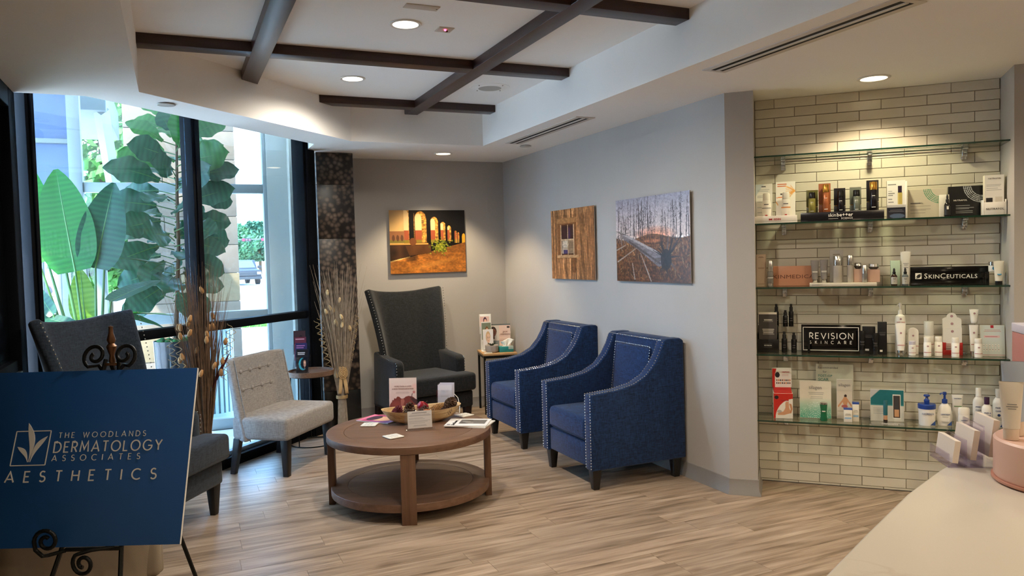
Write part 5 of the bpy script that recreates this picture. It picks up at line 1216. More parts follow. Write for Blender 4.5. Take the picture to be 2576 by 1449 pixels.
slipper_chair('light grey armless chair with a button tufted back by the window', (.685, 6.085, 0), R_(52), grey_f)

def herringbone():
    m = bpy.data.materials.new('beige herringbone'); m.use_nodes = True
    nt = m.node_tree; b = nt.nodes['Principled BSDF']; b.inputs['Roughness'].default_value = .9
    tc = nt.nodes.new('ShaderNodeTexCoord'); sp_ = nt.nodes.new('ShaderNodeSeparateXYZ'); nt.links.new(tc.outputs['Object'], sp_.inputs[0])
    pp = nt.nodes.new('ShaderNodeMath'); pp.operation = 'PINGPONG'; pp.inputs[1].default_value = .012; nt.links.new(sp_.outputs['X'], pp.inputs[0])
    ad = nt.nodes.new('ShaderNodeMath'); ad.operation = 'ADD'; nt.links.new(pp.outputs[0], ad.inputs[0]); nt.links.new(sp_.outputs['Z'], ad.inputs[1])
    si = nt.nodes.new('ShaderNodeMath'); si.operation = 'SINE'; ml = nt.nodes.new('ShaderNodeMath'); ml.operation = 'MULTIPLY'; ml.inputs[1].default_value = 1300
    nt.links.new(ad.outputs[0], ml.inputs[0]); nt.links.new(ml.outputs[0], si.inputs[0])
    r = nt.nodes.new('ShaderNodeValToRGB'); r.color_ramp.elements[0].color = (*hexc('6e6152'), 1); r.color_ramp.elements[1].color = (*hexc('a29480'), 1)
    mr = nt.nodes.new('ShaderNodeMapRange'); mr.inputs[1].default_value = -1; nt.links.new(si.outputs[0], mr.inputs[0]); nt.links.new(mr.outputs[0], r.inputs[0]); nt.links.new(r.outputs[0], b.inputs['Base Color'])
    MATS['beige herringbone'] = m; return m
slipper_chair('beige herringbone chair seen from behind, under the blue sign board', (-.43, 3.60, 0), R_(182), herringbone(), .325, None, False, 'lounge_chair')

# ================================================================ COFFEE TABLE
tw = wood_mat('brown oak veneer', '5a4030', '6f5240', '80624d', axis=0, scale=4, rough=.42, bump=.03)
twz = wood_mat('brown oak upright', '533a2a', '684a37', '785a45', axis=2, scale=4, rough=.45, bump=.03)
TC = (1.345, 4.775)
ct = thing('coffee_table', 'round brown wooden coffee table with four flat legs and a lower shelf', 'table', (*TC, 0), R_(-17.5))
def ring(mb, r0, r1, z0, z1, n=64): mb.lathe([(r0, z0), (r1, z0), (r1, z1), (r0, z1), (r0, z0)], n, cap=False)
mb = MB(); ring(mb, .415, .525, .415, .46); mb.build('top_rim', tw, ct, bevel=.003)
MB().lathe([(.413, .418), (.413, .4585), (.001, .4585)], 64).build('top_panel', tw, ct)
mb = MB(); ring(mb, .40, .505, .070, .118); mb.build('shelf_rim', tw, ct, bevel=.003)
MB().lathe([(.399, .074), (.399, .1165), (.001, .1165)], 64).build('shelf_panel', tw, ct)
for k in range(4):
    a = k * PI / 2 - PI / 2; m = rotm(rz=a)
    MB().box((.478, -.044, 0), (.520, .044, .4145), m).build('leg', twz, ct, bevel=.003)
ZT = .4605
# ---- wooden bowl
bw = thing('dough_bowl', 'long shallow carved wooden bowl full of pine cones', 'bowl', (1.475, 4.925, ZT), R_(-4))
def bowl_fn(u, v):
    a = 2 * PI * u; prof = ((.0, .012), (.55, .0), (.80, .022), (.97, .075), (1.0, .088), (.93, .086), (.78, .036), (.4, .020), (.0, .018))
    f = v * (len(prof) - 1); i = min(int(f), len(prof) - 2); k = f - i; r = prof[i][0] * (1 - k) + prof[i + 1][0] * k; z = prof[i][1] * (1 - k) + prof[i + 1][1] * k
    c, s = math.cos(a), math.sin(a)
    return (.27 * r * math.copysign(abs(c) ** .75, c), .125 * r * math.copysign(abs(s) ** .85, s), z + .012 * r * r * c * c)
o = MB().grid(bowl_fn, 40, 24).build('bowl_body', wood_mat('pale striped wood', '8c6742', 'c09d6c', 'd8bd8f', axis=0, scale=7, rough=.45, bump=.05), bw, smooth=True); fix_normals(o)
# ---- pine cones
def cone_mesh(name, m, n=64, L=.085, R0=.034, open_=.6):
    mb = MB()
    mb.lathe([(.004, 0), (R0 * .62, L * .2), (R0 * .55, L * .6), (.003, L * .98)], 10)
    for k in range(n):
        f = k / n; a = k * 2.39996; z = L * (.04 + .92 * f); r = R0 * (.35 + .65 * math.sin(PI * min(1, .18 + f * .82)) ** .8); w = R0 * .36 * (1 - .45 * f)
        c, s = math.cos(a), math.sin(a); up = .004 + .016 * f * open_
        P = [(r * .35, -w * .5, z), (r * .35, w * .5, z), (r, w, z + up), (r * 1.07, 0, z + up + .003), (r, -w, z + up)]
        vs = [(x * c - y * s, x * s + y * c, zz) for x, y, zz in P] + [(x * c - y * s, x * s + y * c, zz - .0035) for x, y, zz in P]
        mb.add(vs, [(0, 1, 2, 3, 4), (9, 8, 7, 6, 5)] + [(i, (i + 5), ((i + 1) % 5) + 5, (i + 1) % 5) for i in range(5)])
    return mb.mesh(name, m)
cone_br = cone_mesh('cone_scales', mat('brown cone', '4a2e1f', .7, var=.3, vscale=60)); cone_wh = cone_mesh('cone_scales', mat('frosted cone', '5f4634', .7, var=.75, vscale=70)); cone_rd = cone_mesh('cone_scales', mat('burgundy cone', '6a2430', .6, var=.4, vscale=60)); cone_tan = cone_mesh('cone_scales', mat('tan cone', '9c7445', .7, var=.25, vscale=60), 110, .13, .028, .2); cone_pale = cone_mesh('cone_scales', mat('white cone', 'd8cfc0', .7, var=.3, vscale=60))
def cone(me, x, y, z, rx, ry, rz, s, lab, nm='pine_cone'):
    t = thing(nm, lab, 'pine cone', (x, y, z), 0, 'pine cones in the bowl'); t.rotation_euler = (rx, ry, rz)
    o = bpy.data.objects.new('cone_scales', me); COL.objects.link(o); o.parent = t; o.scale = (s, s, s)
BX = lambda lx, ly: (1.475 + lx * math.cos(-.07) - ly * math.sin(-.07), 4.925 + lx * math.sin(-.07) + ly * math.cos(-.07))
cone(cone_rd, *BX(-.19, -.03), .500, .5, .2, .3, 1.05, 'burgundy red pine cone at the left end of the bowl'); cone(cone_br, *BX(-.085, .02), .482, .1, .1, 1, 1.15, 'large dark brown pine cone standing upright in the bowl'); cone(cone_pale, *BX(-.10, -.055), .492, .8, .0, .2, .72, 'small white tipped pine cone at the front of the bowl')
cone(cone_tan, *BX(.06, .02), .505, 0, 1.25, .35, 1.0, 'long tan spruce cone lying across the bowl'); cone(cone_br, *BX(.125, -.04), .50, .9, .4, .5, 1.0, 'brown pine cone behind the little acrylic sign'); cone(cone_wh, *BX(.18, .0), .538, .9, .3, 0, 1.15, 'frosted white and brown pine cone at the right end of the bowl'); cone(cone_br, *BX(-.02, -.02), .492, .5, -.4, 2, .95, 'half hidden brown pine cone in the middle of the bowl')
def fruit(x, y, z, r, m, lab, cat, nm, tilt=.5):
    t = thing(nm, lab, cat, (x, y, z), 0); t.rotation_euler = (0, tilt, 0)
    MB().lathe([(r * .05, r * .12), (r * .35, 0), (r * .8, r * .3), (r, r * .85), (r * .86, r * 1.4), (r * .45, r * 1.68), (r * .08, r * 1.55)], 22).build('skin', m, t, smooth=True)
    MB().tube([(0, 0, r * 1.5), (.003, 0, r * 1.8), (.008, 0, r * 2.05)], [.002, .0018, .0022], 6).build('stalk', mat('stalk brown', '3b2616', .8), t)
fruit(*BX(.0, .05), .515, .042, mat('red apple', '8f1722', .25, var=.3, vscale=20), 'glossy dark red apple lying on the cones', 'apple', 'decorative_apple', .6)
fruit(*BX(.02, -.045), .497, .03, mat('orange gourd', 'b5652f', .4, var=.2, vscale=20), 'small orange gourd half hidden behind the acrylic sign', 'gourd', 'decorative_gourd', .2)
# ---- clear sign block
sg = thing('acrylic_sign', 'small clear acrylic sign block with a printed white note, leaning in front of the bowl', 'sign', (1.388, 4.675, ZT), R_(-9))
b_ = MB().box((-.095, -.006, 0), (.095, .014, .135)).build('acrylic_block', acry, sg, bevel=.001); b_.rotation_euler = (-.10, 0, 0)
cv = Cv(70, 50, (226, 220, 216)); cv.lines(.18, .8, [.1], .03, (120, 116, 120), .9, .1, True); cv.lines(.06, .94, [.2, .27], .02, (150, 146, 150), .8, .25, True); cv.lines(.06, .94, [.4, .46, .56, .62, .7], .02, (150, 146, 150), .8, .35); cv.lines(.2, .8, [.82, .87], .016, (150, 146, 150), .8, .2, True)
nt_ = sheet(cv, 'note_card', .155, .108, b_, (0, .003, .012))
for x in (-.086, .086):
    for z in (.01, .125): MB().cyl((x, -.0075, z), (x, -.006, z), .004, n=10).build('magnet', M_silver, b_)
# ---- poster stand on table
cv = Cv(90, 128, (222, 204, 194)); cv.grad((226, 208, 198), (206, 176, 168)); cv.lines(.22, .75, [.38, .41, .44], .008, (176, 150, 146), .8, .2, True)
cv.poly([(0, .80), (.05, .70), (.10, .66), (.12, .60), (.16, .61), (.19, .55), (.24, .57), (.30, .51), (.37, .52), (.44, .57), (.52, .57), (.60, .52), (.70, .50), (.85, .52), (.97, .60), (1, .66), (1, 1), (0, 1)], (120, 58, 52)); cv.poly([(.42, .6), (.52, .56), (.56, .64), (.48, .82), (.42, .8)], (176, 112, 98), .8); cv.poly([(.75, .52), (1, .6), (1, .75), (.85, .66)], (70, 44, 44)); cv.ell(.25, .72, .2, .12, (150, 76, 68), .6, soft=1); cv.rect(0, .84, 1, 1, (108, 34, 40), .8)
cv.line(.78, .62, .84, .44, .012, (90, 60, 56)); cv.ell(.9, .40, .05, .04, (190, 120, 116)); cv.ell(.93, .24, .12, .1, (232, 180, 172), .7, soft=1)
pst = thing('tabletop_poster', 'framed pink tabletop poster of a reclining face profile', 'poster', (1.425, 5.20, ZT), R_(-24))
p = MB().box((-.098, 0, 0), (.100, .004, .262)).build('frame', acry, pst, bevel=.001); p.rotation_euler = (-.12, 0, 0); p.location = (0, -.012, 0); sheet(cv, 'printed_face', .192, .252, p, (0, -.0005, .005))
text(p, 'MORE THAN A LASER', .014, (0, -.0016, .194), mat('mauve ink', '96706c', .6), width=.12); text(p, 'A SKIN TRANSFORMATION', .014, (0, -.0016, .176), mat('mauve ink', '96706c'), width=.15)
MB().box((-.098, -.03, 0), (.098, .06, .003)).build('foot', acry, pst)
# ---- leaflet rack on table
rk = thing('leaflet_holder', 'clear leaflet holder with white leaflets and a curved wire foot on the table', 'leaflet holder', (1.70, 5.11, ZT), R_(-30))
for k in range(3):
    p = MB().box((-.052, 0, 0), (.052, .003, .19 + .006 * k)).build('leaflet', mat('lilac paper', 'c9c6d2', .7), rk); p.location = (.006 * k, .006 + .010 * k, .004); p.rotation_euler = (-.12, 0, 0)
cv = Cv(40, 72, (214, 212, 220)); cv.lines(.2, .8, [.2, .25, .3, .42], .012, (150, 148, 160), .7, .3, True); cv.poly([(0, .9), (1, .7), (1, 1), (0, 1)], (190, 196, 214))
sheet(cv, 'printed_face', .1, .186, rk, (0, .0045, .006), (-.12, 0, 0)); MB().box((-.056, -.004, 0), (.056, -.002, .16)).box((-.056, .045, 0), (.056, .047, .2)).box((-.056, -.004, 0), (.056, .047, .003)).build('pocket', acry, rk)
MB().tube([(.06, .05, .125), (.09, .03, .10), (.108, .0, .05), (.11, -.03, .003), (.085, -.035, .003)], .0025, 6).build('wire_foot', M_white, rk)
# ---- magazines and coasters
def magazine(x, y, rz, w, d, cv, lab, z=ZT, th=.006, pages='e8e4dc'):
    t = thing('magazine', lab, 'magazine', (x, y, z), rz)
    MB().box((-w / 2, -d / 2, 0), (w / 2, d / 2, th)).build('pages', mat('magazine pages', pages, .7), t); sheet(cv, 'cover', w, d, t, (0, -d / 2, th + .0004), (-PI / 2, 0, 0)); return t
cv = Cv(70, 90, (190, 70, 110)); cv.grad((214, 60, 100), (110, 90, 160)); cv.ell(.5, .55, .32, .3, (226, 176, 140)); cv.ell(.5, .3, .36, .16, (60, 40, 60)); cv.rect(0, .02, 1, .14, (230, 130, 160)); cv.lines(.05, .95, [.9, .94], .02, (236, 226, 236), .9, .3)
magazine(1.245, 5.115, R_(38), .20, .27, cv, 'colourful pink and purple magazine tucked under the bowl')
cv = Cv(80, 100, (236, 234, 230)); cv.rect(.0, .0, .03, 1, (120, 120, 120)); cv.rect(.30, .30, .85, .92, (92, 90, 88))
for k in range(14): cv.rect(.32 + (k % 7) * .075, .34 + (k * 37 % 11) * .03, .37 + (k % 7) * .075, .9, ((40, 38, 38), (160, 158, 152))[k % 2])
cv.rect(.12, .05, .22, .13, (40, 38, 40)); cv.rect(.06, .22, .94, .23, (90, 90, 90))
t = magazine(1.712, 4.675, R_(58), .215, .275, cv, 'white magazine with a grey cityscape cover near the table edge', ZT + .0065)
text(t, 'Best Doctors', .030, (-.02, .075, .0075), M_ink, rx=0, width=.13)
cv = Cv(20, 20, (226, 222, 216)); magazine(1.725, 4.67, R_(50), .215, .275, cv, 'white magazine lying underneath the cityscape one')
for x, y, rz, lab in ((1.135, 4.985, -.5, 'white scalloped coaster by the left rim of the coffee table'), (1.185, 4.575, .25, 'white scalloped coaster at the front rim of the coffee table'), (1.785, 4.945, .3, 'white scalloped coaster behind the magazines')):
    t = thing('coaster', lab, 'coaster', (x, y, ZT), rz, 'white coasters')
    pts = []
    for k in range(4):
        for j in range(8):
            f = j / 8; c0 = [(-.05, -.05), (.05, -.05), (.05, .05), (-.05, .05)][k]; c1 = [(.05, -.05), (.05, .05), (-.05, .05), (-.05, -.05)][k]; b = .0025 * (1 if j % 2 else -1)
            pts.append(((c0[0] + (c1[0] - c0[0]) * f) * (1 + b * 10), (c0[1] + (c1[1] - c0[1]) * f) * (1 + b * 10)))
    MB().prism(pts, 0, .006).build('tile_body', mat('cream ceramic', 'd9d3c6', .5), t, bevel=.001)
    pr = MB()
    for k in range(9): pr.box((-.03 + (k % 3) * .02, -.028 + (k // 3) * .02, .006), (-.018 + (k % 3) * .02 + .004 * (k % 2), -.024 + (k // 3) * .02, .0064))
    o = pr.build('pattern', mat('grey glaze', '8d8a84', .6), t); o['kind'] = 'stuff'

# ================================================================ ROUND TRAY TABLE BY THE WINDOW
rt_ = thing('tray_table', 'small round wooden tray table on thin black metal legs between chair and granite pillar', 'table', (1.025, 6.645, 0), .3)
blk = mat('black iron', '121314', .45, metal=.5)
MB().lathe([(.001, .60), (.185, .60), (.186, .585), (.192, .585), (.193, .625), (.186, .625), (.185, .606), (.001, .606)], 44, cap=False).build('tray', wood_mat('weathered tray wood', '4c382b', '6f5646', '8a6f5c', axis=0, scale=6, rough=.5), rt_, smooth=True)
MB().tube([(.19 * math.cos(k * PI / 22 * .72 + .6), .19 * math.sin(k * PI / 22 * .72 + .6), .006) for k in range(45)], .005, 6).build('base_ring', blk, rt_)
for a in (.6, 1.2, 2.6, 3.6): MB().tube([(.188 * math.cos(a), .188 * math.sin(a), .006), (.17 * math.cos(a), .17 * math.sin(a), .585)], .005, 6).build('leg', blk, rt_)
MB().lathe([(.17, .578), (.178, .578), (.178, .586), (.17, .586), (.17, .578)], 36, cap=False).build('top_ring', blk, rt_)
# brochure holder on it
bh = thing('brochure_holder', 'four tier clear brochure holder with dark brochures on the tray table', 'brochure holder', (.955, 6.655, .6065), R_(-20))
cols = ((60, 40, 46), (96, 40, 60), (40, 40, 90), (20, 22, 30))
for k in range(4):
    y = .06 - k * .03; z0 = .15 - k * .05; cv = Cv(30, 60, cols[k])
    if k == 0: face(cv, .62, .45, .3, (200, 140, 110), (30, 20, 24))
    if k == 1: cv.rect(0, .3, 1, 1, (170, 60, 80)); cv.lines(.1, .9, [.08], .04, (220, 180, 190), .9)
    if k == 2: cv.lines(.1, .9, [.1, .18], .04, (190, 120, 170), .9, .3)
    if k == 3: cv.ell(.55, .62, .34, .26, (60, 180, 196)); cv.ell(.66, .6, .3, .23, (20, 22, 30)); face(cv, .7, .62, .18, (226, 176, 150), (180, 130, 100)); cv.lines(.12, .8, [.14, .2], .03, (220, 220, 224), .9, .2)
    p = MB().box((-.05, 0, 0), (.05, .004, .2)).build('brochure', mat('dark brochure', '1c1c26', .4), bh); p.location = (.012 * k - .03, y, z0 + .003); p.rotation_euler = (-.14, 0, 0); sheet(cv, 'cover', .098, .198, p, (0, -.0006, .001))
    MB().box((-.055, -.016, 0), (.055, -.014, .085)).box((-.055, -.016, 0), (.055, .02, .003)).build('pocket', acry, bh).location = (.012 * k - .03, y, z0)
MB().prism([(-.06, 0), (.09, 0), (.09, .18)], -.075, -.072, axis='x').prism([(-.06, 0), (.09, 0), (.09, .18)], .052, .055, axis='x').build('side_panel', acry, bh)

# ================================================================ CORNER TABLE
cn = thing('corner_table', 'small square oak topped table on black metal legs in the room corner', 'table', (2.93, 7.10, 0), R_(-12))
MB().box((-.17, -.19, .578), (.17, .19, .60)).build('top', wood_mat('light oak top', '9a7449', 'b98f5f', 'cda877', axis=0, scale=5, rough=.5), cn, bevel=.002)
MB().box((-.165, -.185, .553), (.165, -.165, .577)).box((-.165, .165, .553), (.165, .185, .577)).box((-.165, -.165, .553), (-.145, .165, .577)).box((.145, -.165, .553), (.165, .165, .577)).build('frame', blk, cn)
for sx in (-1, 1):
    for sy in (-1, 1): MB().box((sx * .155 - .01, sy * .175 - .01, 0), (sx * .155 + .01, sy * .175 + .01, .553)).build('leg', blk, cn)
def CN(lx, ly): c, s = math.cos(R_(-12)), math.sin(R_(-12)); return (2.93 + lx * c - ly * s, 7.10 + lx * s + ly * c)
lh = thing('brochure_holder', 'tall white tiered brochure holder with face photographs on the corner table', 'brochure holder', (*CN(-.09, .02), .6005), R_(-14))
for k in range(3):
    z0 = .17 - k * .075; y = .05 - k * .03; cv = Cv(40, 72, (236, 230, 226))
    if k == 0: cv.rect(.06, .06, .94, .8, (226, 190, 180)); face(cv, .55, .42, .3, (232, 188, 166), (70, 36, 60)); cv.rect(0, .62, 1, 1, (206, 206, 210))
    if k == 1: cv.rect(.06, .06, .94, .9, (120, 130, 110)); face(cv, .55, .5, .3, (226, 180, 150), (120, 80, 50))
    if k == 2: face(cv, .5, .42, .36, (236, 196, 166), (214, 176, 130)); cv.rect(0, .78, 1, 1, (232, 232, 226))
    p = MB().box((-.052, 0, 0), (.052, .012, .2)).build('brochure', mat('leaflet paper', 'e4dcc8'), lh); p.location = (-.016 + .012 * k, y, z0); p.rotation_euler = (-.06, 0, 0); sheet(cv, 'cover', .102, .198, p, (0, -.0006, .001))
MB().box((-.06, .06, 0), (.05, .064, .37)).box((-.06, -.03, 0), (.06, .064, .004)).build('back_panel', M_white, lh, bevel=.001)
cv = Cv(84, 96, (224, 196, 184)); cv.rect(0, 0, 1, .05, (96, 104, 104)); cv.rect(0, .05, .5, .66, (206, 198, 192)); face(cv, .24, .32, .24, (118, 70, 54), (52, 40, 36)); cv.rect(0, .66, .5, .88, (130, 140, 142)); cv.rect(.84, .09, .97, .17, (60, 54, 52)); cv.lines(.5, .95, [.42, .47, .6, .66], .012, (150, 110, 100), .8, .2)
jp = thing('tabletop_poster', 'tabletop advertising panel with a portrait on the corner table', 'poster', (*CN(.05, .115), .6005), R_(-22))
p = MB().box((-.118, 0, 0), (.118, .005, .262)).build('frame', acry, jp, bevel=.001); p.rotation_euler = (-.1, 0, 0); sheet(cv, 'printed_face', .230, .256, p, (0, -.0005, .003)); MB().box((-.118, -.03, 0), (.118, .05, .003)).build('foot', acry, jp)
text(p, 'JAW', .026, (.062, -.0016, .170), mat('brown ink', '7a4a3a'), bold=.01, ry=0); text(p, 'INSPIRING', .020, (.062, -.0016, .148), mat('brown ink', '7a4a3a'), width=.095)
pl_ = thing('succulent_pot', 'grey concrete pot with a tiny dark succulent', 'plant', (*CN(-.065, -.085), .6005), R_(-12))
MB().lathe([(.052, 0), (.066, .012), (.07, .07), (.066, .074), (.058, .07), (.054, .055), (.001, .055)], 8, cap=False, mtx=rotm(rz=.39)).build('pot', mat('grey concrete', 'a39a92', .8, var=.08, bump=.2), pl_, bevel=.006)
for k in range(9):
    a = k * 2.4; MB().tube([(0, 0, .055), (.018 * math.cos(a), .018 * math.sin(a), .08), (.042 * math.cos(a), .042 * math.sin(a), .085 + .006 * (k % 3))], [.004, .006, .001], 6).build('leaf', mat('dark succulent', '27331f', .6), pl_)
tb_ = thing('tissue_box', 'teal tissue box with a white tissue pulled out', 'tissue box', (*CN(.075, -.09), .6005), R_(-14))
MB().box((-.07, -.045, 0), (.07, .045, .055)).build('box_body', mat('teal carton', '1f8583', .5), tb_, bevel=.002); MB().box((.02, -.0455, .03), (.0705, .0455, .0555)).build('grey_panel', mat('pale teal carton', 'a9b9ac', .5), tb_)
MB().lathe([(.001, .0556), (.04, .0556), (.038, .0572)], 20, cap=False, sy=.5).build('opening', M_white, tb_)
rtt = random.Random(4)
def tis(u, v): a = (u - .5) * 2; w = .018 + .052 * v; return (a * w + .018 * v, .012 * math.sin(u * 9 + v * 3) * (1 - .3 * v) + .01 * v, .056 + .078 * v * (1 - .35 * abs(a - .3)))
MB().grid(tis, 14, 10).build('tissue', mat('tissue paper', 'e9e7df', .9), tb_, smooth=True, solid=.0006)
ck = thing('coaster', 'cream coaster at the left edge of the corner table', 'coaster', (*CN(-.115, -.15), .6005), R_(-8), 'white coasters')
MB().box((-.04, -.03, 0), (.04, .03, .006)).build('tile_body', mat('cream ceramic', 'd9d3c6'), ck, bevel=.002)
pr = MB()
for k in range(6): pr.box((-.03 + k * .01, -.02, .006), (-.025 + k * .01, .02, .0064))
o = pr.build('pattern', mat('grey glaze', '8d8a84', .6), ck); o['kind'] = 'stuff'
# wall outlets, cable under chair
for loc, rz, lab in (((1.80, 7.409, .52), 0, 'white wall socket plate left of the black wing chair'),):
    t = thing('wall_socket', lab, 'socket', loc, rz); MB().box((-.035, -.006, -.058), (.035, 0, .058)).build('plate', M_white, t, bevel=.002)
    for z in (-.022, .022): MB().box((-.012, -.0075, z - .012), (.012, -.006, z + .012)).build('outlet', mat('outlet face', 'd6d3cc', .4), t, bevel=.002)

# ================================================================ SIGN BOARD ON IRON EASEL
iron = mat('black wrought iron', '111213', .45, metal=.6, bump=.15, bscale=120)
FW = R_(-23.686)
BL = (-.343, 2.863)
LEAN = R_(20)
brd = thing('sign_board', 'large blue sign board of the dermatology practice on an iron easel', 'sign', (*BL, .633), FW)
pnl = MB().box((-.35, 0, 0), (.35, .010, .589)).build('board', mat('royal navy board', '1f4f8c', .45, spec=.3), brd, bevel=.0006)
pnl.rotation_euler = (-LEAN, 0, 0)
edge = MB().box((.3502, .0, .0), (.3512, .010, .589)).build('white_edge', mat('foam core edge', 'd9d6d0', .7), pnl)
wi = mat('off white lettering', 'd6d3ce', .6)
stroke_text(pnl, 'THE WOODLANDS', .0175, -.102, .196, .3565, wi, .11, -.0012); stroke_text(pnl, 'DERMATOLOGY', .034, -.112, .255, .308, wi, .12, -.0012, split=True, sx=.88)
stroke_text(pnl, 'ASSOCIATES', .019, -.114, .185, .279, wi, .12, -.0012); stroke_text(pnl, 'AESTHETICS', .034, -.262, .247, .212, wi, .13, -.0012, split=True)
lg = MB()
fx0, fx1, fz0, fz1 = -.253, -.135, .267, .382
for a, b in (((fx0, fz0), (fx1, fz0)), ((fx1, fz0), (fx1 + .004, fz1)), ((fx0, fz0), (fx0 + .004, fz1)), ((fx0 + .004, fz1), (fx1 + .004, fz1))): ribbon(lg, [a, b], .0032, -.0018, -.0006, None)
lg.build('logo_frame', wi, pnl)
def petal(x0, z0, x1, z1, w, bend):
    n = 14; L = []; Rr = []; dx, dz = x1 - x0, z1 - z0; ln = math.hypot(dx, dz); nx, nz = -dz / ln, dx / ln
    for k in range(n + 1):
        f = k / n; ww = w * (math.sin(PI * f ** 1.5) * .9 + .08 * (1 - f)) ; bx = bend * math.sin(PI * f)
        cx, cz = x0 + dx * f + nx * bx, z0 + dz * f + nz * bx
        L.append((cx + nx * ww / 2, cz + nz * ww / 2)); Rr.append((cx - nx * ww / 2, cz - nz * ww / 2))
    return L + Rr[::-1]
mb = MB()
mb.prism(petal(-.193, .278, -.212, .410, .022, -.012), -.0022, -.0008, axis='y'); mb.prism(petal(-.188, .278, -.140, .364, .018, .010), -.0022, -.0008, axis='y'); mb.prism(petal(-.196, .278, -.238, .330, .016, -.008), -.0022, -.0008, axis='y')
mb.build('logo_leaves', wi, pnl)
es = thing('display_easel', 'black wrought iron easel with scrolls and a bronze finial holding the blue sign', 'easel', (*BL, 0), FW)
tl = math.tan(LEAN)
def EP(x, z, off=.022): return (x, (z - .633) * tl + off, z)
def spiral(cx, cz, r0, turns, a0, sgn=1, off=0.0, n=30):
    return [EP(cx + r0 * (1 - .78 * k / n) * math.cos(a0 + sgn * turns * 2 * PI * k / n), cz + r0 * (1 - .78 * k / n) * math.sin(a0 + sgn * turns * 2 * PI * k / n), off) for k in range(n + 1)]
MB().tube([EP(-.19, .0), EP(-.04, .66), EP(.012, 1.22)], .0075, 6).build('front_leg', iron, es); MB().tube([EP(.21, .0), EP(.145, .66), EP(.058, 1.22)], .0075, 6).build('front_leg', iron, es)
MB().tube([EP(.035, 1.2), (.12, .36, .75), (.22, .62, 0)], .0075, 6).build('rear_leg', iron, es)
MB().tube([EP(-.03, .622, .012), EP(.15, .622, .012)], .007, 6).build('ledge_bar', iron, es)
# front hooks that hold the board
hk = [(-.075, -.012, .612), (-.08, -.035, .618), (-.10, -.038, .640)] + [(-.063 + .040 * (1 - .72 * k / 26) * math.cos(PI + -1.35 * 2 * PI * k / 26), -.038, .668 + .040 * (1 - .72 * k / 26) * math.sin(PI - 1.35 * 2 * PI * k / 26)) for k in range(27)]
MB().tube([(-.03, .01, .618)] + hk, .0065, 8).build('left_hook', iron, es)
hk2 = [(.13, .01, .626), (.07, -.02, .628), (.035, -.036, .622)] + [(.052 + .036 * (1 - .72 * k / 26) * math.cos(PI * .75 + 1.35 * 2 * PI * k / 26), -.038, .590 + .040 * (1 - .72 * k / 26) * math.sin(PI * .75 + 1.35 * 2 * PI * k / 26)) for k in range(27)]
MB().tube(hk2, .0065, 8).build('right_hook', iron, es)
for s in (-1, 1):
    pts = [EP(.035 + s * .012, 1.16), EP(.035 + s * .045, 1.20)] + spiral(.035 + s * .052, 1.236, .042, 1.3, -PI / 3 if s > 0 else PI + PI / 3, s)
    MB().tube(pts, .0068, 8).build('top_scroll', iron, es)
brz = mat('antique bronze', '6a4a33', .35, metal=.7)
fz = Matrix.Translation(EP(.035, 1.215))
MB().lathe([(.006, -.03), (.011, 0), (.008, .02), (.016, .045), (.018, .052), (.010, .062), (.015, .075), (.008, .1), (.007, .118), (.009, .122), (.001, .126)], 12, fz).build('finial', brz, es, smooth=True)
MB().box((-.022, -.01, -.006), (.022, .012, .004), Matrix.Translation(EP(.035, 1.205))).build('collar', brz, es, bevel=.002)

# ================================================================ PICTURES
def picture(label, loc, rz, w, h, cv):
    t = thing('picture_panel', label, 'picture', loc, rz, 'photo panels on the walls')
    MB().box((-w / 2, 0, 0), (w / 2, .004, h)).build('metal_panel', mat('panel edge', 'b9b4aa', .4), t); MB().box((-w / 2 + .08, .004, .08), (w / 2 - .08, .022, h - .08)).build('hanger_frame', mat('hanger', '3a3632', .7), t)
    sheet(cv, 'photograph', w, h, t, (0, -.0006, 0)); return t
# arches at dusk
cv = Cv(220, 172, (12, 9, 8)); S = cv
S.grad((150, 118, 78), (196, 160, 98), 0, .5, (S.X < .26).astype(float)); S.noise(9, 7, .35, (S.X < .26).astype(float))
S.ell(.12, .27, .16, .08, (112, 92, 72), .8, soft=1); S.rect(.0, .33, .2, .52, (142, 96, 60)); S.rect(.03, .4, .17, .5, (120, 76, 50)); S.rect(0, .48, .2, .52, (106, 100, 40))
for cx, w_, top, bot in ((.235, .09, -.05, .54), (.405, .075, .02, .52), (.585, .05, .11, .52), (.70, .034, .19, .49), (.783, .024, .25, .50), (.87, .016, .33, .53), (.905, .013, .36, .53)):
    yy = top + w_ * 1.6
    m_ = ((np.abs(S.X - cx) < w_) & (S.Y > yy) & (S.Y < bot)) | ((((S.X - cx) / w_) ** 2 + ((S.Y - yy) / (w_ * 1.6)) ** 2 < 1) & (S.Y <= yy)); S.put(m_.astype(float), (176, 122, 52))
    S.noise(70, 60, .5, m_.astype(float)); w2 = w_ * .58; c2 = cx - w_ * .4
    m2 = ((np.abs(S.X - c2) < w2) & (S.Y > yy) & (S.Y < bot)) | ((((S.X - c2) / w2) ** 2 + ((S.Y - yy) / (w2 * 1.9)) ** 2 < 1) & (S.Y <= yy)); S.put(m2.astype(float), (214, 180, 128)); S.put((m2 & (S.Y > .32)).astype(float), (150, 74, 46)); S.put((m2 & (S.Y > .47)).astype(float), (130, 110, 40))
S.rect(.255, 0, .32, .6, (14, 10, 8)); S.grad((150, 118, 78), (196, 160, 98), 0, .5, (S.X < .185).astype(float)); S.noise(7, 5, .3, (S.X < .185).astype(float)); S.rect(0, .33, .19, .52, (140, 92, 58)); S.rect(0, .47, .19, .52, (116, 104, 44))
for k in range(3): S.ell(.05 + k * .055, .44, .018, .05, (92, 58, 40))
S.rect(.955, .42, 1, .56, (206, 150, 34)); S.ell(.978, .43, .022, .05, (206, 150, 34))
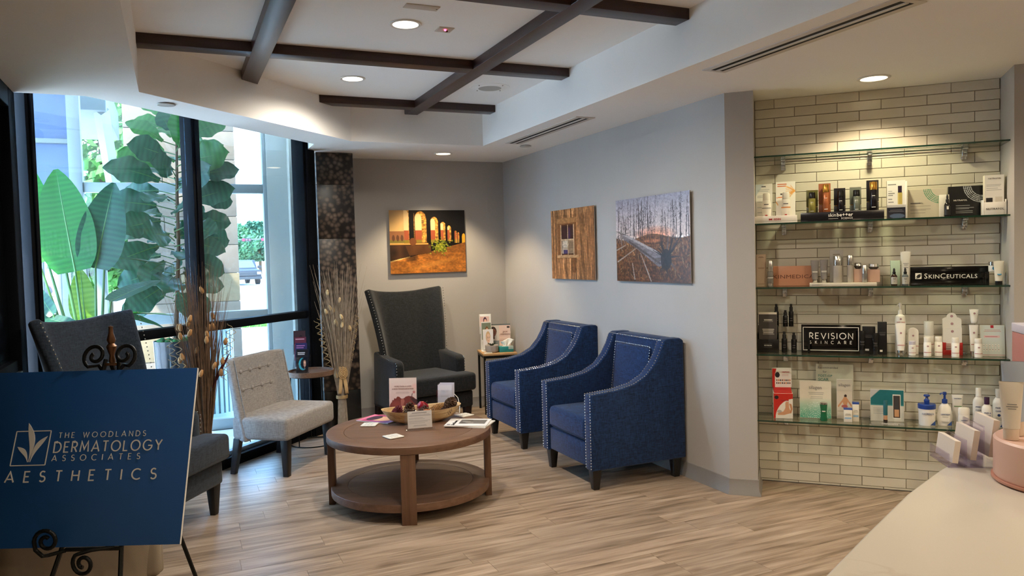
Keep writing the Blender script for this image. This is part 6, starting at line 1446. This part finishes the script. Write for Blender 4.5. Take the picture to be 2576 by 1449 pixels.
fl_ = (S.Y > .82 - .30 * S.X); S.grad((126, 76, 30), (176, 108, 40), .55, 1, fl_.astype(float)); S.noise(12, 30, .22, fl_.astype(float)); S.noise(60, 60, .18, fl_.astype(float)); S.ell(.55, .86, .4, .05, (206, 140, 62), .5, rot=-.25, soft=1)
S.poly([(0, .54), (.53, .54), (.54, .68), (.3, .72), (0, .80)], (58, 36, 20)); S.noise(16, 12, .5, ((S.Y > .54) & (S.Y < .8) & (S.X < .54)).astype(float)); S.poly([(.2, .56), (.53, .55), (.53, .68), (.25, .72)], (104, 62, 28), .6); S.rect(0, .525, .5, .548, (196, 146, 72)); S.ell(.3, .5, .045, .06, (110, 64, 34))
for k in range(160): S.ell(.66 + S.rng.normal(0, .055), .585 + S.rng.normal(0, .045), .011, .013, ((112, 122, 26), (150, 150, 44), (80, 92, 18))[k % 3], .9)
picture('photo panel of ruined stone arches glowing at dusk', (2.336, 7.384, 1.405), 0, .788, .625, cv)
# cabin window
cv = Cv(150, 150, (150, 96, 58)); S = cv
for k in range(30):
    a = k / 30; S.rect(a, 0, a + 1 / 30, 1, tuple(int(c * f) for c, f in zip((186, 130, 84), [S.rng.uniform(.72, 1.18)] * 3)))
    S.line(a, 0, a + .004, 1, .003, (86, 48, 26))
S.noise(60, 6, .28); S.noise(130, 20, .22); S.rect(.8, 0, 1, 1, (96, 58, 34), .35)
S.rect(.17, .16, .60, .70, (140, 90, 54)); S.rect(.14, .13, .62, .20, (176, 124, 78)); S.rect(.14, .655, .64, .69, (196, 152, 108)); S.rect(.24, .22, .56, .65, (84, 52, 36)); S.rect(.26, .24, .53, .64, (44, 30, 44)); S.rect(.27, .43, .40, .63, (188, 166, 140)); S.rect(.41, .45, .53, .63, (150, 124, 98)); S.ell(.35, .5, .07, .05, (214, 196, 170)); S.rect(.30, .58, .40, .63, (70, 66, 110)); S.rect(.40, .23, .415, .65, (200, 170, 130)); S.rect(.25, .43, .54, .445, (200, 170, 130)); S.rect(.42, .27, .46, .42, (74, 50, 96), .8); S.rect(.235, .22, .255, .66, (206, 170, 130)); S.rect(.535, .22, .55, .66, (206, 170, 130))
S.rect(.5, .7, .58, .9, (92, 58, 36), .6); S.noise(40, 60, .12)
picture('photo panel of a weathered plank wall with a small window', (3.157, 5.878, 1.335), -PI / 2, .787, .612, cv)
# fallen tree
cv = Cv(220, 160, (190, 180, 186)); S = cv
S.grad((150, 146, 160), (214, 196, 190), 0, .42); S.ell(.55, .46, .3, .12, (236, 150, 110), .8, soft=1); S.grad((112, 72, 40), (84, 52, 30), .46, 1, (S.Y > .47 + .03 * np.sin(S.X * 9)).astype(float)); S.noise(80, 60, .45, (S.Y > .47).astype(float))
for k in range(46):
    x = S.rng.random(); hgt = S.rng.uniform(0, .3); b = S.rng.uniform(.44, .56); lean = S.rng.normal(0, .02); wd = S.rng.uniform(.0025, .0055); S.line(x, b, x + lean, hgt - .05, wd, (58, 46, 48), .95, wd * .5)
    for j in range(7): yy = hgt + (b - hgt) * S.rng.uniform(.02, .6); xx = x + lean * (b - yy) / max(.1, b - hgt); d = S.rng.choice((-1, 1)) * S.rng.uniform(.01, .03); S.line(xx, yy, xx + d, yy + .018, .0018, (66, 54, 56), .9)
S.ell(.52, .52, .16, .025, (250, 150, 100), .5, soft=1)
for k in range(140): x, y_ = S.rng.random(), S.rng.uniform(.55, 1); S.line(x, y_, x + S.rng.normal(0, .03), y_ - S.rng.uniform(.02, .08), .002, ((168, 122, 66), (120, 82, 44), (70, 46, 30), (190, 160, 110))[k % 4], .8)
S.poly([(.08, .40), (.17, .44), (.62, .66), (.70, .80), (.60, .82), (.3, .60), (.06, .46)], (120, 112, 116)); S.noise(12, 90, .2, ((S.X < .7) & (S.Y > .38)).astype(float)); S.line(.12, .43, .64, .68, .014, (176, 166, 166), .8); S.line(.2, .52, .62, .78, .012, (74, 64, 66), .8)
for k in range(26): a = k * .7; S.line(.70, .72, .70 + .2 * math.cos(a) * S.rng.uniform(.4, 1), .70 + .24 * math.sin(a) * S.rng.uniform(.4, 1.1), .011, ((44, 34, 32), (96, 82, 76), (30, 22, 22))[k % 3], .95, .003)
S.ell(.70, .74, .07, .12, (40, 30, 28), .9); S.line(.74, .66, .80, .46, .012, (40, 30, 30), 1, .005); S.line(.78, .62, .90, .46, .010, (60, 48, 44), 1, .005)
for k in range(30): a = k * 1.3; S.line(.08, .42, .08 + .16 * math.cos(a) * S.rng.random(), .42 + .22 * math.sin(a) * S.rng.random(), .004, ((150, 138, 132), (84, 70, 64))[k % 2], .95, .002)
for x0, y0, x1, y1 in ((.02, .76, .3, .6), (.27, .97, .24, .78), (.5, .99, .36, .66), (.0, .62, .14, .56)): S.line(x0, y0, x1, y1, .007, (170, 156, 146), .95, .004)
S.noise(110, 90, .14)
picture('photo panel of a fallen dead tree in a bare forest', (3.157, 4.68, 1.335), -PI / 2, .935, .622, cv)

# ================================================================ PLANTS IN THE VESTIBULE
def leaf_mat(name, c1, c2, trans=.4, rough=.35):
    m = bpy.data.materials.new(name); m.use_nodes = True; nt = m.node_tree; b = nt.nodes['Principled BSDF']; out = nt.nodes['Material Output']
    b.inputs['Roughness'].default_value = rough
    tc = nt.nodes.new('ShaderNodeTexCoord'); wv = nt.nodes.new('ShaderNodeTexWave'); wv.bands_direction = 'Y'; wv.inputs['Scale'].default_value = 9; wv.inputs['Distortion'].default_value = 1.5
    nt.links.new(tc.outputs['Object'], wv.inputs['Vector'])
    r = nt.nodes.new('ShaderNodeValToRGB'); r.color_ramp.elements[0].color = (*hexc(c1), 1); r.color_ramp.elements[1].color = (*hexc(c2), 1); nt.links.new(wv.outputs['Fac'], r.inputs[0]); nt.links.new(r.outputs[0], b.inputs['Base Color'])
    tr = nt.nodes.new('ShaderNodeBsdfTranslucent'); nt.links.new(r.outputs[0], tr.inputs[0]); mx = nt.nodes.new('ShaderNodeMixShader'); mx.inputs[0].default_value = trans
    nt.links.new(b.outputs[0], mx.inputs[1]); nt.links.new(tr.outputs[0], mx.inputs[2]); nt.links.new(mx.outputs[0], out.inputs[0]); MATS[name] = m; return m
def leaf_obj(th, base, tip, width, nrm, m, droop=.1, fold=.12, wave=.0, kind='paddle', nu=8, nv=14):
    b = Vector(base); t = Vector(tip); ax = t - b; L = ax.length; Y = ax.normalized(); N = Vector(nrm); N = (N - Y * N.dot(Y)).normalized(); X = Y.cross(N).normalized()
    def prof(v):
        if kind == 'paddle': return max(.02, math.sin(PI * min(1, (.06 + .94 * v)) ** .72)) ** .62
        return max(.03, (.62 + .38 * math.sin(v * PI * 1.15 - .9)) * math.sin(PI * min(1, v * .97 + .03)) ** .45 * 1.05)
    def fn(u, v):
        s = 2 * u - 1; w = width / 2 * prof(v)
        return (s * w, v * L, fold * abs(s) * w + wave * width * math.sin(v * 19 + s * 2) * abs(s) ** 2 - droop * L * v * v)
    me = MB().grid(fn, nu, nv).mesh('leaf', m); o = bpy.data.objects.new('leaf', me); COL.objects.link(o); o.parent = th
    mt = Matrix((X, Y, N)).transposed().to_4x4(); mt.translation = b; o.matrix_local = mt; me.polygons.foreach_set('use_smooth', [True] * len(me.polygons))
    MB().tube([(0, v / 8 * L * .98, -droop * L * (v / 8) ** 2 - .001) for v in range(9)], [width * .02 * (1 - v / 9) + .001 for v in range(9)], 5).build('midrib', mat('leaf rib', '4f7a3e', .5), o)
    return o
bg_b = leaf_mat('backlit banana leaf', '1f6a1a', '2a7a22', .5); bg_d = leaf_mat('shaded banana leaf', '1c4630', '255638', .25); bg_y = leaf_mat('yellow green leaf', '5a801c', '6c9028', .55); stem_g = mat('green stalk', '3f6a34', .5)  # light put into the colour: bright green for backlit leaves, dark for the rest
bop = thing('bird_of_paradise_plant', 'tall plant with broad paddle shaped green leaves behind the left window pane', 'plant', (-.56, 5.88, 0), FW)
KX, PX0 = 1 / 368, 209
def LP(px, py, y=0.0):
    for _ in range(6):                                      # keep every leaf on the vestibule side of the glass
        x = (px - PX0) * KX + (px - 1288) / 1929 * y
        y = max(y, (4.30 - 4.554 + .932 * x) / .363)
    return (x, y, 1.55 + (652 - py) * (KX + y / 1929))
for base, tip, w, n, m, dr, y0, y1 in (
    ((188, 662), (150, 408), .37, (0.15, -1, .1), bg_b, .02, 0, .06), ((238, 655), (292, 445), .30, (.3, -1, .15), bg_d, .03, .05, .1), ((106, 575), (66, 372), .22, (.4, -1, 0), bg_b, .04, .1, .2),
    ((207, 790), (200, 655), .19, (.1, -1, 0), bg_y, .0, .18, .22), ((272, 738), (398, 676), .16, (0, -.8, .6), bg_d, .08, .0, .1), ((280, 770), (428, 764), .12, (0, -.45, .9), bg_b, .06, .02, .1),
    ((290, 772), (410, 796), .13, (0, -.7, .7), bg_d, .1, .1, .2), ((262, 628), (445, 640), .08, (0, -.4, .9), bg_d, .1, .1, .3), ((128, 768), (76, 688), .10, (.2, -1, .2), bg_d, .1, .0, .1),
    ((185, 800), (80, 760), .10, (0, -.6, .8), bg_d, .08, -.05, .0), ((165, 805), (78, 790), .10, (0, -.6, .8), bg_b, .1, .05, .1), ((150, 560), (140, 412), .16, (-.6, -.8, .2), bg_d, .05, .12, .14), ((100, 640), (68, 560), .12, (.6, -.8, 0), bg_b, .1, .15, .2)):
    leaf_obj(bop, LP(*base, y0), LP(*tip, y1), w, n, m, dr, .16, .01)
    bx = LP(*base, y0); MB().tube([(bx[0] * .12 + .0, .05 + y0 * .3, .30), (bx[0] * .5, y0 * .6 + .03, (.3 + bx[2]) / 2 + .05), bx], [.014, .011, .007], 7).build('stalk', stem_g, bop, smooth=True)
pot_m = mat('polished graphite pot', '2c3036', .12, spec=.7, metal=.3)
MB().lathe([(.13, 0), (.15, .01), (.17, .33), (.165, .335), (.155, .30), (.001, .30)], 36, cap=False).build('pot', pot_m, bop, smooth=True)
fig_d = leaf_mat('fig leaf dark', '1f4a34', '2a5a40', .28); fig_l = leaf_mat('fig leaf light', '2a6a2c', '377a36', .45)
fig = thing('fiddle_leaf_fig', 'tall fiddle leaf fig in a glossy dark pot behind the window mullion', 'plant', (-.02, 6.62, 0), 0)
MB().lathe([(.12, 0), (.128, .01), (.158, .93), (.16, .955), (.152, .955), (.148, .91), (.001, .91)], 40, cap=False).build('pot', pot_m, fig, smooth=True)
mo = MB(); rm = random.Random(8)
for k in range(46): a = rm.uniform(0, 2 * PI); r = .14 * math.sqrt(rm.random()); mo.ball((r * math.cos(a), r * math.sin(a), .93 + rm.uniform(-.01, .02)), rm.uniform(.02, .035), 7, 5)
o = mo.build('moss', mat('green moss', '3f7a3a', .95, var=.3, vscale=60, bump=.8, bscale=200), fig, smooth=True); o['kind'] = 'stuff'
trk = [(.0, 0, .92), (.03, .0, 1.3), (.055, .01, 1.7), (.06, .0, 2.1), (.075, .0, 2.55), (.08, 0, 2.72)]
MB().tube(trk, [.018, .016, .014, .012, .009, .006], 8).build('trunk', mat('fig bark', '5c4a38', .9), fig, smooth=True)
rf = random.Random(21)
for k in range(60):
    f = k / 59; z = 1.28 + 1.42 * f; a = k * 2.39996 + .4; sp = (.12 + .10 * math.sin(PI * f)); L = rf.uniform(.27, .40) * (1 - .25 * (f > .9)); el = -.35 + .95 * f + rf.uniform(-.25, .25)
    tx = .0 + .08 * f; d = Vector((math.cos(a) * math.cos(el), math.sin(a) * math.cos(el) * .8, math.sin(el))); b = Vector((tx, 0, z)) + Vector((math.cos(a), math.sin(a) * .8, .1)) * sp * .6
    if b.y + d.y * L < -.46: d.y *= .5
    n = Vector((rf.uniform(-.5, .5), -1.1, rf.uniform(.1, .9)))
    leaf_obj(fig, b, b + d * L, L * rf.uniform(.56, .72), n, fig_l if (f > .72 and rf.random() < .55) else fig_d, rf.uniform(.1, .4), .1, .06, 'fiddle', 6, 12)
    MB().tube([(tx, 0, z - .02), b], [.005, .004], 5).build('leaf_stalk', stem_g, fig)

# ================================================================ DRIED FLOWER SHEAVES
def sheaf(label, loc, seed, twig_m, n=150, top=1.52, spread=.2, rose=False, pods=16, pod_c='b08a5c', lean=(0, 0), squash=1.0):
    t = thing('dried_flower_sheaf', label, 'dried flowers', loc, 0, 'dried sheaves by the window'); rd = random.Random(seed); mb = MB(); tips = []
    for k in range(n):
        a = rd.uniform(0, 2 * PI); r = math.sqrt(rd.random()); h = top * rd.uniform(.72, 1.02); sp = spread * r
        c, s = math.cos(a), math.sin(a) * squash; j = rd.uniform(-.03, .03)
        pts = [(c * .05 * r, s * .05 * r, 0), (c * .035 * r, s * .035 * r, .34), (c * (.03 + sp * .28) + j * .3, s * (.03 + sp * .28), .70 * h / 1.0 * .62 + .12), (c * sp * .7 + j, s * sp * .7 + j, h * .78), (c * sp + j * 2, s * sp + j, h)]
        pts = [(x + lean[0] * z, y + lean[1] * z, z) for x, y, z in pts]; mb.tube(pts, [.0032, .003, .0024, .0016, .0007], 3, cap=False); tips.append(pts)
    o = mb.build('stems', twig_m, t); o['kind'] = 'stuff'
    for k in range(pods):
        P = tips[rd.randrange(n)]; q_ = Vector(P[3]).lerp(Vector(P[4]), rd.uniform(.0, .75)); q_.y -= .03 if squash < 1.1 else 0; q_.z -= rd.uniform(0, .25)
        mt = Matrix.Translation(q_) @ Matrix.Rotation(rd.uniform(-.4, .4), 4, 'Y') @ Matrix.Rotation(rd.uniform(-.3, .3), 4, 'X'); pm = MB()
        for e in range(5):
            aa = e * 2 * PI / 5; m2 = mt @ Matrix.Rotation(aa, 4, 'Z')
            pm.grid(lambda u, v: ((.004 + .010 * math.sin(PI * min(.93, v * .9 + .1))) * math.cos((u - .5) * 1.3), (.004 + .010 * math.sin(PI * min(.93, v * .9 + .1))) * math.sin((u - .5) * 1.3), .05 * v), 3, 4, m2)
        pm.build('seed_pod', mat('pod ' + pod_c, pod_c, .8, var=.2, vscale=40), t, smooth=True, solid=.001)
    for k in range(5):
        a = rd.uniform(2.4, 4.0) if k < 3 else rd.uniform(0, 1); bz = rd.uniform(.55, .8); r0 = .07 + bz * .08
        MB().tube([(math.cos(a) * (r0 + .02 * f / 8) + .022 * math.cos(f * 1.25), math.sin(a) * r0 * squash - .03 + .022 * math.sin(f * 1.25), bz + f * .011) for f in range(34)], .0022, 5).build('curly_vine', mat('vine straw', '9a8560', .8), t)
    MB().lathe([(.05, .33), (.052, .345), (.05, .36)], 16, cap=False, sy=squash).build('tie', mat('raffia', 'b09468', .8), t)
    MB().lathe([(.052, .08), (.054, .09), (.052, .1)], 16, cap=False, sy=squash).build('lower_tie', mat('raffia', 'b09468'), t)
    if rose:
        rs = MB()
        for k in range(34): a = k * .62; r = .006 + k * .0012; rs.tube([(r * math.cos(a), -.07 - .014 + k * .0004, .56 + r * 1.2 * math.sin(a)), (r * math.cos(a + .62) + .001, -.07 - .014 + k * .0004, .56 + r * 1.2 * math.sin(a + .62))], .007 - k * .0001, 5)
        rs.build('fabric_rose', mat('cream ribbon', 'c9a878', .8), t, smooth=True)
        MB().lathe([(.054, .52), (.058, .55), (.056, .60), (.050, .62)], 18, cap=False).build('ribbon_band', mat('cream ribbon', 'c9a878', .8), t, smooth=True)
        for s in (-1, 1): MB().grid(lambda u, v: (s * .012 + s * v * .02 + (u - .5) * .03, -.072 + .006 * math.sin(v * 7), .54 - .16 * v), 3, 8).build('ribbon_tail', mat('cream ribbon', 'c9a878'), t, smooth=True, solid=.001)
    return t
sheaf('pale dried twig sheaf with a cream ribbon rose beside the granite pillar', (1.31, 6.80, 0), 3, mat('pale twigs', '9d8f7e', .85, var=.25, vscale=30), 170, 1.52, .22, True, 15, 'cdb488', squash=.8)
sf2 = sheaf('brown dried flower sheaf with tan pods beside the slate wing chair', (.145, 5.66, 0), 5, mat('brown twigs', '6d543e', .85, var=.3, vscale=30), 190, 1.55, .19, False, 22, 'a87c4c')
mb = MB()
for k in range(5): mb.tube([(.06, -.04, .70), (.10 + .012 * k, -.05, .80 + .02 * k), (.125 + .014 * k, -.05, .86 + .02 * k)], [.004, .009, .001], 6)
mb.build('dark_red_pods', mat('dark red pod', '4a1820', .6), sf2)

# ================================================================ RECEPTION COUNTER
cz = 1.07
ep = [(.46, .62), (.66, .735), (.851, .832), (1.045, .928), (1.285, 1.043), (1.446, 1.109), (1.60, 1.165), (1.80, 1.245), (2.05, 1.33), (2.4, 1.42), (2.9, 1.46)]
inner = [(2.95, .85), (2.3, .78), (1.7, .58), (1.2, .36), (.75, .12)]
def quartz():
    m = bpy.data.materials.new('white quartz'); m.use_nodes = True; nt = m.node_tree; b = nt.nodes['Principled BSDF']; b.inputs['Roughness'].default_value = .25
    tc = nt.nodes.new('ShaderNodeTexCoord'); n = nt.nodes.new('ShaderNodeTexNoise'); n.inputs['Scale'].default_value = 2.3; n.inputs['Detail'].default_value = 9; n.inputs['Distortion'].default_value = .9; nt.links.new(tc.outputs['Object'], n.inputs['Vector'])
    r = nt.nodes.new('ShaderNodeValToRGB'); cr = r.color_ramp; cr.elements[0].position = .485; cr.elements[0].color = (*hexc('cfc7ba'), 1); cr.elements[1].position = .515; cr.elements[1].color = (*hexc('cfc7ba'), 1); e = cr.elements.new(.5); e.color = (*hexc('c3b6a8'), 1)
    nt.links.new(n.outputs['Fac'], r.inputs[0])
    n2 = nt.nodes.new('ShaderNodeTexNoise'); n2.inputs['Scale'].default_value = 4; nt.links.new(tc.outputs['Object'], n2.inputs['Vector']); r2 = nt.nodes.new('ShaderNodeValToRGB'); r2.color_ramp.elements[0].position = .5; r2.color_ramp.elements[1].position = .62; nt.links.new(n2.outputs['Fac'], r2.inputs[0])
    mx = nt.nodes.new('ShaderNodeMixRGB'); mx.inputs[1].default_value = (*hexc('cfc7ba'), 1); nt.links.new(r2.outputs[0], mx.inputs[0]); nt.links.new(r.outputs[0], mx.inputs[2]); nt.links.new(mx.outputs[0], b.inputs['Base Color']); MATS['white quartz'] = m; return m
cnt = thing('reception_counter', 'curved white quartz reception counter in the right foreground', 'counter', (0, 0, 0))
MB().prism((ep + inner)[::-1], cz - .035, cz).build('worktop', quartz(), cnt, bevel=.006, seg=3)
ft = [(x + .025, y - .055) for x, y in ep[1:]]; bk_ = [(x - .02, y + .04) for x, y in inner]
MB().prism((ft + bk_)[::-1], .1, cz - .035).build('front_panel', mat('counter panel', '8b7a68', .5), cnt); MB().prism([(x, y - .04) for x, y in ft][::-1] + [(x, y + .04) for x, y in bk_][::-1][::1], 0, .1).build('kick', mat('kick dark', '2b2724', .6), cnt)
pink = mat('dusty pink resin', 'd9b3a4', .4); pink_d = mat('dusty pink side', 'cf9a88', .4)
pd = thing('display_drum', 'round pink product drum on the white counter', 'display stand', (1.60, .935, cz + .0005))
MB().lathe([(.125, 0), (.13, .004), (.13, .008), (.128, .008)], 48, cap=True).build('base_disc', mat('pink base', 'b98573', .5), pd, smooth=True)
MB().lathe([(.124, .008), (.126, .012), (.126, .084), (.122, .088), (.001, .088)], 48, cap=True).build('drum', pink, pd, smooth=True)
text(pd, '-A-', .02, (-.085, -.095, .035), mat('pink emboss', 'c08d7c', .5), rz=-.75)
for lx, ly, h, lab in ((-.088, .055, .115, 'white squeeze tube with a pearl cap on the pink drum'), (-.045, .075, .15, 'pale blue squeeze tube behind it on the pink drum')):
    th = thing('squeeze_tube', lab, 'tube', (1.60 + lx, .935 + ly, cz + .0892), R_(-50), 'tubes on the pink drum'); squeeze(th, .042 if h < .14 else .05, h, mat('pearl tube' if h < .14 else 'ice blue tube', 'd8cfc4' if h < .14 else 'a9b6cc', .3), mat('pearl cap', 'd9c9b8', .3), .2); marks(th, .02, [(h * .62, .8), (h * .58, 1), (h * .54, .7)], y=-.0125, h=.0012)
hd = thing('card_holder', 'stepped clear card holder with white cards on the counter', 'card holder', (1.57, 1.14, cz + .0005), R_(-122))
for k in range(3):
    MB().box((-.05, -.045 + k * .035, 0), (.05, -.042 + k * .035, .030 + k * .03)).build('clear_wall', clear_mat('lilac acrylic', (.90, .88, .96), .08), hd); cd_ = MB().box((-.045, -.036 + k * .035, .004 + k * .012), (.045, -.024 + k * .035, .052 + k * .028)).build('card_stack', mat('white cards', 'e3d9ce', .6), hd); cd_.rotation_euler = (-.14, 0, 0)
MB().box((-.05, -.045, 0), (.05, .065, .003)).build('base', MATS['lilac acrylic'], hd); MB().prism([(-.045, 0), (.065, 0), (.065, .10)], -.052, -.050, axis='x').build('side', MATS['lilac acrylic'], hd)
bx_ = thing('product_box', 'tall pink box with a white lid at the right picture edge', 'box', (1.79, 1.085, cz + .0005), R_(-40))
MB().box((-.06, -.04, 0), (.06, .04, .13)).build('lower_half', mat('black carton', '0c0d12'), bx_, bevel=.002); MB().box((-.062, -.042, .13), (.062, .042, .275)).build('upper_half', mat('rose carton', 'b97a70', .5), bx_, bevel=.002); MB().box((-.063, -.043, .275), (.063, .043, .295)).build('lid', mat('lilac white lid', 'cfcad6', .5), bx_, bevel=.002)
